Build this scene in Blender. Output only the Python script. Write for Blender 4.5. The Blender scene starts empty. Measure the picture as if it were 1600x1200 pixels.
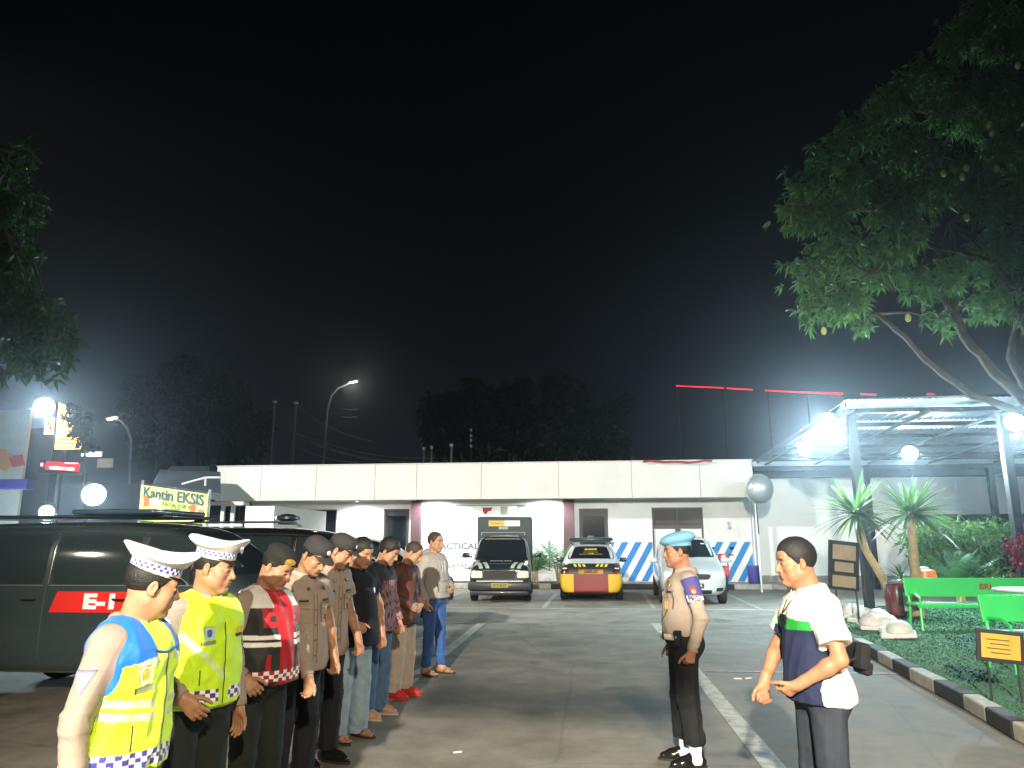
import bpy, bmesh, math, random
import numpy as np
from mathutils import Vector, Matrix
from mathutils.bvhtree import BVHTree
# ---------------------------------------------------------------- camera
import time
S = bpy.context.scene
FPX = 1155.; YAW = math.radians(5.6); PIT = math.atan(243 / FPX); EYE = 1.6
cd = bpy.data.cameras.new('camera'); cam = bpy.data.objects.new('camera', cd); S.collection.objects.link(cam); S.camera = cam
cd.sensor_width = 36; cd.lens = 36 * FPX / 1600; cd.clip_start = .05; cd.clip_end = 600
cam.location = (0, 0, EYE); cam.rotation_euler = (math.pi / 2 + PIT, math.radians(.15), YAW)
# ---------------------------------------------------------------- night sky
W = bpy.data.worlds.new('World'); S.world = W; W.use_nodes = True
_nt = W.node_tree; _bg = _nt.nodes['Background']; _tc = _nt.nodes.new('ShaderNodeTexCoord'); _sp = _nt.nodes.new('ShaderNodeSeparateXYZ'); _cr = _nt.nodes.new('ShaderNodeValToRGB')
_nt.links.new(_tc.outputs['Generated'], _sp.inputs[0]); _nt.links.new(_sp.outputs['Z'], _cr.inputs[0]); _nt.links.new(_cr.outputs[0], _bg.inputs[0])
_e = _cr.color_ramp.elements; _e[0].position = 0; _e[0].color = (.0110, .0125, .017, 1); _e[1].position = .62; _e[1].color = (.0003, .0003, .0008, 1)
for _p, _c in ((.12, (.0070, .0078, .0105, 1)), (.25, (.0022, .0024, .0036, 1)), (.40, (.0006, .0006, .0012, 1))):
    _k = _e.new(_p); _k.color = _c
_bg.inputs[1].default_value = 1.0
# ---------------------------------------------------------------- exposure
S.view_settings.view_transform = 'Standard'; S.view_settings.look = 'None'; S.view_settings.gamma = 1; S.view_settings.use_curve_mapping = False; S.view_settings.exposure = 0.0
S.cycles.use_denoising = True; S.cycles.max_bounces = 6; S.cycles.diffuse_bounces = 3; S.cycles.glossy_bounces = 3; S.cycles.transmission_bounces = 4; S.cycles.transparent_max_bounces = 8; S.cycles.caustics_reflective = False; S.cycles.caustics_refractive = False
S.cycles.sample_clamp_indirect = 4.0; S.cycles.use_light_tree = True; S.cycles.volume_bounces = 0
# ---------------------------------------------------------------- large lamps (yard lamps, plus two added fill spots)
def lamp(name, loc, power, col, size=.25, spot=None, to=None, kind='POINT', blend=.4):
    l = bpy.data.lights.new(name, kind); l.energy = power; l.color = col
    if kind == 'AREA': l.size = size
    else: l.shadow_soft_size = size
    if kind == 'SPOT': l.spot_size = math.radians(spot); l.spot_blend = blend
    o = bpy.data.objects.new(name, l); S.collection.objects.link(o); o.location = loc
    if to is not None: o.rotation_euler = (Vector(to) - Vector(loc)).to_track_quat('-Z', 'Y').to_euler()
    return o
# yard lamp on the building behind the photographer
lamp('yard_lamp', (1.6, -3.2, 4.6), 3100, (1, .80, .56), .12, 86, (-.3, 4.5, .2), 'SPOT', 1.)
lamp('yard_lamp', (-1.0, -9.5, 6.2), 31000, (1, .90, .74), .14, 46, (0.5, 14, 0), 'SPOT', .8)
# added spot out of view on the left, brightens office front and parked cars
lamp('office_fill_spot', (-19.0, 8.0, 12.5), 34000, (1, .97, .90), .3, 58, (-2, 26, .5), 'SPOT', .6)
lamp('side_lamp', (-11.5, -1.5, 4.9), 420, (1, .92, .72), .16)
lamp('hoarding_fill_spot', (-22.5, 26.5, 1.2), 900, (.85, .95, 1), .1, 110, (-24, 30, 4), 'SPOT', .5)  # added spot from below, only there to brighten the hoarding
# ---------------------------------------------------------------- helpers
C = bpy.context.scene.collection
PI = math.pi
rng = np.random.default_rng(7)
random.seed(7)
def V(*a): return np.array(a, dtype=float)
def nrm(v):
    v = np.asarray(v, float); return v / (np.linalg.norm(v) + 1e-12)
def rotm(axis, deg):
    return np.array(Matrix.Rotation(math.radians(deg), 3, axis))
def lin(c):      # sRGB 0-255 to linear
    return tuple(((x / 255) / 12.92 if x / 255 <= .04045 else ((x / 255 + .055) / 1.055) ** 2.4) for x in c)

def mat(name, col, rough=.6, metal=0., emit=None, es=0., coat=0., bump=0., bs=60., var=0., vs=3., attr=False, spec=.5, trans=0., sheen=0., bdist=.002, alpha=1.):
    m = bpy.data.materials.new(name); m.use_nodes = True
    nt = m.node_tree; b = nt.nodes['Principled BSDF']
    L = nt.links.new; N = nt.nodes.new
    b.inputs['Roughness'].default_value = rough; b.inputs['Metallic'].default_value = metal
    b.inputs['Specular IOR Level'].default_value = spec
    b.inputs['Base Color'].default_value = (*col, 1)
    if coat: b.inputs['Coat Weight'].default_value = coat; b.inputs['Coat Roughness'].default_value = .04
    if trans: b.inputs['Transmission Weight'].default_value = trans
    if sheen: b.inputs['Sheen Weight'].default_value = sheen; b.inputs['Sheen Roughness'].default_value = .5
    if emit: b.inputs['Emission Color'].default_value = (*emit, 1); b.inputs['Emission Strength'].default_value = es
    src = None
    if attr:
        a = N('ShaderNodeAttribute'); a.attribute_name = 'Col'; src = a.outputs['Color']
    tc = None
    if var or bump:
        tc = N('ShaderNodeTexCoord')
    if var:
        nz = N('ShaderNodeTexNoise'); nz.inputs['Scale'].default_value = vs; nz.inputs['Detail'].default_value = 6; nz.inputs['Roughness'].default_value = .6
        L(tc.outputs['Object'], nz.inputs['Vector'])
        mr = N('ShaderNodeMapRange'); mr.inputs['From Min'].default_value = .3; mr.inputs['From Max'].default_value = .7
        mr.inputs['To Min'].default_value = 1 - var; mr.inputs['To Max'].default_value = 1 + var
        L(nz.outputs['Fac'], mr.inputs['Value'])
        mx = N('ShaderNodeMix'); mx.data_type = 'RGBA'; mx.blend_type = 'MULTIPLY'; mx.inputs[0].default_value = 1
        if src: L(src, mx.inputs[6])
        else: mx.inputs[6].default_value = (*col, 1)
        L(mr.outputs[0], mx.inputs[7]); src = mx.outputs[2]
    if src: L(src, b.inputs['Base Color'])
    if bump:
        n2 = N('ShaderNodeTexNoise'); n2.inputs['Scale'].default_value = bs; n2.inputs['Detail'].default_value = 4
        L(tc.outputs['Object'], n2.inputs['Vector'])
        bp = N('ShaderNodeBump'); bp.inputs['Strength'].default_value = bump; bp.inputs['Distance'].default_value = bdist
        L(n2.outputs['Fac'], bp.inputs['Height']); L(bp.outputs[0], b.inputs['Normal'])
    return m

def link(name, me, m=None, parent=None, loc=None, rot=None, smooth=False):
    o = bpy.data.objects.new(name, me); C.objects.link(o)
    if m:
        me.materials.clear()
        for k in (m if isinstance(m, (list, tuple)) else [m]): me.materials.append(k)
    if parent: o.parent = parent
    if loc is not None: o.location = loc
    if rot is not None: o.rotation_euler = rot
    if smooth:
        me.polygons.foreach_set('use_smooth', [True] * len(me.polygons))
    return o
def empty(name, loc=(0, 0, 0), rz=0, label=None, cat=None, group=None):
    o = bpy.data.objects.new(name, None); C.objects.link(o); o.location = loc; o.rotation_euler = (0, 0, rz); o.empty_display_size = .1
    if label: tag(o, label, cat, group)
    return o
def tag(o, label=None, cat=None, group=None, kind=None):
    if label: o['label'] = label
    if cat: o['category'] = cat
    if group: o['group'] = group
    if kind: o['kind'] = kind
    return o
def copy_tree(o, parent=None):
    c = o.copy(); C.objects.link(c)
    if parent: c.parent = parent
    for ch in [x for x in list(o.children)]: copy_tree(ch, c)
    return c

class MB:
    """collects simple solids, links them as one mesh"""
    def __init__(s): s.v = []; s.f = []; s.mi = []; s.cur = 0
    def add(s, vs, fs):
        n = len(s.v); s.v += [tuple(map(float, p)) for p in vs]; s.f += [tuple(i + n for i in f) for f in fs]; s.mi += [s.cur] * len(fs)
        return s
    def box(s, c, d, R=None, bev=0.):
        hx, hy, hz = d[0] / 2, d[1] / 2, d[2] / 2
        if bev:
            b = min(bev, hx * .9, hy * .9, hz * .9); vs = []; bm = bmesh.new()
            bmesh.ops.create_cube(bm, size=1)
            for v in bm.verts: v.co = Vector((v.co.x * 2 * hx, v.co.y * 2 * hy, v.co.z * 2 * hz))
            bmesh.ops.bevel(bm, geom=bm.edges[:], offset=b, segments=2, profile=.5, affect='EDGES')
            vs = np.array([v.co[:] for v in bm.verts]); fs = [[v.index for v in f.verts] for f in bm.faces]; bm.free()
        else:
            vs = np.array([[x, y, z] for x in (-hx, hx) for y in (-hy, hy) for z in (-hz, hz)])
            fs = [(0, 1, 3, 2), (4, 6, 7, 5), (0, 4, 5, 1), (2, 3, 7, 6), (0, 2, 6, 4), (1, 5, 7, 3)]
        if R is not None: vs = vs @ np.asarray(R).T
        return s.add(vs + np.asarray(c, float), fs)
    def b2(s, a, b, bev=0.):
        a = np.asarray(a, float); b = np.asarray(b, float); return s.box((a + b) / 2, np.abs(b - a), bev=bev)
    def tube(s, pts, r, n=10, cap=True, flat=1.):
        pts = [np.asarray(p, float) for p in pts]; rs = r if isinstance(r, (list, tuple, np.ndarray)) else [r] * len(pts)
        rings = []; up = None
        for i, p in enumerate(pts):
            d = nrm(pts[min(i + 1, len(pts) - 1)] - pts[max(i - 1, 0)])
            if up is None: up = V(0, 0, 1) if abs(d[2]) < .9 else V(1, 0, 0)
            a = nrm(np.cross(d, up)); bb = nrm(np.cross(a, d)); up = bb
            rings.append([p + rs[i] * (math.cos(2 * PI * k / n) * a + flat * math.sin(2 * PI * k / n) * bb) for k in range(n)])
        vs = [q for rg in rings for q in rg]; fs = []
        for i in range(len(pts) - 1):
            for k in range(n):
                fs.append((i * n + k, i * n + (k + 1) % n, (i + 1) * n + (k + 1) % n, (i + 1) * n + k))
        if cap: fs.append(tuple(range(n - 1, -1, -1))); fs.append(tuple((len(pts) - 1) * n + k for k in range(n)))
        return s.add(vs, fs)
    def lathe(s, prof, c=(0, 0, 0), n=24, R=None, sx=1., sy=1.):
        vs = []; fs = []
        for (r, z) in prof:
            for k in range(n): vs.append((r * math.cos(2 * PI * k / n) * sx, r * math.sin(2 * PI * k / n) * sy, z))
        for i in range(len(prof) - 1):
            for k in range(n): fs.append((i * n + k, i * n + (k + 1) % n, (i + 1) * n + (k + 1) % n, (i + 1) * n + k))
        fs.append(tuple(range(n - 1, -1, -1))); fs.append(tuple((len(prof) - 1) * n + k for k in range(n)))
        vs = np.array(vs)
        if R is not None: vs = vs @ np.asarray(R).T
        return s.add(vs + np.asarray(c, float), fs)
    def prism(s, poly, z0, z1):
        n = len(poly); vs = [(p[0], p[1], z0) for p in poly] + [(p[0], p[1], z1) for p in poly]
        fs = [tuple(range(n - 1, -1, -1)), tuple(range(n, 2 * n))] + [(k, (k + 1) % n, n + (k + 1) % n, n + k) for k in range(n)]
        return s.add(vs, fs)
    def build(s, name, m=None, parent=None, smooth=False, loc=None, rot=None):
        me = bpy.data.meshes.new(name); me.from_pydata(s.v, [], s.f); me.validate(); me.update()
        o = link(name, me, m, parent, loc, rot)
        if isinstance(m, (list, tuple)) and len(me.polygons) == len(s.mi): me.polygons.foreach_set('material_index', s.mi)
        if smooth:
            me.polygons.foreach_set('use_smooth', [True] * len(me.polygons))
            try: me.set_sharp_from_angle(angle=math.radians(40))
            except Exception: pass
        return o

def npmesh(name, v, f, col=None):
    """v (n,3), f (m,4) or (m,3) numpy -> mesh, with optional point colours"""
    me = bpy.data.meshes.new(name); k = f.shape[1]
    me.vertices.add(len(v)); me.vertices.foreach_set('co', np.asarray(v, np.float32).ravel())
    me.loops.add(f.size); me.loops.foreach_set('vertex_index', np.asarray(f, np.int32).ravel())
    me.polygons.add(len(f)); me.polygons.foreach_set('loop_start', np.arange(0, f.size, k, dtype=np.int32))
    me.polygons.foreach_set('loop_total', np.full(len(f), k, np.int32))
    me.update(calc_edges=True)
    if col is not None:
        a = me.color_attributes.new('Col', 'FLOAT_COLOR', 'POINT')
        c4 = np.ones((len(v), 4), np.float32); c4[:, :3] = col; a.data.foreach_set('color', c4.ravel())
    return me

# ---------------------------------------------------------------- implicit surfaces (bodies and clothes grow from these)
def cone(a, b, ra, rb, k=.03, op='u', cuts=None):
    return dict(t='c', a=V(*a), b=V(*b), ra=ra, rb=rb, k=k, op=op, cuts=cuts)
def ell(c, r, R=None, k=.03, op='u', cuts=None):
    return dict(t='e', c=V(*c), r=V(*r), R=R, k=k, op=op, cuts=cuts)
def prim_box(p):
    if p['t'] == 'c':
        m = max(p['ra'], p['rb']); return np.minimum(p['a'], p['b']) - m, np.maximum(p['a'], p['b']) + m
    m = p['r'].max(); m = np.array([m] * 3) if p['R'] is not None else p['r']
    return p['c'] - m, p['c'] + m
def prim_eval(p, X, Y, Z):
    if p['t'] == 'c':
        a = p['a']; ba = p['b'] - a; l2 = ba @ ba + 1e-12
        t = ((X - a[0]) * ba[0] + (Y - a[1]) * ba[1] + (Z - a[2]) * ba[2]) / l2
        t = np.clip(t, 0, 1)
        d = np.sqrt((X - a[0] - t * ba[0]) ** 2 + (Y - a[1] - t * ba[1]) ** 2 + (Z - a[2] - t * ba[2]) ** 2) - (p['ra'] + t * (p['rb'] - p['ra']))
    else:
        c = p['c']; r = p['r']; x, y, z = X - c[0], Y - c[1], Z - c[2]
        if p['R'] is not None:
            R = p['R']   # columns = local axes
            x, y, z = (x * R[0, 0] + y * R[1, 0] + z * R[2, 0], x * R[0, 1] + y * R[1, 1] + z * R[2, 1], x * R[0, 2] + y * R[1, 2] + z * R[2, 2])
        k0 = np.sqrt((x / r[0]) ** 2 + (y / r[1]) ** 2 + (z / r[2]) ** 2)
        k1 = np.sqrt((x / r[0] ** 2) ** 2 + (y / r[1] ** 2) ** 2 + (z / r[2] ** 2) ** 2) + 1e-9
        d = k0 * (k0 - 1) / k1
    if p['cuts']:
        for (o, n) in p['cuts']: d = np.maximum(d, (X - o[0]) * n[0] + (Y - o[1]) * n[1] + (Z - o[2]) * n[2])
    return d
def field(prims, lo, hi, h):
    nx, ny, nz = [int(math.ceil((hi[i] - lo[i]) / h)) + 1 for i in range(3)]
    xs = lo[0] + h * np.arange(nx); ys = lo[1] + h * np.arange(ny); zs = lo[2] + h * np.arange(nz)
    F = np.full((nx, ny, nz), .08, np.float32)
    for p in prims:
        b0, b1 = prim_box(p); pad = p['k'] + 2.5 * h + .012
        i0 = [max(0, int((b0[i] - pad - lo[i]) / h)) for i in range(3)]
        i1 = [min((nx, ny, nz)[i], int((b1[i] + pad - lo[i]) / h) + 2) for i in range(3)]
        if any(i1[i] <= i0[i] for i in range(3)): continue
        sl = tuple(slice(i0[i], i1[i]) for i in range(3))
        X = xs[sl[0]][:, None, None]; Y = ys[sl[1]][None, :, None]; Z = zs[sl[2]][None, None, :]
        d = prim_eval(p, X, Y, Z); A = F[sl]; k = max(p['k'], 1e-4)
        if p['op'] == 'u':
            hh = np.maximum(k - np.abs(A - d), 0) / k; F[sl] = np.minimum(A, d) - hh * hh * k * .25
        elif p['op'] == 's':
            hh = np.maximum(k - np.abs(A + d), 0) / k; F[sl] = np.maximum(A, -d) + hh * hh * k * .25
    return F, xs, ys, zs
def nets(F, xs, ys, zs):
    """surface nets: one vertex per crossed cell, one quad per crossed edge"""
    S = F < 0; h = xs[1] - xs[0]; nx, ny, nz = F.shape
    cs = np.zeros((nx - 1, ny - 1, nz - 1), np.int8)
    for dx in (0, 1):
        for dy in (0, 1):
            for dz in (0, 1): cs += S[dx:nx - 1 + dx, dy:ny - 1 + dy, dz:nz - 1 + dz]
    act = (cs > 0) & (cs < 8); I = np.argwhere(act); idx = np.full(act.shape, -1, np.int64); idx[act] = np.arange(len(I))
    acc = np.zeros((len(I), 3)); cnt = np.zeros(len(I))
    for ax in range(3):
        o1, o2 = [a for a in range(3) if a != ax]
        for s1 in (0, 1):
            for s2 in (0, 1):
                off = np.zeros(3, int); off[o1] = s1; off[o2] = s2
                A = I + off; off2 = off.copy(); off2[ax] = 1; B = I + off2
                fa = F[A[:, 0], A[:, 1], A[:, 2]]; fb = F[B[:, 0], B[:, 1], B[:, 2]]
                m = (fa < 0) != (fb < 0); t = fa[m] / (fa[m] - fb[m])
                P = A[m].astype(float); P[:, ax] += t; acc[m] += P; cnt[m] += 1
    v = acc / cnt[:, None] * h + np.array([xs[0], ys[0], zs[0]])
    quads = []
    for ax in range(3):
        o1, o2 = [(1, 2), (2, 0), (0, 1)][ax]
        sl0 = [slice(None)] * 3; sl1 = [slice(None)] * 3; sl0[ax] = slice(0, -1); sl1[ax] = slice(1, None)
        a = S[tuple(sl0)]; b = S[tuple(sl1)]; E = np.argwhere(a != b)
        E = E[(E[:, o1] > 0) & (E[:, o2] > 0) & (E[:, o1] < F.shape[o1] - 1) & (E[:, o2] < F.shape[o2] - 1)]
        ins = a[E[:, 0], E[:, 1], E[:, 2]]
        def cell(d1, d2):
            Q = E.copy(); Q[:, o1] -= d1; Q[:, o2] -= d2; return idx[Q[:, 0], Q[:, 1], Q[:, 2]]
        q = np.stack([cell(1, 1), cell(0, 1), cell(0, 0), cell(1, 0)], 1)
        q[~ins] = q[~ins][:, ::-1]; quads.append(q)
    q = np.concatenate(quads); q = q[(q >= 0).all(1)]
    return v, q
def bounds(prims, pad=.03):
    lo = np.min([prim_box(p)[0] for p in prims if p['op'] == 'u'], 0) - pad; hi = np.max([prim_box(p)[1] for p in prims if p['op'] == 'u'], 0) + pad
    return lo, hi
def surf(prims, h, lo=None, hi=None):
    if lo is None: lo, hi = bounds(prims)
    return nets(*field(prims, lo, hi, h))
def relax(v, q, n=1, lam=.5):
    for _ in range(n):
        acc = np.zeros_like(v); c = np.zeros(len(v))
        for i in range(4):
            a = q[:, i]; b = q[:, (i + 1) % 4]
            np.add.at(acc, a, v[b]); np.add.at(c, a, 1); np.add.at(acc, b, v[a]); np.add.at(c, b, 1)
        m = c > 0; v[m] += lam * (acc[m] / c[m][:, None] - v[m])
    return v
def vnormals(v, q):
    a, b, c, d = v[q[:, 0]], v[q[:, 1]], v[q[:, 2]], v[q[:, 3]]; fn = np.cross(c - a, d - b); n = np.zeros_like(v)
    for i in range(4): np.add.at(n, q[:, i], fn)
    return n / (np.linalg.norm(n, axis=1)[:, None] + 1e-12)
def wrinkle(p, seed, amp, f=(18, 18, 5)):
    r = np.random.default_rng(seed); o = np.zeros(len(p)); w = p.copy()
    for i in range(3):
        k = r.normal(0, 1, 3) * 7; w = w + .02 * np.sin(p @ k + r.uniform(0, 6))[:, None] * r.normal(0, 1, 3)
    for i in range(7):
        k = r.normal(0, 1, 3) * np.array(f) * r.uniform(.6, 2.2); s = np.sin(w @ k + r.uniform(0, 6)); o += (1 - np.abs(s)) * amp / 3 * r.uniform(.4, 1)
    return o - o.mean()

# ---------------------------------------------------------------- patches laid onto a surface (badges, windows, plates, stripes)
def bvh_of(o):
    me = o.data; return BVHTree.FromPolygons([v.co[:] for v in me.vertices], [p.vertices[:] for p in me.polygons])
def project_pts(bvh, P, n, off):
    out = []
    for p in P:
        q = Vector(p) + Vector(n) * 1.0
        h = bvh.ray_cast(q, -Vector(n), 3.0)
        out.append(None if h[0] is None else np.array(h[0]) + np.array(n) * off)
    return out
def patch(bvh, name, m, parent, corners, n, off=.003, nx=8, ny=8, round_=0., colf=None, thick=0.):
    """corners: 4 points (bl, br, tr, tl) roughly on the surface; thrown along -n onto it"""
    n = nrm(n); c = [np.asarray(x, float) for x in corners]; P = []; uv = []
    for j in range(ny + 1):
        for i in range(nx + 1):
            s, t = i / nx, j / ny
            if round_:
                a, b = 2 * s - 1, 2 * t - 1; e = round_
                ra = 1 - e * (abs(b) ** 4); rb = 1 - e * (abs(a) ** 4); s2, t2 = (a * ra + 1) / 2, (b * rb + 1) / 2
            else: s2, t2 = s, t
            P.append((c[0] * (1 - s2) + c[1] * s2) * (1 - t2) + (c[3] * (1 - s2) + c[2] * s2) * t2); uv.append((s, t))
    Q = project_pts(bvh, P, n, off); vs = []; mp = {}
    for k, q in enumerate(Q):
        if q is not None: mp[k] = len(vs); vs.append(q)
    fs = []
    for j in range(ny):
        for i in range(nx):
            a = j * (nx + 1) + i; ids = (a, a + 1, a + nx + 2, a + nx + 1)
            if all(k in mp for k in ids): fs.append([mp[k] for k in ids])
    if not fs: return None
    nf0 = len(fs)
    vs = np.array(vs); cols = None
    if colf is not None: cols = np.array([colf(*uv[k]) for k in mp])
    if thick:
        nv = len(vs); cnt = {}
        for f in fs:
            for e in range(4):
                a, b = f[e], f[(e + 1) % 4]; cnt[(a, b)] = 1
        rim = [(a, b) for (a, b) in cnt if (b, a) not in cnt]
        vs = np.concatenate([vs, vs - n * (thick + off)]); fs += [[a, a + nv, b + nv, b][::-1] for a, b in rim]
        if cols is not None: cols = np.concatenate([cols, cols])
    f = np.array(fs)
    # make the faces look along n
    a, b, d = vs[f[0][0]], vs[f[0][1]], vs[f[0][3]]
    if np.cross(b - a, d - a) @ n < 0: f = f[:, ::-1]
    me = npmesh(name, vs, f, cols)
    return link(name, me, m, parent, smooth=True)
FONTC = {}
def text_mesh(s, size, bold=0.):
    cu = bpy.data.curves.new('t', 'FONT'); cu.body = s; cu.size = size; cu.align_x = 'CENTER'; cu.align_y = 'CENTER'; cu.offset = bold; cu.resolution_u = 3
    o = bpy.data.objects.new('t', cu); C.objects.link(o); dg = bpy.context.evaluated_depsgraph_get(); dg.update()
    me = bpy.data.meshes.new_from_object(o.evaluated_get(dg)); bpy.data.objects.remove(o)
    return me
def text_on(name, s, size, m, parent, c, right, up, bvh=None, off=.004, bold=0., sx=1., depth=0.):
    me = text_mesh(s, size, bold); right = nrm(right); up = nrm(up); n = np.cross(right, up)
    P = [np.asarray(c, float) + right * v.co.x * sx + up * v.co.y for v in me.vertices]
    if bvh is not None:
        Q = project_pts(bvh, P, n, off); Q = [q if q is not None else p for q, p in zip(Q, P)]
    else: Q = [p + n * off for p in P]
    for v, q in zip(me.vertices, Q): v.co = q
    return link(name, me, m, parent)
# ---------------------------------------------------------------- materials
M = {}
def mm(k, *a, **kw): M[k] = mat(k, *a, **kw); return M[k]
m = mm('skin', (.4, .22, .14), .50, attr=True, bump=.3, bs=260, spec=.35, var=.10, vs=28); m.node_tree.nodes['Principled BSDF'].inputs['Subsurface Weight'].default_value = .12; m.node_tree.nodes['Principled BSDF'].inputs['Subsurface Radius'].default_value = (.012, .004, .002)
mm('hair', (.010, .009, .008), .55, bump=.9, bs=260, spec=.4, bdist=.004); mm('hair_short', (.035, .024, .018), .7, bump=.6, bs=500)
def cl(k, c, rough=.88, var=.10, bump=.25, bs=160, **kw): return mm(k, c, rough, var=var, vs=9, bump=bump, bs=bs, spec=.25, **kw)
cl('uniform', lin((150, 137, 126))); cl('uniform_light', lin((138, 127, 116))); cl('uniform_seam', lin((96, 84, 74))); cl('black_cloth', (.012, .012, .014)); cl('green_black', (.014, .019, .019)); cl('navy_black', (.013, .014, .020))
cl('vest', (.5, .8, .05), .6, .05, .15, attr=True, sheen=.2); cl('cloth_attr', (.5, .5, .5), attr=True); cl('leather_attr', (.2, .1, .08), .6, attr=True); cl('leather_brown', lin((92, 58, 48)), .6)
cl('cap_white', (.80, .80, .79), .55, .03, .1); mm('check_blue', (.035, .045, .25), .6); mm('check_white', (.75, .75, .76), .6); mm('gloss_black', (.010, .010, .012), .22); mm('silver', (.7, .7, .7), .3, metal=1.); mm('gold', (.75, .5, .13), .35, metal=.7)
mm('seam', (.03, .04, .03), .7); mm('bind_blue', lin((30, 90, 160)), .6); mm('badge_cream', (.75, .66, .35), .7); mm('gold_cloth', (.80, .42, .08), .6); mm('strip_grey', (.20, .23, .14), .7); mm('badge_blue', (.36, .55, .60), .7); mm('badge_navy', (.06, .12, .35), .7)
mm('strip_green', (.18, .24, .13), .7); mm('strip_dark', (.03, .03, .03), .7); mm('patch_purple', lin((130, 115, 175)), .7); mm('patch_white', (.68, .68, .72), .7); mm('patch_pink', lin((190, 120, 130)), .7); mm('patch_red', lin((150, 45, 50)), .7); mm('badge_white', (.62, .62, .66), .6)
cl('beret_black', (.016, .015, .014), .9); cl('beret_blue', lin((105, 158, 186)), .85, .04, .2); cl('cap_dark', (.030, .030, .032), .85)
mm('boot', (.010, .010, .010), .18); mm('rubber', (.015, .015, .015), .8); cl('jeans_pale', lin((142, 165, 184)), .9, .22); cl('jeans_mid', lin((82, 110, 142)), .9, .2); cl('jeans_blue', lin((52, 84, 140)), .9, .25); cl('jeans_dark', (.028, .036, .048), .9, .2)
mm('sandal_dark', (.03, .022, .018), .6); cl('black_shirt', (.010, .011, .017), .85); cl('grey_cloth', (.035, .04, .055)); mm('shoe_beige', lin((180, 150, 125)), .6); mm('sole_pale', (.5, .45, .38), .7); cl('cream_cloth', lin((186, 172, 158)), .9, .08); mm('shoe_red', lin((190, 50, 40)), .6)
cl('hoodie', lin((150, 148, 146)), .95, .10, .5, 90); mm('belt_white', (.62, .60, .50), .5); cl('arm_blue', lin((72, 72, 135)), .8); cl('polo_white', (.72, .70, .60))
mm('glass_tint', (.10, .09, .09), .08, spec=.8); mm('strip_grey2', lin((150, 160, 140)), .7); mm('wall_white2', (.80, .82, .79), .8, var=.04, vs=.6, bump=.1, bs=20); mm('galv_dull', lin((66, 78, 88)), .6, metal=.2, var=.15, vs=2)
mm('paint_silver', (.52, .56, .56), .28, metal=.25, coat=.8); mm('paint_dark', (.012, .014, .018), .3, coat=.8); mm('paint_navy', (.012, .018, .028), .25, coat=.9); mm('paint_black', (.007, .008, .010), .22, coat=.9); mm('paint_van', lin((43, 53, 55)), .24, coat=1., var=.04, vs=1.5); mm('paint_box', (.020, .040, .048), .55, var=.1); mm('paint_grey', (.022, .022, .030), .4, coat=.3)
mm('lamp_glass', (.60, .66, .62), .12, coat=1., bump=.6, bs=40); mm('lamp_glass2', (.62, .62, .50), .12, coat=1., bump=.6, bs=40); mm('grille', (.008, .008, .009), .6, bump=.8, bs=60); mm('plate_black', (.01, .01, .01), .5); mm('plate_white', (.70, .70, .68), .6); mm('plate_gold', lin((170, 120, 50)), .6); mm('plate_yellow', lin((150, 135, 50)), .6); mm('sign_yellow', lin((205, 175, 80)), .6)
mm('yellow_vinyl', lin((210, 190, 60)), .5); mm('tail_red', (.09, .006, .008), .15, coat=1.); mm('lightbar', (.018, .035, .050), .25, coat=.8); mm('alloy', (.45, .45, .46), .35, metal=.8); mm('steel_dark', (.05, .05, .05), .5, metal=.5); mm('glass_van', (.016, .024, .026), .07, spec=.8); mm('chrome_line', (.5, .5, .48), .25, metal=.9); mm('panel_red', lin((196, 28, 20)), .4, coat=.4)
def leafm(k, c, var=.35, vs=1.2, tr=.25, rough=.45):
    m = mm(k, c, rough, var=var, vs=vs, spec=.35); nt = m.node_tree; b = nt.nodes['Principled BSDF']; out = nt.nodes['Material Output']; t = nt.nodes.new('ShaderNodeBsdfTranslucent'); mx = nt.nodes.new('ShaderNodeMixShader'); mx.inputs[0].default_value = tr
    t.inputs[0].default_value = (c[0] * 1.6, c[1] * 1.6, c[2], 1); nt.links.new(b.outputs[0], mx.inputs[1]); nt.links.new(t.outputs[0], mx.inputs[2]); nt.links.new(mx.outputs[0], out.inputs[0]); return m
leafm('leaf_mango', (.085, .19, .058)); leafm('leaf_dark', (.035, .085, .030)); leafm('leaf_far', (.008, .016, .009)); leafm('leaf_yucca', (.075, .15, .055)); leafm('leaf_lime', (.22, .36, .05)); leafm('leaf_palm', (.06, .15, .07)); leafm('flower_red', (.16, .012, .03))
mm('bark', (.085, .065, .050), .9, var=.3, vs=6, bump=.8, bs=30, bdist=.01); mm('bark_pale', lin((165, 145, 112)), .9, var=.25, vs=10, bump=.8, bs=40, bdist=.01); mm('mango', (.42, .50, .14), .45)
mm('panel_red_dark', lin((150, 70, 40)), .6); mm('sign_wood', lin((190, 150, 50)), .6, var=.15, vs=8); mm('seam_brown', (.10, .05, .01), .7); mm('maroon_gloss', lin((95, 35, 38)), .25, coat=.6); mm('orange_gloss', lin((200, 105, 55)), .35, coat=.4); mm('wood_yellow', lin((205, 160, 60)), .5); mm('screen_green', (.012, .035, .026), .7, var=.3, vs=2)
mm('mirror', (.40, .44, .43), .30, metal=.6); mm('bin_blue', lin((62, 58, 135)), .5); mm('banner', lin((205, 215, 110)), .6, var=.06, vs=2); mm('banner_text', lin((40, 70, 80)), .6); mm('banner_green', lin((95, 120, 40)), .6); mm('hoarding', lin((170, 182, 180)), .7, var=.08); mm('hoard_orange', lin((200, 150, 90)), .7); mm('hoard_red', lin((190, 90, 90)), .7); mm('roof_dark2', lin((62, 72, 88)), .8, var=.1)
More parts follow.
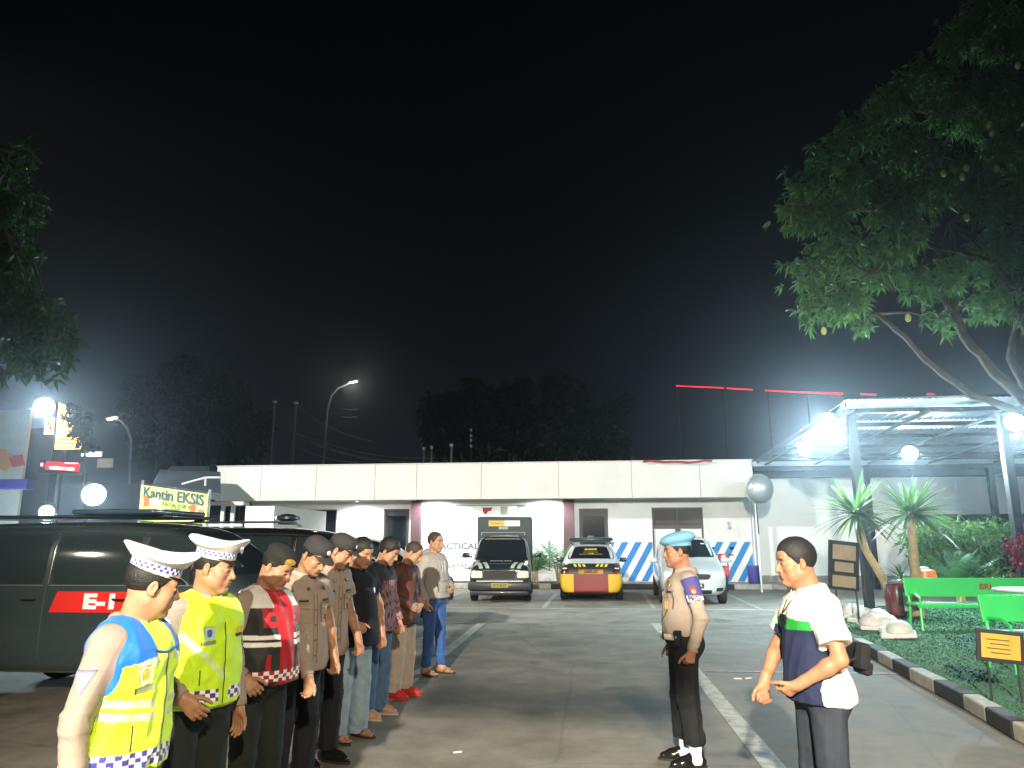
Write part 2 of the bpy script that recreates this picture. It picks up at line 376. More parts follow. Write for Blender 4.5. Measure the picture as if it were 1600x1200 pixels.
mm('lit_window', (.5, .5, .5), .5, emit=(.85, .9, 1), es=1.4); mm('amber', (.3, .15, .02), .5, emit=(1, .42, .08), es=9); mm('amber_pale', (.5, .4, .3), .5, emit=(1, .62, .3), es=2.2); mm('red_led', (.3, .02, .02), .5, emit=(1, .02, .03), es=1.3); mm('red_dim', (.2, .02, .02), .5, emit=(1, .03, .05), es=.6); mm('led_white', (.9, .8, .8), .5, emit=(1, .75, .7), es=8); mm('led_pink', (.9, .5, .5), .5, emit=(1, .3, .3), es=2.5)
mm('galv_plain', (.22, .22, .22), .6); mm('wire', (.25, .25, .25), .5); mm('night_wall', (.012, .015, .020), .9)  # first one: even grey for far poles and lamp heads
def hair_strands(m):
    nt = m.node_tree; 
    for n in nt.nodes:
        if n.type == 'TEX_NOISE':
            mp = nt.nodes.new('ShaderNodeMapping'); mp.inputs['Scale'].default_value = (1, .25, .35); tc = [k for k in nt.nodes if k.type == 'TEX_COORD'][0]; nt.links.new(tc.outputs['Object'], mp.inputs[0]); nt.links.new(mp.outputs[0], n.inputs['Vector']); n.inputs['Scale'].default_value = 420
hair_strands(M['hair'])
# ---------------------------------------------------------------- people
def smooth01(x, a, b):
    t = np.clip((x - a) / (b - a + 1e-9), 0, 1); return t * t * (3 - 2 * t)
def mixc(c, d, w): return c * (1 - w[:, None]) + np.asarray(d)[None, :] * w[:, None]

class Fig:
    """one standing person, 1.70 m before scaling; local frame: faces +Y, own right hand at +X"""
    def __init__(s, name, loc, face, height=1.70, build=1., belly=0., lean=0., head=(0, 0, 0), headfwd=0., arms=None, legs=None,
                 skin=(.42, .23, .14), h=.006, label=None, seed=1, group=None, cat='person', tors=0., round_face=1., chin=1.):
        s.s = height / 1.70; s.w = build; s.belly = belly; s.h = h; s.seed = seed; s.skin = np.array(skin); s.rf = round_face; s.chin = chin
        s.root = empty(name, (loc[0], loc[1], loc[2] if len(loc) > 2 else 0), math.radians(face - 90), label, cat, group)
        s.root.scale = (s.s, s.s, s.s)
        s.L = rotm('Z', tors) @ rotm('X', -lean); s.piv = V(0, 0, .98)
        yaw, pitch, roll = head     # yaw + turns to own left, pitch + nods down, roll
        s.HR = s.L @ rotm('Z', yaw) @ rotm('X', -pitch) @ rotm('Y', roll)
        s.neck0 = s.up(V(0, -.025, 1.45)); s.hc = s.up(V(0, .015 + headfwd, 1.535)) + s.HR @ V(0, .01, .065)
        a = arms or {}; w = build
        s.arm = {}
        for sd, k in ((1, 'R'), (-1, 'L')):
            d = dict(e=(sd * (.235 + .03 * (w - 1)), -.04, 1.13), w=(sd * .245, .04, .885), d=(0, .12, -1), n=(-sd, .1, 0), curl=35, spread=0)
            d.update(a.get(k, {}))
            sh = s.up(V(sd * .168 * (1 + .7 * (w - 1)), -.012, 1.375))
            e = s.up(V(*d['e'])) if not d.get('abs') else V(*d['e']); wr = s.up(V(*d['w'])) if not d.get('abs') else V(*d['w'])
            # keep bone lengths
            e = sh + nrm(e - sh) * .285; wr = e + nrm(wr - e) * .25
            s.arm[k] = dict(sh=sh, e=e, w=wr, d=nrm(d['d']), n=nrm(V(*d['n']) - nrm(d['d']) * (V(*d['n']) @ nrm(d['d']))), curl=d['curl'], spread=d['spread'], sd=sd)
        l = legs or {}; s.leg = {}
        for sd, k in ((1, 'R'), (-1, 'L')):
            d = dict(kn=(sd * .105, .015, .49), an=(sd * .115, -.02, .085), toe=8 * -sd)
            d.update(l.get(k, {}))
            s.leg[k] = dict(hip=V(sd * .092, 0, .90), kn=V(*d['kn']), an=V(*d['an']), toe=d['toe'], sd=sd)
    def up(s, p):
        return s.L @ (np.asarray(p, float) - s.piv) + s.piv
    def down(s, P): return (P - s.piv) @ s.L + s.piv           # world-local back to the unbent torso
    # ---- primitives
    def torso(s, off=0., k=.05, top=True, hang=0.):
        w, b = s.w, s.belly; L = s.L; P = []
        e = lambda c, r, kk=k, R=L: P.append(ell(s.up(c), (r[0] + off, r[1] + off, r[2] + off), R, kk))
        e(V(0, -.005, .93), (.165 * w, .112 * w + b * .25, .125))
        e(V(0, .01 + b * .55, 1.07), (.142 * w + b * .55, .098 * w + b * .75, .15))
        e(V(0, .012 + b * .25, 1.20), (.150 * w + b * .3, .105 * w + b * .4, .15))
        e(V(0, .0, 1.31), (.165 * w, .108 * w, .13))
        P.append(cone(s.up(V(-.115 * w, -.015, 1.365)), s.up(V(.115 * w, -.015, 1.365)), .058 + off, .058 + off, k))
        for sd in (1, -1):
            P.append(ell(s.up(V(sd * .07, .065 * w + .01, 1.31)), (.07 + off, .045 + off, .06 + off), L, .05))
            P.append(cone(s.up(V(0, -.03, 1.435)), s.up(V(sd * .14 * w, -.02, 1.375)), .043 + off * .7, .045 + off, .03))
            P.append(ell(s.up(V(sd * .07, -.065, .90)), (.085 * w + off, .075 + off, .09 + off), None, .05))
        return P
    def hand(s, k, fingers=True):
        a = s.arm[k]; w, d, n, sd = a['w'], a['d'], a['n'], a['sd']; t = np.cross(d, n) * sd; P = []
        for i, o in enumerate((.028, .010, -.009, -.026)):
            P.append(cone(w + t * o * .55 + d * .008, w + d * (.088 - .003 * abs(i - 1)) + t * o, .0155, .0125, .012))
        P.append(cone(w + t * .012 + d * .02, w + t * .034 + d * .05 + n * .008, .017, .014, .014))
        P.append(cone(w - d * .03, w + d * .02, .026, .024, .02))
        for i, (o, ln) in enumerate(zip((.029, .010, -.009, -.027), (.072, .080, .074, .058))):
            p = w + d * (.088 - .003 * abs(i - 1)) + t * o; ang = 0.; dd = d
            fan = t * (o * (1.5 + a['spread'] * 6))
            for j, (fr, cu) in enumerate(((.46, .75), (.30, 1.1), (.24, .7))):
                ang += a['curl'] * cu * (1 + .08 * i); A = math.radians(ang); dd = nrm(d * math.cos(A) + n * math.sin(A) + fan * (1 if j == 0 else .5))
                q = p + dd * ln * fr; P.append(cone(p, q, .0098 - .0008 * j, .0090 - .0008 * j, .003)); p = q
        p = w + t * .034 + d * .045 + n * .008; dirs = [nrm(d * .7 + t * .6 + n * .25), nrm(d * .85 + t * .35 + n * .35), nrm(d * .95 + t * .1 + n * .4)]
        for dd, ln, r in zip(dirs, (.034, .03, .025), (.0125, .011, .0095)):
            q = p + dd * ln; P.append(cone(p, q, r, r - .001, .004)); p = q
        return P
    def headprims(s):
        R, c = s.HR, s.hc; f = s.rf; P = []
        g = lambda x, y, z: c + R @ V(x, y, z)
        E = lambda p, r, k=.02, op='u': P.append(ell(g(*p), r, R, k, op))
        K = lambda a, b, ra, rb, k=.02, op='u': P.append(cone(g(*a), g(*b), ra, rb, k, op))
        E((0, -.018, .036), (.077, .096, .087), .02)
        E((0, .022, -.03), (.063 * f, .070, .080), .03)
        for sd in (1, -1):
            K((sd * .050 * f, -.005, -.055), (sd * .018, .068, -.101), .020 * f, .017, .03)
            E((sd * .046 * f, .056, -.026), (.022 * f, .024, .022), .025)
            E((sd * .040 * f, .045, -.066), (.026 * f, .026, .026), .03)
        K((-.036, .073, .021), (.036, .073, .021), .0125, .0125, .018)
        E((0, .066, .05), (.055, .028, .035), .03)
        E((0, .074, -.105), (.020, .017, .015 * s.chin), .02)
        for sd in (1, -1):
            E((sd * .033, .100, .001), (.019, .018, .0125), .014, 's')
            E((sd * .032, .0765, -.001), (.0145, .0135, .0125), .004)
            K((sd * .020, .0885, .0035), (sd * .045, .0825, .002), .0042, .004, .006)
        K((0, .083, .012), (0, .1085, -.031), .0085, .0115, .012)
        E((0, .108, -.036), (.0125, .0115, .0105), .008)
        for sd in (1, -1):
            E((sd * .0155, .096, -.0385), (.0085, .011, .0085), .007)
            E((sd * .007, .1035, -.0475), (.0035, .006, .004), .003, 's')
        E((0, .0775, -.066), (.031, .021, .021), .018)
        K((-.019, .0915, -.0625), (.019, .0915, -.0625), .0052, .0052, .007)
        K((0, .0955, -.0615), (0, .0955, -.0615), .0065, .0065, .006)
        K((-.015, .0910, -.0755), (.015, .0910, -.0755), .0066, .0066, .007)
        K((-.024, .098, -.0690), (.024, .098, -.0690), .0028, .0028, .004, 's')
        E((0, .103, -.055), (.004, .007, .006), .005, 's')
        E((0, .096, -.087), (.02, .008, .006), .01, 's')
        for sd in (1, -1):
            RE = R @ rotm('Z', sd * -22) @ rotm('X', -12)
            P.append(ell(g(sd * .081, -.012, -.004), (.0085, .0195, .032), RE, .006))
            P.append(ell(g(sd * .089, -.007, .002), (.0065, .011, .018), RE, .005, 's'))
            P.append(ell(g(sd * .078, -.004, -.028), (.007, .010, .011), RE, .006))
        P.append(cone(s.neck0 + s.L @ V(0, 0, -.04), g(0, -.030, -.045), .060 * f, .055 * f, .03))
        P.append(cone(g(0, .035, -.10), s.neck0 + s.L @ V(0, .035, .0), .022, .03, .04))
        return P
    def limbs(s, arms=True):
        P = []; w = .5 + .5 * s.w
        for k, a in s.arm.items():
            P.append(cone(a['sh'], a['e'], .050 * w, .041 * w, .03))
            m = a['e'] + (a['w'] - a['e']) * .3
            P.append(cone(a['e'], m, .040 * w, .0425 * w, .02)); P.append(cone(m, a['w'], .0425 * w, .027, .02))
        for k, l in s.leg.items():
            P.append(cone(l['hip'], l['kn'], .084 * w, .054, .05)); m = l['kn'] + (l['an'] - l['kn']) * .3
            P.append(cone(l['kn'], m + V(0, -.012, 0), .052, .054, .02)); P.append(cone(m + V(0, -.012, 0), l['an'], .054, .036, .02))
        return P
    def footdir(s, l):
        A = math.radians(l['toe']); return V(-math.sin(A), math.cos(A), 0) if True else None
    def foot(s, l):
        f = s.footdir(l); t = V(f[1], -f[0], 0) * l['sd']; a = V(l['an'][0], l['an'][1], 0); P = []; z = V(0, 0, 1)
        P.append(cone(l['an'], a - f * .035 + z * .045, .034, .030, .03)); P.append(cone(l['an'] + z * -.01, a + f * .10 + z * .038, .033, .026, .03))
        P.append(cone(a - f * .03 + z * .045, a + f * .11 + t * .012 + z * .034, .028, .024, .03)); P.append(cone(a + f * .03 + t * -.0 + z * .04, a + f * .115 - t * .025 + z * .033, .026, .02, .03))
        for i, o in enumerate((-.030, -.012, .004, .018, .031)):
            r = (.0125, .0095, .009, .0085, .008)[i]; y = (.178, .180, .172, .162, .150)[i]
            P.append(cone(a + f * .11 + t * o * .8 * -1 * -1 + z * .032, a + f * y + t * o + z * (.024 + r * .3), r + .003, r, .006))
        return P
    # ---- skin: one continuous mesh
    def body(s, bare_feet=False, brow=(.02, .015, .012), stub=0., gaze=0., lid=.35, mous=0.):
        h = s.h; P = s.torso(-.012, .05) + s.limbs()
        for k in 'RL': P += s.hand(k)
        if bare_feet:
            for l in s.leg.values(): P += s.foot(l)
        H = s.headprims(); lo, hi = bounds(P + H)
        v, q = surf(P + H, h, lo, hi)
        hh = min(h, .0042)                              # the head again, finer, joined into the same mesh
        Q = (v[q].mean(1) - s.hc); zc = -.13
        cut = s.hc + s.HR @ V(0, 0, 0); nl = s.L[:, 2]
        base = s.neck0 + nl * .012
        hl = s.hc - .155; hu = s.hc + .155
        vf, qf = surf(P[:6] + H, hh, hl, hu)
        sidec = (v[q].mean(1) - base) @ nl; inb = ((v[q].mean(1) > hl + .01) & (v[q].mean(1) < hu - .01)).all(1)
        q = q[~((sidec > 0) & inb)]
        sf = (vf[qf].mean(1) - base) @ nl; qf = qf[sf > -.012]
        vs = [v, vf]; qs = [q, qf + len(v)]; n0 = len(v) + len(vf)
        for k in 'RL':                                  # hands finer too
            if h <= .0045: break
        v = np.concatenate(vs); q = np.concatenate(qs)
        used = np.unique(q); mp = np.full(len(v), -1); mp[used] = np.arange(len(used)); v = v[used]; q = mp[q]
        # colour: brows, lips, lids, stubble
        c = np.tile(s.skin, (len(v), 1)); X = (v - s.hc) @ s.HR
        nz = wrinkle(v, s.seed + 5, 1., (30, 30, 30))[:, None]; c = c * (1 + .10 * np.clip(nz, -1, 1))
        near = (np.abs(X) < .15).all(1)
        x, y, z = X[:, 0], X[:, 1], X[:, 2]; ax = np.abs(x)
        def put(mask, col, w=1.):
            nonlocal c; c = mixc(c, col, np.clip(mask * w, 0, 1) * near * (y > .03))
        arch = .0245 - .12 * (ax - .03) ** 2 / .03
        put((1 - smooth01(np.abs(z - arch), .0025, .0065)) * smooth01(ax, .011, .017) * (1 - smooth01(ax, .045, .053)), brow, .85)
        put((1 - smooth01(((ax - .001) / .023) ** 2 + ((z + .069) / .0115) ** 2, .6, 1.1)) * (y > .08), s.skin * V(.85, .50, .48), .6)
        put((1 - smooth01(np.abs(z + .0690), .0012, .003)) * (1 - smooth01(ax, .018, .024)) * (y > .08), s.skin * .25, .8)
        eye = 1 - smooth01(((ax - .0325) / .0125) ** 2 + ((z - .0005 + lid * .004) / (.0032 + .002 * (1 - lid))) ** 2, .7, 1.15)
        put(eye, (.40, .38, .36), .8 * (1 - lid)); put(1 - smooth01(((x - gaze * .006 - np.sign(x) * .0325) / .0055) ** 2 + ((z - .0005) / .005) ** 2, .7, 1.2), (.012, .008, .006), 1 if lid < .8 else .3)
        put((1 - smooth01(np.abs(z - .0045 + lid * .006 + (ax - .032) ** 2 * 9), .001, .0028)) * (1 - smooth01(np.abs(ax - .032), .011, .016)), (.02, .012, .01), .9)
        if stub: put((1 - smooth01(z, -.05, -.035)) * smooth01(y, .02, .05), s.skin * .35, stub)
        if mous: put((1 - smooth01(((ax) / .026) ** 2 + ((z + .054) / .006) ** 2, .6, 1.2)) * (y > .085), (.02, .015, .012), mous)
        # palms, knuckles a little redder
        me = npmesh('skin', v, q, c); s.fix(me)
        o = link('skin', me, M['skin'], s.root, smooth=True); return o
    def fix(s, me):
        bm = bmesh.new(); bm.from_mesh(me)
        if bm.calc_volume(signed=True) < 0:
            bmesh.ops.reverse_faces(bm, faces=bm.faces[:]); bm.to_mesh(me)
        bm.free()
    def cloth(s, name, prims, m, colf=None, h=None, wr=.006, wf=(18, 18, 5), parent=None, seed=0, folds=(), subs=(), extra=None, rel=1):
        h = h or s.h; v, q = surf(prims + list(subs), h)
        if rel: v = relax(v, q, rel)
        n = vnormals(v, q)
        a, b, c_, d = v[q[:, 0]], v[q[:, 1]], v[q[:, 2]], v[q[:, 3]]
        vol = np.einsum('ij,ij->i', np.cross(c_ - a, d - b), (a + c_) / 2).sum()
        if vol < 0: q = q[:, ::-1]; n = -n
        disp = wrinkle(v, s.seed * 31 + seed, wr, wf)
        for (c0, ax_, rad, amp, fr) in folds:
            r = v - c0; t = r @ nrm(ax_); e = np.exp(-(np.linalg.norm(r, axis=1) / rad) ** 2); ang = (v @ V(7, 5, 3))
            rr = np.random.default_rng(int(abs(c0[0] * 1000) + abs(c0[2] * 777) + seed)); 
            for _k in range(3):
                dd = nrm(nrm(ax_) + rr.normal(0, .45, 3)); disp += e * amp * .5 * (1 - 1.6 * np.abs(np.sin((r @ dd) * fr * rr.uniform(.35, .7) + rr.uniform(0, 6) + 1.2 * np.sin(ang + _k)))) 
        v = v + n * disp[:, None]
        col = colf(v, s.down(v)) if colf is not None else None
        me = npmesh(name, v, q, col); o = link(name, me, m, parent or s.root, smooth=True); return o
    def armfolds(s, amp=.006):
        F = []
        for a in s.arm.values():
            F.append((a['e'], a['w'] - a['sh'], .09, amp, 130)); F.append((a['sh'] + (a['e'] - a['sh']) * .3, a['e'] - a['sh'], .09, amp * .6, 90)); F.append((a['w'], a['w'] - a['e'], .09, amp * .8, 120))
        return F
    def sleeves(s, off=.013, full=True, k=.04, frac=.55, loose=0.):
        P = []; w = .5 + .5 * s.w
        for a in s.arm.values():
            if full:
                P.append(cone(a['sh'], a['e'], .055 * w + off, .044 * w + off, k)); ax_ = nrm(a['w'] - a['e'])
                P.append(cone(a['e'], a['w'] + ax_ * .015, .044 * w + off, .028 + off * .8 + .004, .02, cuts=[(a['w'] + ax_ * .008, ax_)]))
            else:
                e = a['sh'] + (a['e'] - a['sh']) * frac; ax_ = nrm(a['e'] - a['sh'])
                P.append(cone(a['sh'], e + ax_ * .06, .056 * w + off, .058 * w + off + loose, k, cuts=[(e, ax_)]))
        return P
    def shirt(s, name, m, hem=.84, off=.013, full=True, colf=None, frac=.55, flare=.010, wr=.012, h=None, folds=True, loose=.008, neck=.05, seed=3, parent=None, sl=True):
        P = s.torso(off, .07); w = s.w; b = s.belly
        # hanging skirt of the shirt
        P.append(ell(V(0, b * .35, .91), (.172 * w + off + flare + b * .35, .122 * w + off + flare + b * .5, .26), None, .06))
        if hem < .86: P.append(ell(V(0, b * .32, hem + .02), (.170 * w + off + flare + b * .3, .120 * w + off + flare + b * .42, .22), None, .08))
        pl = [(V(0, 0, hem), V(0, 0, -1))]
        if sl: P += s.sleeves(off, full, frac=frac, loose=loose)
        P.append(dict(t='e', c=s.neck0 + s.L @ V(0, .02, .055), r=V(neck + .012, neck + .018, .05), R=s.L, k=.015, op='s', cuts=None))
        # flat hem: everything under it goes (the hands and arms are cut by side)
        lo, hi = bounds(P); 
        sub = [dict(t='e', c=V(0, 0, hem - .4), r=V(.262 * max(w, 1), .5, .4), R=None, k=.004, op='s', cuts=None)]
        for q in P:      # cut only the trunk pieces
            if q['t'] == 'e' and q['op'] == 'u' and q['c'][2] - q['r'][2] < hem: q['cuts'] = pl
        return s.cloth(name, P, m, colf, h, wr, (16, 16, 6), parent, seed, s.armfolds() if (folds and sl) else [])
    def trousers(s, m, off=.013, name='trousers', cuff=.05, wide=0., wr=.014, colf=None, top=1.04, kk=.05, blouse=False, h=None):
        w = .5 + .5 * s.w; P = []; b = s.belly
        P.append(ell(V(0, 0, .93), (.165 * s.w + off, .115 * s.w + off + b * .25, .14), None, kk))
        P.append(ell(V(0, .01 + b * .3, 1.0), (.150 * s.w + off + b * .4, .105 * s.w + off + b * .55, .13), None, kk, cuts=[(V(0, 0, top), V(0, 0, 1))]))
        F = []
        for l in s.leg.values():
            P.append(ell(V(l['sd'] * .07, -.065, .89), (.085 * s.w + off, .07 + off, .09), None, .05))
            P.append(cone(l['hip'], l['kn'], .090 * w + off, .060 + off + wide * .5, .045))
            end = V(l['an'][0], l['an'][1], cuff)
            P.append(cone(l['kn'], end + V(0, 0, -.05), .060 + off + wide * .5, .047 + off + wide, .02, cuts=[(end, V(0, 0, -1))]))
            if blouse: P.append(ell(end + V(0, 0, .045), (.075, .08, .05), None, .03, cuts=[(end, V(0, 0, -1))]))
            F += [(l['kn'] + V(0, -.03, 0), V(0, .3, 1), .11, .006, 75), (end + V(0, 0, .06), V(0, .2, 1), .11, .008, 70), (l['hip'] + V(0, .07, -.04), V(l['sd'] * .5, 0, 1), .10, .005, 70)]
        for p in P[:1]: pass
        return s.cloth(name, P, m, colf, h, wr, (17, 17, 4), None, 11, F)
    def shoes(s, m, sole=None, shaft=0., name='shoe', toe=0., h=None, upper=1.):
        for k, l in s.leg.items():
            f = s.footdir(l); t = V(f[1], -f[0], 0) * l['sd']; a = V(l['an'][0], l['an'][1], 0); z = V(0, 0, 1); fl = [(V(0, 0, .012), V(0, 0, -1))]
            P = [cone(a - f * .045 + z * .04, a + f * .11 + t * .004 + z * .036, .037, .045, .03, cuts=fl), cone(a + f * .10 + z * .034, a + f * (.175 + toe) + t * -.004 + z * .030, .045, .030, .03, cuts=fl),
                 cone(l['an'] + z * .01, a + f * .09 + z * .05, .043, .030, .03), cone(a - f * .03 + z * .05, l['an'] + z * (.02 + shaft), .038, .048 if shaft else .042, .02)]
            o = s.cloth(name, P, m, None, h or min(s.h, .005), .0015, (20, 20, 20), None, 40)
            if sole is not None:
                mb = MB(); pts = []
                for i in range(20):
                    A = 2 * PI * i / 20; y = math.sin(A); x = math.cos(A); yy = .065 + y * (.155 + toe * .5); wd = .048 + .006 * y - .006 * (abs(y) > .8)
                    pp = a + f * (yy) + t * x * wd; pts.append((pp[0], pp[1]))
                mb.prism(pts, .001, .018); mb.build('sole', sole, o)
    def sandals(s, m, strap=None):
        for k, l in s.leg.items():
            f = s.footdir(l); t = V(f[1], -f[0], 0) * l['sd']; a = V(l['an'][0], l['an'][1], 0); z = V(0, 0, 1); mb = MB(); pts = []
            for i in range(22):
                A = 2 * PI * i / 22; y = math.sin(A); x = math.cos(A); yy = .065 + y * .145; wd = .045 + .006 * y
                pp = a + f * yy + t * x * wd; pts.append((pp[0], pp[1]))
            mb.prism(pts, .002, .016); o = mb.build('sandal', m, s.root)
            st = MB()
            for sd in (1, -1):
                p0 = a + f * .135 + z * .04; p1 = a + f * .09 + t * sd * .035 + z * .058; p2 = a + f * .045 + t * sd * .046 + z * .012
                st.tube([p0 - z * .015, p0 + z * .008, p1, p2], .0065, 8)
            st.build('strap', strap or m, o, smooth=True)
    def hair(s, m, length=.009, front=.066, side=-.012, back=-.055, seed=2, top=0., lumps=.004, fade=0.):
        R, c = s.HR, s.hc; g = lambda x, y, z: c + R @ V(x, y, z)
        P = [ell(g(0, -.020, .036 + top * .5), (.077 + length, .096 + length, .087 + length + top), R, .02), ell(g(0, .0, .06 + top), (.062 + length, .075 + length, .062 + length), R, .03)]
        lo, hi = s.hc - .15, s.hc + .16; h = min(s.h, .0042)
        F, xs, ys, zs = field(P, lo, hi, h)
        X, Y, Z = np.meshgrid(xs, ys, zs, indexing='ij'); W = np.stack([X - c[0], Y - c[1], Z - c[2]], -1) @ R
        zc = np.interp(W[..., 1], [-.12, -.06, -.028, -.020, -.008, .010, .022, .045, .066, .078, .1], [back, back + .005, back + .02, side + .03, side + .028, side, side + .012, front - .03, front - .012, front, front + .01])
        zc = zc + .012 * np.clip((.045 - np.abs(W[..., 0])) / .045, -.5, 1) * (W[..., 1] > .03) * -.4 + .002 * np.sin(W[..., 0] * 420) + .002 * np.sin(W[..., 0] * 733 + 1)
        D = np.maximum(F, (zc - W[..., 2]) * .8)
        v, q = nets(D, xs, ys, zs); v = relax(v, q, 1); n = vnormals(v, q); 
        a, b, c_, d = v[q[:, 0]], v[q[:, 1]], v[q[:, 2]], v[q[:, 3]]
        if np.einsum('ij,ij->i', np.cross(c_ - a, d - b), (a + c_) / 2 - s.hc).sum() < 0: q = q[:, ::-1]; n = -n
        v = v + n * wrinkle(v, seed, lumps, (60, 25, 60))[:, None]
        return link('hair', npmesh('hair', v, q), m, s.root, smooth=True)
    def collar(s, m, op=0., hgt=.035, parent=None, name='collar', rad=.066, lift=0.):
        """turned-down shirt collar round the neck, open at the throat"""
        n = 36; vs = []; fs = []; rows = [(0, -.012), (.004, .012), (.008, hgt * .9), (.013, hgt), (.020, hgt * .75), (.030, .0), (.034, -.014)]
        for i in range(n + 1):
            A = math.radians(-90 + (-180 + 8 + op) + (360 - 16 - 2 * op) * i / n) ; # starts at the throat
            ca, sa = math.cos(A), math.sin(A)      # angle 90 = front (+Y)
            frontness = max(0, sa)
            for (o, z) in rows:
                r = rad + o; pt = .022 * max(0, frontness - .55) / .45 if o > .018 else 0
                vs.append(s.neck0 + s.L @ V(ca * r * 1.02, sa * r * (1.08 + .1 * frontness) + .012, z + lift - .030 * frontness - pt - .006 * (1 - frontness)))
        k = len(rows)
        for i in range(n):
            for j in range(k - 1): fs.append((i * k + j, (i + 1) * k + j, (i + 1) * k + j + 1, i * k + j + 1))
        mb = MB(); mb.add(vs, fs); o = mb.build(name, m, parent or s.root, smooth=True)
        sm = o.modifiers.new('s', 'SOLIDIFY'); sm.thickness = .003; return o
    def on(s, obj, name, m, c, w, h, face=0., off=.003, nx=8, ny=8, tilt=0., round_=0., colf=None, thick=.003, elev=0.):
        """a patch on a garment: c in the unbent torso frame, face = degrees away from straight ahead, towards own right"""
        b = s.bv(obj); R = s.L @ rotm('Z', -face) @ rotm('X', elev) ; n = R @ V(0, 1, 0); rx = R @ rotm('Y', tilt) @ V(-1, 0, 0); uz = R @ rotm('Y', tilt) @ V(0, 0, 1)
        cc = s.up(V(*c)); co = [cc - rx * w / 2 - uz * h / 2, cc + rx * w / 2 - uz * h / 2, cc + rx * w / 2 + uz * h / 2, cc - rx * w / 2 + uz * h / 2]
        # keep the ray start outside, but ignore arms in front: start close to the trunk
        return patch2(b, name, m, obj, co, n, off, nx, ny, round_, colf, thick)
    def bv(s, o):
        if not hasattr(s, '_b'): s._b = {}
        if o.name not in s._b: s._b[o.name] = bvh_of(o)
        return s._b[o.name]
def patch2(bvh, name, m, parent, co, n, off, nx, ny, round_, colf, thick):
    global project_pts; old = project_pts
    def near(b, P, n_, off_):
        out = []
        for p in P:
            q = Vector(p) + Vector(n_) * .10; h = b.ray_cast(q, -Vector(n_), .35); out.append(None if h[0] is None else np.array(h[0]) + np.array(n_) * off_)
        return out
    project_pts = near
    try: return patch(bvh, name, m, parent, co, n, off, nx, ny, round_, colf, thick)
    finally: project_pts = old

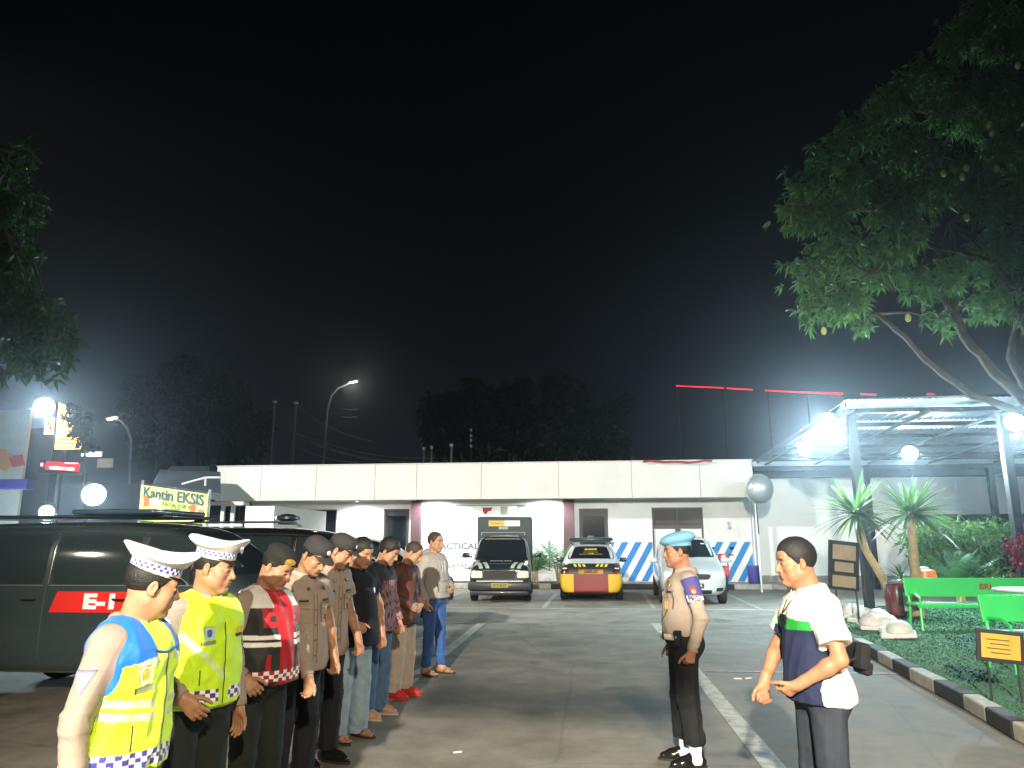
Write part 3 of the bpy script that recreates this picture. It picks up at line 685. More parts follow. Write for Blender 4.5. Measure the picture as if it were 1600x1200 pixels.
def _line_on(s, obj, name, m, pts, r=.003, n=6):
    b = s.bv(obj); Q = []
    for (c, face) in pts:
        R = s.L @ rotm('Z', -face); nn = R @ V(0, 1, 0); q = Vector(s.up(V(*c))) + Vector(nn) * .12; h = b.ray_cast(q, -Vector(nn), .4)
        if h[0] is not None: Q.append(np.array(h[0]) + nn * r * .3)
    if len(Q) < 2: return None
    mb = MB(); mb.tube(Q, r, n); return mb.build(name, m, obj, smooth=True)
Fig.line_on = _line_on
def peaked_cap(s, tilt=-6, back=0., name='peaked_cap'):
    """white police cap: flared saddle-shaped crown, chequered band, black visor"""
    R = s.HR @ rotm('X', tilt); c = s.hc + s.HR @ V(0, -.012, .048); g = lambda x, y, z: c + R @ V(x, y, z)
    n = 72; rows = []
    prof = [(.0, .0), (.002, .022), (.003, .043), (.012, .050), (.030, .062), (.044, .074)]
    for (o, z) in prof: rows.append((o, z, 0))
    vs = []; cols = []; fs = []; W = (.80, .80, .78); B = (.035, .04, .22)
    for ri, (o, z, _) in enumerate(rows):
        for k in range(n):
            A = 2 * PI * k / n; x = math.cos(A); y = math.sin(A); up = smooth01(np.array([z]), .045, .074)[0]
            zz = z + up * (.050 * max(0, y) ** 2 + .016 * max(0, -y) ** 2 - .012 * x * x); fl = o * (1 + (.25 * max(0, y) + .35 * max(0, -y)))
            vs.append(g(x * (.083 + fl), y * (.101 + fl), zz))
    m = len(rows)
    tops = [(.97, .010), (.90, .014), (.75, .017), (.5, .021), (.25, .023), (.004, .024)]
    for (f, dz) in tops:
        for k in range(n):
            A = 2 * PI * k / n; x = math.cos(A); y = math.sin(A); o = .044
            zz = .074 + dz + f * f * (.050 * max(0, y) ** 2 + .016 * max(0, -y) ** 2 - .012 * x * x); fl = o * (1 + (.25 * max(0, y) + .35 * max(0, -y)))
            vs.append(g(x * (.083 + fl) * f, y * (.101 + fl) * f, zz))
    m += len(tops)
    for i in range(m - 1):
        for k in range(n): fs.append((i * n + k, i * n + (k + 1) % n, (i + 1) * n + (k + 1) % n, (i + 1) * n + k))
    mb = MB(); mb.add(vs, fs); cap = mb.build(name, M['cap_white'], s.root, smooth=True); sm = cap.modifiers.new('s', 'SOLIDIFY'); sm.thickness = .003; sm.offset = -1
    vs = []; fs = []; mi = []; nn = 96; R3 = 2
    for j in range(R3 + 1):
        for k in range(nn):
            A = 2 * PI * k / nn; vs.append(g(math.cos(A) * .0880, math.sin(A) * .1060, .018 + .012 * j))
    for j in range(R3):
        for k in range(nn): fs.append((j * nn + k, j * nn + (k + 1) % nn, (j + 1) * nn + (k + 1) % nn, (j + 1) * nn + k)); mi.append(((k // 2) + j) % 2)
    mb = MB(); mb.add(vs, fs); mb.mi = mi; mb.build('chequered_band', [M['check_blue'], M['check_white']], cap)
    vs = []; fs = []; nx, ny = 20, 5
    for j in range(ny + 1):
        for i in range(nx + 1):
            A = math.radians(25 + 130 * i / nx); t = j / ny; w_ = math.sin(PI * i / nx) ** .7
            rx = .085; ry = .104; x = math.cos(A) * rx; y = math.sin(A) * ry
            vs.append(g(x * (1 + .02 * t), y + .055 * t * w_, .008 - .030 * t * w_ + .006 * (1 - (2 * i / nx - 1) ** 2) * t))
    for j in range(ny):
        for i in range(nx): fs.append((j * (nx + 1) + i, j * (nx + 1) + i + 1, (j + 1) * (nx + 1) + i + 1, (j + 1) * (nx + 1) + i))
    mb = MB(); mb.add(vs, fs); o = mb.build('visor', M['gloss_black'], cap, smooth=True); sm = o.modifiers.new('s', 'SOLIDIFY'); sm.thickness = .003
    mb = MB(); mb.lathe([(.001, 0), (.020, 0), (.018, .004), (.008, .007), (.001, .008)], (0, 0, 0), 16, None, 1, 1.25)
    Q = R @ rotm('X', -78); mb.v = [tuple(g(0, .128, .072) + Q @ np.array(v)) for v in mb.v]; mb.build('cap_badge', M['silver'], cap, smooth=True)
    return cap
def beret(s, m, c0=(0, .0, .085), r=(.10, .125, .045), tilt=(8, -8), name='beret', band=True):
    R = s.HR @ rotm('X', -tilt[0]) @ rotm('Y', tilt[1]); c = s.hc + s.HR @ V(*c0); g = lambda x, y, z: s.hc + s.HR @ V(x, y, z)
    P = [ell(c, r, R, .02), ell(g(0, -.014, .05), (.084, .104, .062), s.HR, .02, cuts=[(g(0, 0, .043), -s.HR[:, 2])])]
    return s.cloth(name, P, m, None, .005, .002, (20, 20, 20), None, 9)
def ballcap(s, m, badge=True):
    H = s.HR; g = lambda x, y, z: s.hc + H @ V(x, y, z)
    P = [ell(g(0, -.012, .055), (.086, .106, .085), H, .01, cuts=[(g(0, 0, .038), H @ nrm(V(0, .12, -1)))]), ell(g(0, .04, .09), (.07, .058, .05), H, .03)]
    o = s.cloth('cap', P, m, None, .005, .0012, (20, 20, 20), None, 9); vs = []; fs = []; nx, ny = 18, 5
    for j in range(ny + 1):
        for i in range(nx + 1):
            A = math.radians(28 + 124 * i / nx); t = j / ny; w_ = math.sin(PI * i / nx) ** .55
            vs.append(g(math.cos(A) * .085, math.sin(A) * .103 + .07 * t * w_, .044 - .016 * t * w_ + .012 * math.sin(PI * i / nx) - .003))
    for j in range(ny):
        for i in range(nx): fs.append((j * (nx + 1) + i, j * (nx + 1) + i + 1, (j + 1) * (nx + 1) + i + 1, (j + 1) * (nx + 1) + i))
    mb = MB(); mb.add(vs, fs); b = mb.build('brim', m, o, smooth=True); sm = b.modifiers.new('s', 'SOLIDIFY'); sm.thickness = .003
    mb = MB(); mb.lathe([(.001, 0), (.017, 0), (.016, .003), (.001, .004)], n=18); Q = H @ rotm('X', -75); mb.v = [tuple(g(0, .0985, .092) + Q @ np.array(v)) for v in mb.v]
    mb.build('cap_badge', M['badge_white'], o, smooth=True)
    return o
# ---------------------------------------------------------------- the people in the picture
NEON = V(*lin((196, 238, 40))); BLUEV = V(*lin((20, 95, 190))); SILV = V(.42, .45, .36); WHITE = V(.75, .75, .74); CHB = V(*lin((50, 50, 130)))
def chequer(u, z, z0, sq, c, a, b, rows=3):
    k = (np.floor(u / sq) + np.floor((z - z0) / sq)) % 2; m = ((z > z0) & (z < z0 + rows * sq)).astype(float)
    return np.where(m[:, None] > 0, np.where(k[:, None] > 0, a, b), c)
def vest(s, colf, hem=.86, off=.030, m=None, h=None, name='vest', hole=.088, seed=21, wr=.015, flare=.0):
    P = s.torso(off, .07); b = s.belly; w = s.w
    P.append(ell(V(0, b * .35, .92), (.165 * w + off + flare + b * .35, .115 * w + off + flare + b * .45, .24), None, .06, cuts=[(V(0, 0, hem), V(0, 0, -1))]))
    for q in P:
        if q['t'] == 'e' and q['c'][2] - q['r'][2] < hem: q['cuts'] = [(V(0, 0, hem), V(0, 0, -1))]
    for a in s.arm.values():
        ax_ = nrm(a['e'] - a['sh']); o = a['sh'] + s.L @ V(a['sd'] * .028, 0, 0)
        P.append(cone(o + V(a['sd'] * .02, 0, .03), o + V(a['sd'] * .045, 0, -.10), hole, hole * .9, .012, 's'))
    P.append(dict(t='e', c=s.neck0 + s.L @ V(0, .03, .05), r=V(.075, .085, .075), R=s.L, k=.012, op='s', cuts=None))
    fo = [(s.up(V(.1, .1, 1.2)), V(.5, 0, 1), .16, .006, 50), (s.up(V(-.1, .1, 1.1)), V(-.4, 0, 1), .16, .006, 50), (s.up(V(.12, .08, .98)), V(.3, 0, 1), .14, .006, 60)]
    return s.cloth(name, P, m or M['vest'], colf, h, wr, (14, 14, 5), None, seed, fo)
def ang_u(Q): return np.arctan2(Q[:, 0], Q[:, 1]) * .155
G_ROW = 'men standing in line along the white kerb-side marking'
def arm_gap(Q, hole=.088):
    a = V(.218, -.012, 1.405); b = V(.243, -.012, 1.275); P = np.stack([np.abs(Q[:, 0]), Q[:, 1], Q[:, 2]], 1) - a; ba = b - a; t = np.clip(P @ ba / (ba @ ba), 0, 1); return np.linalg.norm(P - t[:, None] * ba, axis=1) - hole
def mk_vest_blue(v, Q):
    x, y, z = Q[:, 0], Q[:, 1], Q[:, 2]; ax = np.abs(x); c = np.tile(NEON, (len(v), 1))
    d = z - 1.325 + .30 * (ax - .10); c = mixc(c, SILV, ((d > -.035) & (d < .0) & (ax > .055) & (ax < .145)).astype(float) * .9)
    c = mixc(c, BLUEV, (((d > .0) & (ax > .068)) | (arm_gap(Q) < .022)).astype(float))
    s1 = z - 1.16 + .10 * (.16 - ax); 
    for o in (0, -.048): c = mixc(c, SILV, ((np.abs(s1 - o) < .014) & (ax > .045) | (np.abs(s1 - o) < .014) & (y < 0)).astype(float) * .75)
    c = chequer(ang_u(Q), z, .920, .0205, c, CHB, WHITE)
    return c
def mk_vest_neon(v, Q):
    x, y, z = Q[:, 0], Q[:, 1], Q[:, 2]; ax = np.abs(x); c = np.tile(V(*lin((185, 228, 40))), (len(v), 1))
    a = np.abs(z - (1.26 - 1.6 * (x - .02) ** 1) + .0); c = mixc(c, V(.55, .62, .5), (1 - smooth01(np.abs(z - 1.2 + (.13 - x) * 1.1), .012, .03)) * (x > 0) * .6)
    m = (ax > .03).astype(float); cc = chequer(ang_u(Q), z, .957, .02, c, CHB, WHITE); return np.where(m[:, None] > 0, cc, c)
def mk_vest_red(v, Q):
    x, y, z = Q[:, 0], Q[:, 1], Q[:, 2]; ax = np.abs(x); red = V(*lin((158, 22, 34))); blk = V(.018, .02, .022); c = np.tile(red, (len(v), 1))
    side = (ax > .062) & (z < 1.24); c = mixc(c, blk, side.astype(float)); c = mixc(c, blk, ((ax > .15) | (y < -.02)).astype(float))
    c = mixc(c, WHITE, ((np.abs(z - 1.185) < .013) | (np.abs(z - 1.145) < .013)).astype(float) * (ax > .055))
    c = mixc(c, V(.6, .6, .62), ((z > 1.355) & (ax > .075)).astype(float))
    c = mixc(c, red, ((np.abs(ax - .125) < .012) & (z < 1.09)).astype(float))
    return chequer(ang_u(Q), z, .930, .021, c, V(*lin((140, 30, 50))), WHITE)

def people():
    TAN = M['uniform']
    # 1 --- nearest traffic officer
    f = Fig('person', (-1.71, 2.75), 0, 1.53, .96, .02, 3, (40, 10, 4), .01, dict(R=dict(e=(.235, -.04, 1.11), w=(.245, .0, .86), d=(0, .1, -1)), L=dict(e=(-.23, -.06, 1.13), w=(-.20, -.03, .9))),
            None, (.36, .20, .115), .005, 'police officer in neon vest with blue shoulders and white peaked cap, face turned away', 11, G_ROW)
    f.body(); f.hair(M['hair'], .006, lumps=.002); f.trousers(M['black_cloth'], wide=.01)
    sh = f.shirt('shirt', M['uniform_light'], .96, full=True, off=.012, loose=0); f.collar(M['uniform_light'], parent=sh, op=14)
    v = vest(f, mk_vest_blue, .90, .030, h=.0045, flare=.012); peaked_cap(f, -4)
    f.line_on(v, 'zipper', M['seam'], [((.0 + .004 * math.sin(z * 9), .1, z), 0) for z in np.linspace(.905, 1.34, 26)], .0035)
    f.line_on(v, 'pocket_zip', M['seam'], [((.112 + .003 * math.sin(z * 40), .1, z), 38) for z in np.linspace(.99, 1.08, 8)], .0035)
    b = f.on(v, 'chest_badge', M['badge_cream'], (.095, .1, 1.265), .062, .072, 25, tilt=8, round_=.05); f.on(v, 'badge_emblem', M['gold_cloth'], (.095, .1, 1.266), .036, .046, 25, .005, 8, 8, tilt=8, round_=.25)
    f.on(v, 'name_strip', M['strip_grey'], (.088, .1, 1.212), .085, .022, 25, tilt=8)
    f.line_on(v, 'vest_binding', M['bind_blue'], [((.075 * math.sin(math.radians(a)), .1, 1.385 - .045 * math.cos(math.radians(a))), a * .6) for a in range(-60, 61, 10)], .005)
    b = f.bv(sh); a = f.arm['R']; p = a['sh'] + (a['e'] - a['sh']) * .42; nn = nrm(rotm('Z', -14) @ V(1, .28, 0)); rr = nrm(np.cross(V(0, 0, 1), nn))
    tri = [p - rr * .004 - V(0, 0, .05), p + rr * .004 - V(0, 0, .05), p + rr * .042 + V(0, 0, .034), p - rr * .042 + V(0, 0, .034)]
    patch2(b, 'sleeve_patch', M['patch_purple'], sh, tri, nn, .0035, 8, 8, 0, None, .002)
    tri2 = [p - rr * .003 - V(0, 0, .03), p + rr * .003 - V(0, 0, .03), p + rr * .028 + V(0, 0, .024), p - rr * .028 + V(0, 0, .024)]
    patch2(b, 'patch_emblem', M['patch_white'], sh, tri2, nn, .006, 8, 8, 0, None, .002)
    # 2 --- second traffic officer
    f = Fig('person', (-1.86, 3.58), -22, 1.565, .99, .04, 2, (26, 8, 0), .0, dict(R=dict(e=(.31, -.03, 1.13), w=(.235, .20, 1.0), d=(-.25, .75, -.65), n=(-.8, -.1, -.5), curl=28, spread=.4), L=dict(e=(-.25, -.04, 1.12), w=(-.25, .03, .9), curl=20)),
            None, (.33, .17, .095), .005, 'police officer in all neon vest and white peaked cap with one hand at his waist', 12, G_ROW, round_face=1.08)
    f.body(lid=.3, mous=.3); f.hair(M['hair'], .005, lumps=.002); f.trousers(M['green_black'], wide=.01)
    sh = f.shirt('shirt', M['uniform_light'], .96, full=True, off=.012, loose=0); f.collar(M['uniform_light'], parent=sh, op=14); v = vest(f, mk_vest_neon, .935, .030, h=.0045, flare=.01, seed=5); peaked_cap(f, -2)
    f.line_on(v, 'zipper', M['seam'], [((.004 * math.sin(z * 7), .1, z), 0) for z in np.linspace(.94, 1.33, 24)], .003)
    f.line_on(v, 'pocket_zip', M['seam'], [((.10, .1, z), 25) for z in np.linspace(1.04, 1.11, 6)], .003)
    f.on(v, 'chest_badge', M['badge_blue'], (.085, .1, 1.285), .055, .065, 12, tilt=6, round_=.05); f.on(v, 'badge_emblem', M['badge_navy'], (.085, .1, 1.285), .026, .036, 12, .005, tilt=6, round_=.2)
    f.on(v, 'name_strip', M['strip_green'], (.083, .1, 1.237), .075, .018, 12, tilt=6); f.on(v, 'name_strip', M['strip_dark'], (-.085, .1, 1.262), .06, .016, -12); f.on(v, 'rank_tab', M['gold_cloth'], (-.085, .1, 1.29), .05, .022, -12)
    a = f.arm['R']; p = a['sh'] + (a['e'] - a['sh']) * .22; nn = nrm(V(.9, .45, .25)); rr = nrm(np.cross(V(0, 0, 1), nn)); up_ = V(0, 0, 1); b = f.bv(sh)
    patch2(b, 'sleeve_patch', M['patch_pink'], sh, [p - rr * .036 - up_ * .032, p + rr * .036 - up_ * .032, p + rr * .036 + up_ * .032, p - rr * .036 + up_ * .032], nn, .0035, 8, 8, .25, None, .002)
    patch2(b, 'patch_emblem', M['patch_white'], sh, [p - rr * .028 - up_ * .026, p + rr * .028 - up_ * .026, p + rr * .028 + up_ * .022, p - rr * .028 + up_ * .022], nn, .006, 8, 8, .25, None, .002)
    for sd in (1, -1): f.on(sh, 'collar_pin', M['silver'], (sd * .052, .1, 1.372), .022, .016, sd * 20, .012)
    # 3 --- red vest, black beret
    f = Fig('person', (-1.86, 4.28), -22, 1.55, 1.04, .065, 2, (12, 26, 0), .015, dict(R=dict(e=(.31, -.06, 1.12), w=(.26, .16, .96), d=(-.15, .75, -.6), n=(-.7, -.2, -.6), curl=35, spread=.6), L=dict(e=(-.3, .03, 1.12), w=(-.26, .16, .92))),
            None, (.33, .17, .10), .005, 'stocky officer in red and black vest with chequered hem and black beret with gold badge', 13, G_ROW, round_face=1.12)
    f.body(lid=.8); f.hair(M['hair'], .004, lumps=.002); f.trousers(M['green_black'], wide=.012); sh = f.shirt('shirt', M['uniform_light'], .96, off=.012, loose=0); f.collar(M['uniform_light'], parent=sh, op=22)
    v = vest(f, mk_vest_red, .912, .030, h=.0045, flare=.012, seed=8)
    f.on(v, 'chest_emblem', M['strip_dark'], (.075, .1, 1.29), .045, .032, 12, round_=.2); f.on(v, 'chest_emblem', M['patch_pink'], (-.07, .1, 1.29), .03, .03, -12, round_=.2)
    bt = beret(f, M['beret_black'], (0, -.004, .088), (.092, .112, .052), (4, -3)); b = f.bv(bt); g = lambda x, y, z: f.hc + f.HR @ V(x, y, z); nn = f.HR @ nrm(V(.5, 1, .3))
    o = patch2(b, 'beret_badge', M['gold'], bt, [g(.078, .08, .060), g(.016, .11, .060), g(.016, .11, .106), g(.078, .08, .106)], nn, .004, 10, 8, .3, None, .004)
    a = f.arm['R']; p = a['sh'] + (a['e'] - a['sh']) * .22; nn = nrm(V(.85, .5, .2)); rr = nrm(np.cross(V(0, 0, 1), nn)); b = f.bv(sh)
    patch2(b, 'sleeve_patch', M['patch_red'], sh, [p - rr * .032 - V(0, 0, .04), p + rr * .032 - V(0, 0, .04), p + rr * .032 + V(0, 0, .04), p - rr * .032 + V(0, 0, .04)], nn, .0035, 8, 8, .15, None, .002)
    patch2(b, 'patch_emblem', M['gold_cloth'], sh, [p - rr * .02 - V(0, 0, .03), p + rr * .02 - V(0, 0, .03), p + rr * .02 + V(0, 0, .01), p - rr * .02 + V(0, 0, .01)], nn, .006, 8, 8, .3, None, .002)
    # 4, 5 --- tan uniforms, dark caps
    def uniform_extras(f, sh, full):
        f.line_on(sh, 'placket', M['uniform_seam'], [((-.016, .1, z), 0) for z in np.linspace(.88, 1.33, 20)], .0022); f.line_on(sh, 'placket', M['uniform_seam'], [((.016, .1, z), 0) for z in np.linspace(.88, 1.33, 20)], .0018)
        for z in (.93, 1.03, 1.13, 1.23):
            f.on(sh, 'button', M['uniform_seam'], (0, .1, z), .011, .011, 0, .004, 3, 3, round_=.3)
        for sd in (1, -1):
            pk = f.on(sh, 'pocket', M['uniform'], (sd * .085, .1, 1.205), .105, .115, sd * 14, .006, 8, 8, round_=.03, thick=.006)
            f.on(sh, 'pocket_flap', M['uniform'], (sd * .085, .1, 1.255), .11, .035, sd * 14, .011, 8, 4, round_=.03, thick=.007)
            f.line_on(sh, 'pocket_seam', M['uniform_seam'], [((sd * .085 + t * .052, .1, 1.146 + .002), sd * 14) for t in (-1, -.5, 0, .5, 1)], .0018)
            f.on(sh, 'name_tag', M['strip_dark'], (sd * .085, .1, 1.29), .07, .013, sd * 14, .006)
            f.on(sh, 'collar_pin', M['silver'], (sd * .052, .1, 1.372), .018, .018, sd * 20, .020)
        f.on(sh, 'wing_badge', M['gold'], (.085, .1, 1.25), .042, .014, 14, .013, round_=.2); f.on(sh, 'chest_badge', M['gold'], (-.085, .1, 1.24), .028, .04, -14, .013, round_=.25); f.on(sh, 'lanyard_badge', M['patch_red'], (-.08, .1, 1.17), .02, .045, -14, .012, round_=.25)
        a = f.arm['R']; p = a['sh'] + (a['e'] - a['sh']) * .25; nn = nrm(V(.85, .5, .2)); rr = nrm(np.cross(V(0, 0, 1), nn)); b = f.bv(sh)
        patch2(b, 'sleeve_patch', M['patch_pink'], sh, [p - rr * .03 - V(0, 0, .036), p + rr * .03 - V(0, 0, .036), p + rr * .03 + V(0, 0, .036), p - rr * .03 + V(0, 0, .036)], nn, .0035, 8, 8, .25, None, .002)
        patch2(b, 'patch_emblem', M['patch_white'], sh, [p - rr * .02 - V(0, 0, .02), p + rr * .02 - V(0, 0, .02), p + rr * .02 + V(0, 0, .02), p - rr * .02 + V(0, 0, .02)], nn, .006, 6, 6, .25, None, .002)
    f = Fig('person', (-1.92, 4.98), -30, 1.615, .97, .045, 5, (4, 30, 0), .03, dict(R=dict(e=(.27, -.05, 1.12), w=(.25, .06, .88)), L=dict(e=(-.26, .0, 1.12), w=(-.24, .12, .9), curl=45)),
            None, (.33, .18, .10), .0055, 'officer in tan uniform and dark cap standing next to the red vest', 14, G_ROW)
    f.body(lid=.75); f.hair(M['hair'], .004, lumps=.002); f.trousers(M['navy_black'], wide=.012, cuff=.09); f.shoes(M['boot'], M['rubber'], .08, 'boot'); sh = f.shirt('shirt', TAN, .832, full=False, off=.014, loose=.012, flare=.006, wr=.013); f.collar(TAN, parent=sh, op=14); uniform_extras(f, sh, True); ballcap(f, M['cap_dark'])
    f = Fig('person', (-1.98, 5.66), -28, 1.635, .93, .03, 5, (26, 26, 0), .03, dict(R=dict(e=(.25, -.03, 1.12), w=(.24, .05, .87)), L=dict(e=(-.25, .0, 1.12), w=(-.22, .16, .92))),
            None, (.34, .18, .11), .0055, 'officer in tan uniform and dark cap next to the man in black polo', 15, G_ROW)
    f.body(lid=.9); f.hair(M['hair'], .004, lumps=.002); f.trousers(M['navy_black'], wide=.012, cuff=.09); f.shoes(M['boot'], M['rubber'], .08, 'boot'); sh = f.shirt('shirt', TAN, .812, full=False, off=.014, loose=.012, flare=.002, seed=6, wr=.013); f.collar(TAN, parent=sh, op=14); uniform_extras(f, sh, True); ballcap(f, M['cap_dark'])
    # 6 --- black polo, pale jeans
    f = Fig('person', (-1.98, 6.38), -32, 1.59, 1.02, .06, 2, (4, 16, 0), .02, dict(R=dict(e=(.28, .03, 1.13), w=(.20, .24, 1.02), d=(-.35, .7, -.6), n=(-.6, -.5, -.6), curl=50), L=dict(e=(-.28, .02, 1.12), w=(-.27, .09, .9))),
            None, (.36, .19, .115), .0055, 'man in black short sleeved polo, pale blue jeans and flip flops', 16, G_ROW, round_face=1.14)
    f.body(bare_feet=True, lid=.85); f.hair(M['hair'], .012, front=.058, lumps=.004, top=.006); f.trousers(M['jeans_pale'], wide=.022, cuff=.035, off=.018, wr=.009); f.sandals(M['sandal_dark'])
    sh = f.shirt('polo_shirt', M['black_shirt'], .812, full=False, off=.016, loose=.02, flare=.012, wr=.013); f.collar(M['black_shirt'], parent=sh, op=12)
    f.on(sh, 'logo_patch', M['patch_white'], (-.085, .1, 1.27), .02, .05, -14, round_=.25, tilt=14)
    a = f.arm['R']; d = nrm(a['w'] - a['e']); mb = MB(); mb.tube([a['w'] - d * .035, a['w'] - d * .012], .034, 14); mb.build('watch_strap', M['gloss_black'], f.root, smooth=True)
    # 7 --- grey shirt with batik front
    def batik(v, Q):
        n = wrinkle(v, 77, 1., (40, 40, 40)); n2 = wrinkle(v, 78, 1., (70, 70, 70)); c = np.tile(V(.035, .04, .055), (len(v), 1)); m = ((Q[:, 1] > .03) & (Q[:, 2] < 1.31) & (Q[:, 0] < .115)).astype(float)
        c = mixc(c, V(*lin((150, 112, 118))), m * smooth01(n, -.35, -.1)); return mixc(c, V(.05, .03, .035), m * (n2 > .15) * .75)
    f = Fig('person', (-2.0, 7.18), -20, 1.60, .93, .03, 4, (12, 24, 0), .03, dict(R=dict(e=(.25, -.03, 1.12), w=(.23, .10, .90)), L=dict(e=(-.25, .0, 1.12), w=(-.2, .14, .9))),
            None, (.34, .18, .11), .006, 'man in dark grey shirt with pink patterned front and blue jeans', 17, G_ROW)
    f.body(lid=.9, mous=.7); f.hair(M['hair'], .013, front=.056, top=.006, lumps=.005); f.trousers(M['jeans_mid'], wide=.02, cuff=.04, off=.016); f.shoes(M['shoe_beige'], M['sole_pale']); sh = f.shirt('shirt', M['cloth_attr'], .83, full=True, off=.015, wr=.013, colf=batik); f.collar(M['grey_cloth'], parent=sh, op=16)
    # 8 --- brown jacket
    def brown(v, Q):
        c = np.tile(V(*lin((92, 58, 48))), (len(v), 1)); w_ = .018 + .055 * smooth01(1.36 - Q[:, 2], 0, .45)
        return mixc(c, V(.022, .016, .04), ((np.abs(Q[:, 0] + .015) < w_) & (Q[:, 1] > .02)).astype(float))
    f = Fig('person', (-1.96, 8.06), -20, 1.57, .93, .025, 4, (14, 26, 0), .03, dict(R=dict(e=(.26, .0, 1.13), w=(.06, .22, .97), d=(-.8, .35, -.35), n=(-.1, -1, 0), curl=30), L=dict(e=(-.26, .0, 1.13), w=(-.06, .23, .96), d=(.8, .3, -.4), n=(.1, -1, 0), curl=30)),
            None, (.38, .21, .13), .006, 'shaven man in brown jacket over dark shirt, cream trousers and red shoes', 18, G_ROW)
    f.body(lid=.9); f.hair(M['hair_short'], .003, front=.062, lumps=.0005); f.trousers(M['cream_cloth'], wide=.016, cuff=.07, off=.015); f.shoes(M['shoe_red'], M['shoe_red']); sh = f.shirt('jacket', M['leather_attr'], .81, full=True, off=.020, colf=brown, wr=.013); f.collar(M['leather_brown'], parent=sh, op=34, hgt=.03)
    f.line_on(sh, 'jacket_edge', M['seam'], [((.06 - .05 * smooth01(np.array([z]), .9, 1.35)[0], .1, z), 8) for z in np.linspace(.87, 1.34, 14)], .004)
    # 9 --- hoodie
    f = Fig('person', (-1.90, 9.42), -26, 1.67, .92, .03, -2, (2, 4, 0), .0, dict(R=dict(e=(.27, -.04, 1.12), w=(.24, .06, .88), curl=30), L=dict(e=(-.25, -.02, 1.12), w=(-.12, .19, 1.02), d=(.6, .5, -.2), n=(0, -1, 0))),
            dict(R=dict(kn=(.115, .02, .49), an=(.15, .0, .085)), L=dict(kn=(-.10, .03, .49), an=(-.10, .05, .085))), (.40, .22, .135), .006, 'young man in light grey hooded sweatshirt, blue jeans and dark sandals, last in the line', 19, G_ROW)
    f.body(bare_feet=True, lid=.2); f.hair(M['hair_short'], .005, lumps=.001); f.trousers(M['jeans_blue'], wide=.0, cuff=.10, off=.010); f.sandals(M['sandal_dark'])
    sh = f.shirt('hoodie', M['hoodie'], .92, full=True, off=.024, flare=.016, wr=.015)
    P = [ell(f.neck0 + V(0, -.075, -.02), (.10, .06, .085), None, .03), cone(f.neck0 + V(.06, -.03, .02), f.neck0 + V(.045, .07, -.02), .03, .026, .03), cone(f.neck0 + V(-.06, -.03, .02), f.neck0 + V(-.045, .07, -.02), .03, .026, .03)]
    f.cloth('hood', P, M['hoodie'], None, .006, .004, (20, 20, 20), sh, 3); f.on(sh, 'front_pocket', M['hoodie'], (0, .1, 1.05), .24, .13, 0, .006, 10, 6, thick=.008)
    for sd in (1, -1): f.line_on(sh, 'drawstring', M['patch_white'], [((sd * .03, .1, z), 0) for z in np.linspace(1.22, 1.36, 6)], .003)
    # 10 --- officer in front of the line
    f = Fig('person', (.71, 5.92), 186, 1.60, .94, .04, -3, (-2, 4, 0), .02, dict(L=dict(e=(-.235, -.08, 1.12), w=(-.24, -.015, .875), d=(0, .25, -1), n=(1, .2, 0), curl=70), R=dict(e=(.24, -.04, 1.12), w=(.23, .04, .88), curl=70)),
            dict(R=dict(kn=(.09, .02, .49), an=(.10, .0, .085)), L=dict(kn=(-.09, .01, .49), an=(-.10, -.03, .085))), (.33, .16, .095), .005, 'officer in tan shirt, light blue beret and armband facing the line of men', 20)
    f.body(lid=.4); f.hair(M['hair'], .004, lumps=.001); f.trousers(M['black_cloth'], wide=.022, cuff=.17, off=.015, blouse=True, top=.975)
    f.shoes(M['boot'], M['rubber'], .10, 'boot')
    for l in f.leg.values():
        a = V(l['an'][0], l['an'][1], 0); d = f.footdir(l)
        f.cloth('white_spat', [cone(a + V(0, 0, .05), l['an'] + V(0, 0, .11), .050, .052, .02, cuts=[(V(0, 0, .03), V(0, 0, -1))]), cone(a + V(0, 0, .06), a + d * .07 + V(0, 0, .05), .048, .042, .02, cuts=[(V(0, 0, .03), V(0, 0, -1))])], M['cap_white'], None, .005, .001, (10, 10, 10), None, 2)
    sh = f.shirt('shirt', TAN, .972, full=True, off=.013, flare=-.012, wr=.011); f.collar(TAN, parent=sh, op=14); 
    for sd in (1, -1):
        f.on(sh, 'pocket', TAN, (sd * .085, .1, 1.21), .10, .11, sd * 14, .006, 8, 8, thick=.006); f.on(sh, 'pocket_flap', TAN, (sd * .085, .1, 1.258), .105, .034, sd * 14, .011, 8, 4, thick=.006); f.on(sh, 'name_tag', M['strip_dark'], (sd * .085, .1, 1.285), .065, .013, sd * 14, .006)
    f.line_on(sh, 'placket', M['uniform_seam'], [((-.014, .1, z), 0) for z in np.linspace(1.0, 1.33, 16)], .002)
    f.on(sh, 'rank_tab', M['gold'], (-.10, .1, 1.335), .03, .022, -30, .006, round_=.2); f.on(sh, 'chest_badge', M['gold'], (-.07, .1, 1.255), .03, .032, -14, .013, round_=.25); f.on(sh, 'lanyard_badge', M['gold_cloth'], (-.07, .1, 1.18), .026, .07, -16, .013, round_=.2, tilt=12)
    f.on(sh, 'collar_pin', M['gold'], (-.055, .1, 1.375), .02, .018, -25, .022, round_=.2)
    f.line_on(sh, 'lanyard', M['seam'], [((-.13 + .12 * t, .1, 1.30 - .24 * t - .05 * math.sin(PI * t)), -25 + 20 * t) for t in np.linspace(0, 1, 12)], .004)
    w = f.w; mb = MB(); n = 48; vs = []
    for (z, o) in ((.930, .0), (.972, .0)):
        for k in range(n):
            A = 2 * PI * k / n; vs.append(V(math.cos(A) * (.188 * w), math.sin(A) * (.140 * w + f.belly * .75) + .01 + f.belly * .20, z))
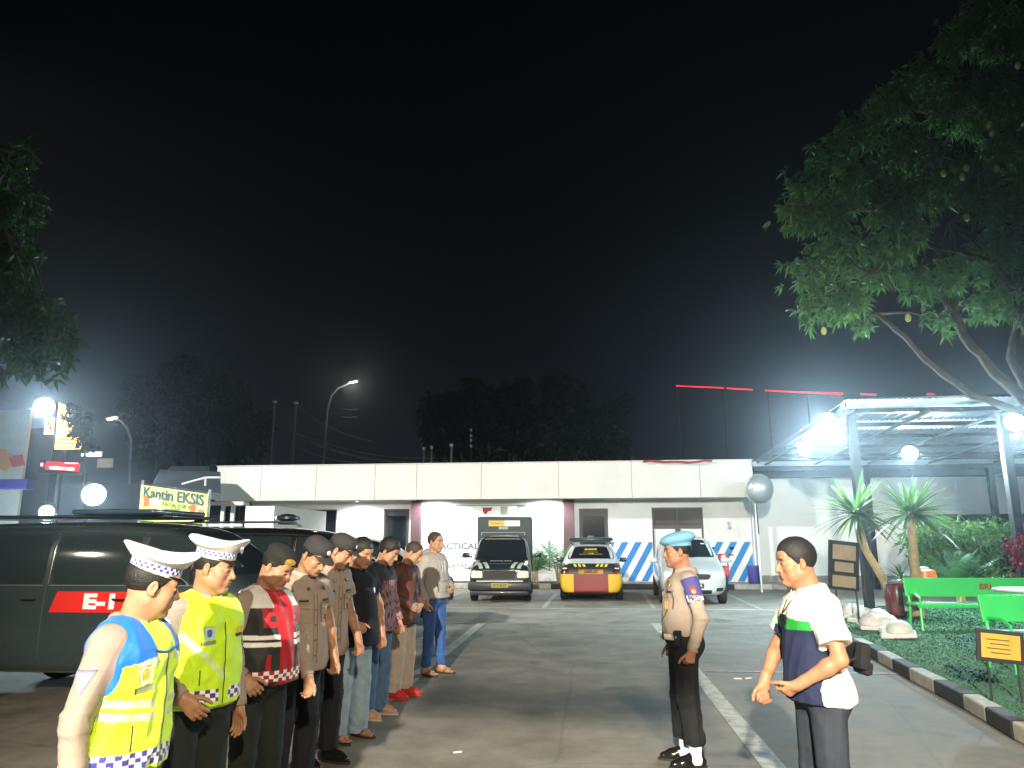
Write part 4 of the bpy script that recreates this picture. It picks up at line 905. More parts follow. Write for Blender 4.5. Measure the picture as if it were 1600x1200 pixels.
    mb.add(vs, [(k, (k + 1) % n, n + (k + 1) % n, n + k) for k in range(n)]); bl = mb.build('belt', M['belt_white'], f.root, smooth=True); sm = bl.modifiers.new('s', 'SOLIDIFY'); sm.thickness = .006; sm.offset = 1
    mb = MB(); mb.box((-.07, .170, .952), (.012, .03, .052), rotm('Z', 25), .003); mb.build('belt_loop', M['gloss_black'], bl)
    mb = MB(); mb.box((-.185, .085, .945), (.05, .075, .11), rotm('Z', 65), .012); mb.box((-.19, .088, .99), (.054, .078, .03), rotm('Z', 65), .006); po = mb.build('belt_pouch', M['black_cloth'], bl); mb = MB(); mb.box((-.215, .10, .96), (.004, .03, .018), rotm('Z', 20)); mb.build('pouch_label', M['patch_purple'], po)
    # armband
    a = f.arm['L']; d = nrm(a['e'] - a['sh']); c0, c1 = a['sh'] + d * .01, a['sh'] + d * .17
    band = f.cloth('armband', [cone(a['sh'] - d * .0, c1 + d * .06, .075, .064, .01, cuts=[(c1, d), (c0 - d * .03, -d)])], M['arm_blue'], None, .005, .0025, (20, 20, 20), sh, 4)
    b = f.bv(band); nn = nrm(V(-1, .12, .0)); rr = nrm(np.cross(V(0, 0, 1), nn)); q = a['sh'] + d * .135
    patch2(b, 'white_strip', M['patch_white'], band, [q - rr * .062 - d * -.026, q + rr * .062 - d * -.026, q + rr * .062 + d * -.026, q - rr * .062 + d * -.026], nn, .003, 12, 6, 0, None, .001)
    tx = text_mesh('PROV', .054, .0022); P = [q + rr * v.co.x * .82 - d * v.co.y for v in tx.vertices]
    for v, p in zip(tx.vertices, P):
        h = b.ray_cast(Vector(p + nn * .1), -Vector(nn), .3); v.co = (Vector(h[0]) if h[0] else Vector(p)) + Vector(nn) * .006
    link('armband_text', tx, M['seam'], band)
    q = a['sh'] + d * .062
    patch2(b, 'armband_crest', M['patch_red'], band, [q - rr * .024 + d * .036, q + rr * .024 + d * .036, q + rr * .024 - d * .032, q - rr * .024 - d * .032], nn, .003, 8, 8, .12, None, .001)
    patch2(b, 'crest_emblem', M['gold_cloth'], band, [q - rr * .015 + d * .030, q + rr * .015 + d * .030, q + rr * .015 - d * .004, q - rr * .015 - d * .004], nn, .005, 8, 8, .3, None, .001)
    beret(f, M['beret_blue'], (0, -.010, .100), (.112, .148, .058), (10, 4))
    # 11 --- man in the white and navy polo
    def polo(v, Q):
        x, y, z = Q[:, 0], Q[:, 1], Q[:, 2]; ax = np.abs(x); c = np.tile(V(.74, .72, .62), (len(v), 1)); wd = .135 - .02 * smooth01(z, 1.1, 1.3)
        fr = (ax < .185) & (y > -.025 + .02 * np.sin(z * 9)); c = mixc(c, V(.018, .024, .06), (fr & (z < 1.255)).astype(float)); c = mixc(c, V(*lin((40, 150, 62))), ((ax < .17) & (y > .02) & (z >= 1.25) & (z < 1.315 - .1 * ax)).astype(float)); 
        return mixc(c, V(*lin((40, 150, 62))), ((ax > .225) & (ax < .30) & (np.abs(z - 1.17) < .02) & (x > 0)).astype(float))
    f = Fig('person', (1.16, 4.12), 190, 1.575, .92, .035, 3, (-4, 2, 0), .02, dict(L=dict(e=(-.27, .0, 1.12), w=(-.12, .23, .95), d=(.55, .62, -.55), n=(.6, -.2, .6), curl=45, spread=.3), R=dict(e=(.25, .10, 1.13), w=(.10, .30, .90), d=(-.1, .25, -1), n=(-1, .0, 0), curl=40, spread=.3)),
            None, (.36, .18, .10), .005, 'man in white, green and navy polo shirt and dark jeans, hands before his waist', 21, round_face=1.1)
    f.body(lid=.3); f.hair(M['hair'], .010, front=.060, top=.004, lumps=.0015, back=-.045); f.trousers(M['jeans_dark'], wide=.02, cuff=.03, off=.008, wr=.013); f.shoes(M['gloss_black'], M['rubber'])
    sh = f.shirt('polo_shirt', M['cloth_attr'], .872, full=False, off=.019, loose=.014, flare=.010, wr=.013, colf=polo, frac=.72); f.collar(M['polo_white'], parent=sh, op=14, hgt=.032)
    mb = MB(); c0 = f.up(V(0.01, .155, 1.30)); mb.box(c0, (.05, .012, .05), rotm('Z', 8), .004); mb.box(c0 + V(0, .004, -.03), (.03, .01, .03), rotm('Z', 8), .004); mb.tube([f.up(V(.03, .11, 1.40)), f.up(V(.012, .155, 1.33))], .003, 6); mb.tube([f.up(V(-.03, .11, 1.40)), f.up(V(.008, .155, 1.33))], .003, 6); mb.build('microphone_clip', M['gloss_black'], sh)
    mb = MB(); mb.box((-.03, -.205, 1.02), (.16, .06, .13), rotm('X', 8), .02); mb.box((-.03, -.225, .96), (.13, .05, .07), rotm('X', 12), .02); mb.tube([(-.10, -.17, 1.08), (-.2, -.1, 1.03), (-.21, .0, 1.0)], .008, 6); mb.tube([(.04, -.17, 1.08), (.16, -.12, 1.03), (.2, .0, 1.0)], .008, 6)
    bag = mb.build('waist_bag', M['black_cloth'], None, smooth=True); bag.location = f.root.location; bag.rotation_euler = f.root.rotation_euler; tag(bag, 'small black bag slung behind the man in the white and navy polo', 'bag')
# ---------------------------------------------------------------- where things are
def _cam():
    f = V(-math.sin(YAW) * math.cos(PIT), math.cos(YAW) * math.cos(PIT), math.sin(PIT)); r = V(math.cos(YAW), math.sin(YAW), 0); return f, r, np.cross(r, f)
_f, _r, _u = _cam()
def at(px, py, Y):      # the world point seen at a picture position, at distance Y
    d = _f + _r * (px - 800) / FPX - _u * (py - 600) / FPX; t = Y / d[1]; return V(d[0] * t, Y, EYE + d[2] * t)
def ground_pt(px, py, z=0.):
    d = _f + _r * (px - 800) / FPX - _u * (py - 600) / FPX; t = (z - EYE) / d[2]; return V(d[0] * t, d[1] * t, z)
def struct(o): o['kind'] = 'structure'; return o
def part(parent, name, m, fn, smooth=False):
    mb = MB(); fn(mb); return mb.build(name, m, parent, smooth)

# ---------------------------------------------------------------- materials of the setting
def asphalt_mat():
    m = mat('asphalt', (.1, .1, .1), .82, spec=.35); nt = m.node_tree; N = nt.nodes.new; L = nt.links.new; b = nt.nodes['Principled BSDF']
    tc = N('ShaderNodeTexCoord'); 
    def noise(sc, det, rough=.6):
        n = N('ShaderNodeTexNoise'); n.inputs['Scale'].default_value = sc; n.inputs['Detail'].default_value = det; n.inputs['Roughness'].default_value = rough; L(tc.outputs['Object'], n.inputs['Vector']); return n
    big, mid, fine = noise(.22, 5), noise(1.6, 8, .7), noise(170, 3)
    cr = N('ShaderNodeValToRGB'); e = cr.color_ramp.elements; e[0].position = .36; e[0].color = (.090, .087, .076, 1); e[1].position = .62; e[1].color = (.245, .230, .195, 1)
    mx = N('ShaderNodeMix'); mx.inputs[0].default_value = .55; L(big.outputs['Fac'], mx.inputs[2]); L(mid.outputs['Fac'], mx.inputs[3]); L(mx.outputs[0], cr.inputs[0])
    fr = N('ShaderNodeMapRange'); fr.inputs['From Min'].default_value = .3; fr.inputs['From Max'].default_value = .7; fr.inputs['To Min'].default_value = .45; fr.inputs['To Max'].default_value = 1.7; L(fine.outputs['Fac'], fr.inputs['Value'])
    mu = N('ShaderNodeMix'); mu.data_type = 'RGBA'; mu.blend_type = 'MULTIPLY'; mu.inputs[0].default_value = 1; L(cr.outputs[0], mu.inputs[6]); L(fr.outputs[0], mu.inputs[7])
    # tar-sealed cracks
    vo = N('ShaderNodeTexVoronoi'); vo.feature = 'DISTANCE_TO_EDGE'; vo.inputs['Scale'].default_value = .33; wr = N('ShaderNodeMix'); wr.data_type = 'RGBA'; wr.inputs[0].default_value = .12
    L(tc.outputs['Object'], wr.inputs[6]); L(mid.outputs['Color'], wr.inputs[7]); L(wr.outputs[2], vo.inputs['Vector'])
    ck = N('ShaderNodeMapRange'); ck.inputs['From Min'].default_value = .0; ck.inputs['From Max'].default_value = .006; ck.inputs['To Min'].default_value = .80; ck.inputs['To Max'].default_value = 1; L(vo.outputs['Distance'], ck.inputs['Value'])
    m2 = N('ShaderNodeMix'); m2.data_type = 'RGBA'; m2.blend_type = 'MULTIPLY'; m2.inputs[0].default_value = 1; L(mu.outputs[2], m2.inputs[6]); L(ck.outputs[0], m2.inputs[7]); st = noise(.9, 3, .5); sr = N('ShaderNodeMapRange'); sr.inputs['From Min'].default_value = .62; sr.inputs['From Max'].default_value = .70; sr.inputs['To Min'].default_value = 1; sr.inputs['To Max'].default_value = .62; L(st.outputs['Fac'], sr.inputs['Value'])
    m3 = N('ShaderNodeMix'); m3.data_type = 'RGBA'; m3.blend_type = 'MULTIPLY'; m3.inputs[0].default_value = 1; L(m2.outputs[2], m3.inputs[6]); L(sr.outputs[0], m3.inputs[7]); L(m3.outputs[2], b.inputs['Base Color'])
    rr = N('ShaderNodeMapRange'); rr.inputs['To Min'].default_value = .62; rr.inputs['To Max'].default_value = .95; L(mid.outputs['Fac'], rr.inputs['Value']); L(rr.outputs[0], b.inputs['Roughness'])
    bp = N('ShaderNodeBump'); bp.inputs['Strength'].default_value = .5; bp.inputs['Distance'].default_value = .004; L(fine.outputs['Fac'], bp.inputs['Height']); L(bp.outputs[0], b.inputs['Normal']); return m
def worn_paint(name, col, hole=.42, soft=.12, sc=7.):
    m = mat(name, col, .7); nt = m.node_tree; N = nt.nodes.new; L = nt.links.new; b = nt.nodes['Principled BSDF']; tc = N('ShaderNodeTexCoord')
    n = N('ShaderNodeTexNoise'); n.inputs['Scale'].default_value = sc; n.inputs['Detail'].default_value = 9; n.inputs['Roughness'].default_value = .75; L(tc.outputs['Object'], n.inputs['Vector'])
    cr = N('ShaderNodeValToRGB'); e = cr.color_ramp.elements; e[0].position = hole - soft; e[0].color = (.10, .10, .09, 1); e[1].position = hole + soft; e[1].color = (*col, 1); L(n.outputs['Fac'], cr.inputs[0]); L(cr.outputs[0], b.inputs['Base Color']); return m
mm('asphalt', (.1, .1, .1)); M['asphalt'] = asphalt_mat(); M['line'] = worn_paint('line_paint', (.42, .41, .36)); M['line_thin'] = worn_paint('line_paint_thin', (.36, .36, .33), .46)
mm('wall_white', (.72, .73, .71), .75, var=.08, vs=1.2, bump=.12, bs=30); mm('fascia', lin((204, 205, 199)), .6, var=.06, vs=1.3); mm('fascia_joint', (.42, .42, .39), .8); mm('soffit', (.62, .63, .62), .7)
mm('maroon', lin((82, 54, 60)), .6, var=.06); mm('frame_dark', lin((70, 62, 64)), .5); mm('glass_dark', (.012, .016, .020), .06, spec=.8); mm('door_dark', lin((52, 58, 66)), .5, var=.1); mm('stripe_blue', lin((34, 122, 190)), .6, var=.05)
mm('kerb_white', (.40, .39, .34), .8, var=.25, vs=9, bump=.4, bs=40); mm('kerb_black', (.030, .032, .032), .8, var=.3, vs=9, bump=.4, bs=40); mm('concrete', (.26, .25, .23), .85, var=.18, vs=3, bump=.3, bs=40); mm('soil', (.07, .045, .03), .95, var=.4, vs=6, bump=1, bs=30, bdist=.02)
mm('wood_panel', lin((150, 132, 112)), .7, var=.15, vs=6); mm('green_metal', lin((62, 200, 104)), .38, var=.05, coat=.3); mm('iron_dark', (.020, .024, .028), .5, metal=.3); mm('post_blue', lin((9, 13, 18)), .5)
mm('text_dark', lin((70, 84, 84)), .7); mm('text_pale', lin((120, 138, 132)), .7); mm('white_stone', (.62, .62, .60), .7, var=.1, vs=12, bump=.3, bs=60)
mm('galv', lin((150, 156, 158)), .45, metal=.35, var=.12, vs=2); mm('roof_dark', lin((52, 62, 72)), .7, var=.15, vs=1.5)
m = mm('roof_sheet', (.55, .62, .62), .5, var=.1, vs=2); m.node_tree.nodes['Principled BSDF'].inputs['Transmission Weight'].default_value = .35

def ground():
    mb = MB(); mb.add([(-120, -40, 0), (120, -40, 0), (120, 200, 0), (-120, 200, 0)], [(0, 1, 2, 3)]); struct(mb.build('ground', M['asphalt']))
    def line(name, m, segs, z=.004):
        mb = MB()
        for (x0, y0, x1, y1, w) in segs:
            d = nrm(V(x1 - x0, y1 - y0, 0)); n = V(-d[1], d[0], 0) * w / 2; a = V(x0, y0, z); b = V(x1, y1, z); mb.add([a - n, b - n, b + n, a + n], [(0, 1, 2, 3)])
        return struct(mb.build(name, m))
    line('parking_line', M['line'], [(-2.07, 1.5, -2.07, 14.95, .16)]); line('parking_line', M['line'], [(1.30, 1.5, 1.30, 15.2, .17)])
    line('parking_line', M['line_thin'], [(-6, 14.98, -1.99, 14.98, .10)], .006); line('parking_line', M['line_thin'], [(-6, 12.3, -2.15, 12.3, .08)], .006); line('parking_line', M['line_thin'], [(-6, 9.4, -2.15, 9.4, .08)], .006)
    line('parking_line', M['line_thin'], [(1.22, 15.15, 5.2, 15.15, .10)], .006); line('parking_line', M['line_thin'], [(1.39, 9.85, 3.9, 9.85, .07)], .006)
    line('parking_line', M['line'], [(-4.2, 18.25, 4.6, 18.15, .13)], .0045)
    for x in (-3.95, -1.05, 1.55, 4.0): line('parking_line', M['line_thin'], [(x, 18.35, x + .12, 23.2, .11)], .006)
    line('parking_line', M['line_thin'], [(5.2, 17.3, 16, 17.3, .09)], .006); line('parking_line', M['line_thin'], [(6, 21, 18, 21, .09)], .006)
    # kerb and planting bed in front of the building
    def kerb(name, pts, w=.16, h=.15, seg=.55, start=0, z0=0.):
        for k in (0, 1):
            mb = MB(); n = 0
            for i in range(len(pts) - 1):
                a, b = V(*pts[i], 0), V(*pts[i + 1], 0); L_ = np.linalg.norm(b - a); m_ = max(1, round(L_ / seg)); d = (b - a) / L_; R = np.stack([d, np.cross(V(0, 0, 1), d), V(0, 0, 1)], 1)
                for j in range(m_):
                    if (n + start) % 2 == k: c = a + d * L_ * (j + .5) / m_; mb.box((c[0], c[1], z0 + h / 2), (L_ / m_ + .004 * k, w - .003 * k, h - .002 * k), R, .02)
                    n += 1
            o = struct(mb.build(name, M['kerb_white'] if k else M['kerb_black']))
    kerb('kerb', [(-13, 25.3), (5.9, 25.3)], .2, .17, 1.15)
    part(None, 'planting_bed', M['soil'], lambda b: b.b2((-6.9, 25.41, .0), (-.2, 26.95, .16))); struct(bpy.data.objects['planting_bed'])
    part(None, 'pavement', M['concrete'], lambda b: (b.b2((-.19, 25.41, 0), (6.4, 27.0, .15)), b.b2((6.41, 26.6, 0), (24, 27.5, .12)), b.b2((-13, 25.41, 0), (-6.92, 27, .15)))); struct(bpy.data.objects['pavement'])
    # turf island on the right
    P = [(3.42, 5.2), (3.48, 6.8), (3.62, 7.9), (3.74, 9.4), (3.95, 11.4), (4.05, 12.6), (4.4, 15.2), (4.55, 17.6)]
    kerb('kerb', P, .16, .15, .62, 1); 
    kerb('kerb', [(4.55, 17.8), (12, 18.3)], .16, .13, .62, 1)
    for i in range(0): pass
    poly = [(x + .08, y) for x, y in P] + [(4.7, 17.7), (12, 18.2), (14, 12), (14, 5.2)]
    mb = MB(); mb.prism(poly, 0, .11); t = struct(mb.build('turf_bed', mm('turf_base', (.050, .145, .068), .95, var=.12, vs=4, bump=.8, bs=200)))
    # short artificial grass blades
    r = np.random.default_rng(3); n = 42000; x = r.uniform(3.5, 9.5, n); y = 5.2 + (17.6 - 5.2) * r.random(n) ** 1.25
    px_ = np.interp(y, [p[1] for p in P], [p[0] for p in P]) + .1; k = x > px_; x, y = x[k], y[k]; n = len(x); a = r.uniform(0, 2 * PI, n); w = .006 + .0008 * y; h = r.uniform(.010, .024, n); lean = r.uniform(-.02, .02, (n, 2))
    b0 = np.stack([x - np.cos(a) * w, y - np.sin(a) * w, np.full(n, .108)], 1); b1 = np.stack([x + np.cos(a) * w, y + np.sin(a) * w, np.full(n, .108)], 1); tp = np.stack([x + lean[:, 0], y + lean[:, 1], .108 + h], 1)
    v = np.stack([b0, b1, tp], 1).reshape(-1, 3); fcs = np.arange(3 * n).reshape(-1, 3); tag(link('grass', npmesh('grass', v, fcs), mm('grass', (.050, .145, .068), .95, var=.25, vs=3, spec=.1)), kind='stuff')

def lens_mat(name, col, s): return mat(name, (.9, .9, .9), .3, emit=col, es=s)
def building():
    b = empty('office_building', (-3.8, 27.2, 0), 0, 'long low white office building with deep flat fascia and blue striped wall', 'building')
    def P(name, m, fn, parent=b, smooth=False):
        o = part(parent, name, m, fn, smooth)
        if parent is b: o.location = (3.8, -27.2, 0)
        return o
    Y = 27.0; D = [(-7.38, -6.43, .15, 2.71), (-.23, .80, .15, 2.68), (2.34, 4.12, .15, 2.70)]; Wn = [(-11.05, -9.16, 1.35, 2.71)]
    holes = sorted(D + Wn)
    def wall(mb):
        x = -12.45
        for (a, c, z0, z1) in holes:
            mb.b2((x, Y, 0), (a, Y + .2, 3.22)); mb.b2((a, Y + .001, z1), (c, Y + .2, 3.22))
            if z0 > .5: mb.b2((a, Y + .001, 0), (c, Y + .2, z0))
            x = c
        mb.b2((x, Y, 0), (5.75, Y + .2, 3.22)); mb.b2((-12.45, Y + .21, 0), (-12.25, Y + 5, 3.2)); mb.b2((5.55, Y + .21, 0), (5.75, Y + 5, 3.2)); mb.b2((-12.2, Y + 4.8, 0), (5.5, Y + 5, 3.2))
    P('wall', M['wall_white'], wall)
    P('roof', M['roof_dark'], lambda m: m.b2((-13.1, 26.05, 3.95), (5.7, 32.2, 4.05)))
    # fascia in panels with joints
    def fas(m):
        xs = [-13.28, -11.6, -9.55, -7.4, -5.9, -3.6, -.9, 1.6, 3.9, 5.66]
        for i in range(len(xs) - 1): m.b2((xs[i] + .006, 25.75, 2.98), (xs[i + 1] - .006, 25.85, 4.22), .004)
        m.b2((5.56, 25.86, 2.98), (5.66, 32, 4.22)); m.b2((-13.28, 25.86, 2.98), (-13.18, 32, 4.22))
    P('fascia', M['fascia'], fas); P('fascia_joint', M['fascia_joint'], lambda m: m.b2((-13.1, 25.852, 3.0), (5.5, 25.90, 4.2)))
    P('coping', M['white_stone'], lambda m: m.b2((-13.3, 25.72, 4.222), (5.68, 25.92, 4.25)))
    P('soffit', M['soffit'], lambda m: (m.b2((-13.1, 25.91, 2.99), (-6.1, 27.0, 3.05)), m.b2((-.6, 25.91, 2.99), (5.5, 27.0, 3.05)), m.b2((-6.08, 25.91, 3.10), (-.62, 27.0, 3.16))))
    for (x0, x1) in ((-6.30, -5.97), (-.79, -.40)): P('column', M['maroon'], lambda m: m.b2((x0, 26.72, .15), (x1, 26.99, 2.985)))
    for (x0, x1) in ((-12.6, -12.25), (-13.05, -12.75)): P('column', M['wall_white'], lambda m: m.b2((x0, 26.0, .15), (x1, 26.35, 2.985)))
    P('wall_molding', M['text_pale'], lambda m: (m.b2((-5.62, 26.985, .5), (-5.58, 26.998, 2.78)), m.b2((-5.62, 26.985, 2.8), (-1.3, 26.998, 2.84)), m.b2((-1.33, 26.985, .5), (-1.29, 26.998, 2.78))))
    for i, (a, c, z0, z1) in enumerate(D):
        o = P('door', M['door_dark'], lambda m: m.b2((a + .05, Y + .08, z0), (c - .05, Y + .14, z1 - .05)) if i != 2 else m.b2((a + .06, Y + .10, z0), (c - .06, Y + .12, .2)))
        P('door_frame', M['frame_dark'], lambda m: (m.b2((a, Y + .02, z0), (a + .06, Y + .17, z1)), m.b2((c - .06, Y + .02, z0), (c, Y + .17, z1)), m.b2((a + .061, Y + .02, z1 - .07), (c - .061, Y + .17, z1))), o)
        if i < 2:
            P('door_glass', M['glass_dark'], lambda m: m.b2((a + .14, Y + .06, .9), (c - .14, Y + .079, z1 - .25)), o); P('door_handle', M['silver'], lambda m: m.tube([(c - .11, Y + .05, 1.1), (c - .11, Y + .03, 1.15), (c - .11, Y + .03, 1.3), (c - .11, Y + .05, 1.35)], .012), o)
        else:
            xm = (a + c) / 2
            P('transom_bar', M['frame_dark'], lambda m: (m.b2((a + .061, Y + .02, 1.97), (c - .061, Y + .17, 2.09)), m.b2((xm - .09, Y + .02, .15), (xm + .09, Y + .17, 1.96)), m.b2((a + .061, Y + .02, .15), (c - .061, Y + .17, .25)), m.b2((xm - .02, Y + .03, 2.1), (xm + .02, Y + .16, z1 - .071))), o)
            P('transom_glass', M['glass_tint'], lambda m: m.b2((a + .061, Y + .10, 2.1), (c - .061, Y + .11, z1 - .071)), o)
            P('door_leaf', M['wall_white'], lambda m: (m.b2((a + .061, Y + .07, .26), (xm - .091, Y + .11, 1.96)), m.b2((xm + .091, Y + .07, .26), (c - .061, Y + .11, 1.96))), o)
    for (a, c, z0, z1) in Wn:
        o = P('window', M['glass_dark'], lambda m: m.b2((a + .05, Y + .08, z0 + .05), (c - .05, Y + .10, z1 - .05)))
        P('window_frame', M['frame_dark'], lambda m: (m.b2((a, Y + .02, z0), (a + .05, Y + .15, z1)), m.b2((c - .05, Y + .02, z0), (c, Y + .15, z1)), m.b2((a + .051, Y + .02, z1 - .05), (c - .051, Y + .15, z1)), m.b2((a + .051, Y + .02, z0), (c - .051, Y + .15, z0 + .05)), m.b2(((a + c) / 2 - .02, Y + .03, z0 + .051), ((a + c) / 2 + .02, Y + .13, z1 - .051))), o)
    # diagonal blue stripes along the plinth, kept clear of the double door
    def stripes(m, lo, hi):
        for k in range(-2, 24):
            x = .95 + k * .47; q = [(x, .16), (x + .23, .16), (x + .23 + .78, 1.50), (x + .78, 1.50)]
            if 1:
                cl_ = q
                for (sgn, lim) in ((1, lo), (-1, hi)):
                    out = []
                    for i in range(len(cl_)):
                        p, n_ = cl_[i], cl_[(i + 1) % len(cl_)]; dp, dn = sgn * (p[0] - lim), sgn * (n_[0] - lim)
                        if dp >= 0: out.append(p)
                        if dp * dn < 0: t = dp / (dp - dn); out.append((p[0] + (n_[0] - p[0]) * t, p[1] + (n_[1] - p[1]) * t))
                    cl_ = out
                    if len(cl_) < 3: break
                if len(cl_) >= 3: m.add([(p[0], Y - .004, p[1]) for p in cl_], [tuple(range(len(cl_)))])
    for lo, hi in ((.88, 2.32), (4.14, 5.74)): P('blue_stripe', M['stripe_blue'], lambda m: stripes(m, lo, hi))
    # wall lettering and the three small emblems
    cpos = V(3.8, -27.2, 0)
    def T(s, size, c, m, bold=0., sx=1.):
        o = text_on('wall_lettering', s, size, m, b, V(*c), (1, 0, 0), (0, 0, 1), None, .004, bold, sx); o.location = cpos
    T('PRACTICAL', .30, (-4.75, Y, 1.36), M['text_dark'], .008, 1.15); T('TAKTIS', .22, (-4.25, Y, 1.02), M['text_pale'], .003, 1.1); T('PELAYANAN', .22, (-4.5, Y, .68), M['text_pale'], .003, 1.1)
    P('emblem', M['patch_red'], lambda m: m.add([(-3.72, Y - .006, 2.74), (-3.36, Y - .006, 2.74), (-3.40, Y - .006, 2.63), (-3.52, Y - .006, 2.60), (-3.60, Y - .006, 2.49), (-3.70, Y - .006, 2.57)][::-1], [(0, 1, 2, 3, 4, 5)]))
    P('emblem', M['strip_grey2'], lambda m: m.box((-2.93, Y - .006, 2.63), (.26, .008, .30), None, .003)); P('emblem', M['strip_grey2'], lambda m: m.lathe([(.001, 0), (.15, 0), (.15, .008), (.001, .009)], (-2.32, Y - .002, 2.65), 20, rotm('X', 90)))
    P('emblem', M['text_dark'], lambda m: m.box((-2.32, Y - .008, 2.79), (.30, .008, .05), None, .003))
    P('emblem', M['wall_white'], lambda m: m.lathe([(.001, 0), (.09, 0), (.09, .006), (.001, .007)], (-2.32, Y - .010, 2.64), 18, rotm('X', 90)))
    P('wall_socket', M['fascia_joint'], lambda m: (m.box((4.98, Y - .03, 2.13), (.07, .06, .12), None, .01), m.box((5.0, Y - .02, 1.98), (.12, .04, .1), None, .01)))
    P('drain_pipe', M['wall_white'], lambda m: m.tube([(5.82, 26.9, .15), (5.82, 26.9, 2.9)], .05, 12), smooth=True)
    for (x, z, e) in ((-5.45, 3.095, 60), (-1.40, 3.095, 60), (-8.2, 2.985, 22)):
        o = P('downlight', M['galv'], lambda m: m.lathe([(.11, 0), (.12, -.02), (.09, -.03), (.085, -.005)], (x, 26.35, z), 20), smooth=True)
        P('downlight_lens', lens_mat('lens_white', (.85, .97, 1.), 40), lambda m: m.lathe([(.001, -.012), (.08, -.012), (.08, -.02), (.001, -.03)], (x, 26.35, z), 16), o, True)
        lamp('downlight_lamp', (x, 26.35, z - .10), e * 9, (.88, .98, 1.), .08, 172, (x, 26.45, 0), 'SPOT', .5)
    # red cloth roll lying on the parapet
    mb = MB(); mb.tube([at(1005 + 12 * i, 722 - 1.0 * math.sin(i * .9), 25.6) + V(0, 0, .02 * math.sin(i * 1.7)) for i in range(10)], .035, 8); tag(mb.build('cable', M['patch_red'], None, True), 'loose red cable lying along the top of the white fascia', 'cable')
    return b
def right_side():
    # pale boundary wall
    w = empty('boundary_wall', (14, 27.6, 0), 0, 'long plain white wall behind the carport on the right', 'wall')
    o = part(w, 'wall', M['wall_white2'], lambda m: m.b2((5.80, 27.55, 0), (26, 27.75, 3.85))); o.location = (-14, -27.6, 0)
    o = part(w, 'wall_base', M['concrete'], lambda m: m.b2((5.9, 27.46, .12), (26, 27.549, .34))); o.location = (-14, -27.6, 0)
    # carport: two posts, beams, corrugated roof sloping back
    c = empty('carport', (9, 20, 0), 0, 'steel carport with corrugated roof and dark posts on the right', 'carport')
    def P(name, m, fn, parent=c, smooth=False):
        o = part(parent, name, m, fn, smooth); o.location = (-9, -20, 0) if parent is c else (0, 0, 0); return o
    for (x, y) in ((6.05, 17.25), (9.35, 17.4), (13.2, 17.5)): P('post', M['post_blue'], lambda m: m.b2((x - .09, y - .09, 0), (x + .09, y + .09, 4.38), .01))
    for x in (9.3, 13.2): P('post', M['post_blue'], lambda m: m.b2((x - .09, 25.6, 0), (x + .09, 25.78, 4.1), .01))
    zf = lambda y: 4.56 - (y - 16.6) * .040
    P('front_beam', M['iron_dark'], lambda m: m.b2((5.9, 17.16, 4.382), (18, 17.34, 4.48))); P('rear_beam', M['roof_dark'], lambda m: (m.b2((5.7, 25.6, 3.85), (18, 25.78, 4.22)), m.b2((5.7, 26.9, 3.72), (26, 27.5, 3.98))))
    P('gutter', M['galv'], lambda m: m.b2((5.6, 25.35, 3.98), (18, 25.55, 4.12)))
    for y in (18.9, 20.6, 22.3, 24.0): P('purlin', M['iron_dark'], lambda m: m.b2((5.9, y - .04, zf(y) - .16), (18, y + .04, zf(y) - .06)))
    for x in (6.0, 7.6, 9.3, 11.2, 13.2):
        P('rafter', M['iron_dark'], lambda m: m.tube([(x, 16.8, zf(16.8) - .19), (x, 26.9, zf(26.9) - .19)], .045, 4))
    # roof sheets with real corrugations: opaque grey with a few translucent bays
    def sheet(name, m, x0, x1, y0, y1):
        n = int((x1 - x0) / .035); vs = []; 
        for i in range(n + 1):
            x = x0 + (x1 - x0) * i / n; z = .022 * math.sin(x / .125 * 2 * PI)
            vs += [(x, y0, zf(y0) + z), (x, y1, zf(y1) + z)]
        mb = MB(); mb.add(vs, [(2 * i, 2 * i + 2, 2 * i + 3, 2 * i + 1) for i in range(n)]); o = mb.build(name, m, c); o.location = (-9, -20, 0); sm = o.modifiers.new('s', 'SOLIDIFY'); sm.thickness = .004
    sheet('roof', M['galv_dull'], 5.7, 18, 17.7, 18.9); sheet('roof', M['galv_dull'], 5.7, 18, 20.1, 26.9); sheet('clear_roof', M['roof_sheet'], 5.7, 18, 16.5, 17.7); sheet('clear_roof', M['roof_sheet'], 5.7, 18, 18.9, 20.1)
    mb = MB(); mb.tube([(5.66, 16.5, zf(16.5) + .03), (18, 16.5, zf(16.5) + .03)], .03, 6); o = mb.build('edge_trim', M['iron_dark'], c); o.location = (-9, -20, 0)
    # gable strip that carries the dark soffit down to the left corner
    P('side_panel', M['roof_dark'], lambda m: m.add([(5.72, 16.6, zf(16.6) - .02), (5.72, 26.8, zf(26.8) - .02), (5.72, 26.8, zf(26.8) - .16), (5.72, 16.6, zf(16.6) - .16), (5.75, 16.6, zf(16.6) - .02), (5.75, 26.8, zf(26.8) - .02), (5.75, 26.8, zf(26.8) - .16), (5.75, 16.6, zf(16.6) - .16)], [(0, 1, 2, 3), (7, 6, 5, 4), (0, 4, 5, 1), (3, 2, 6, 7), (0, 3, 7, 4), (1, 5, 6, 2)]))
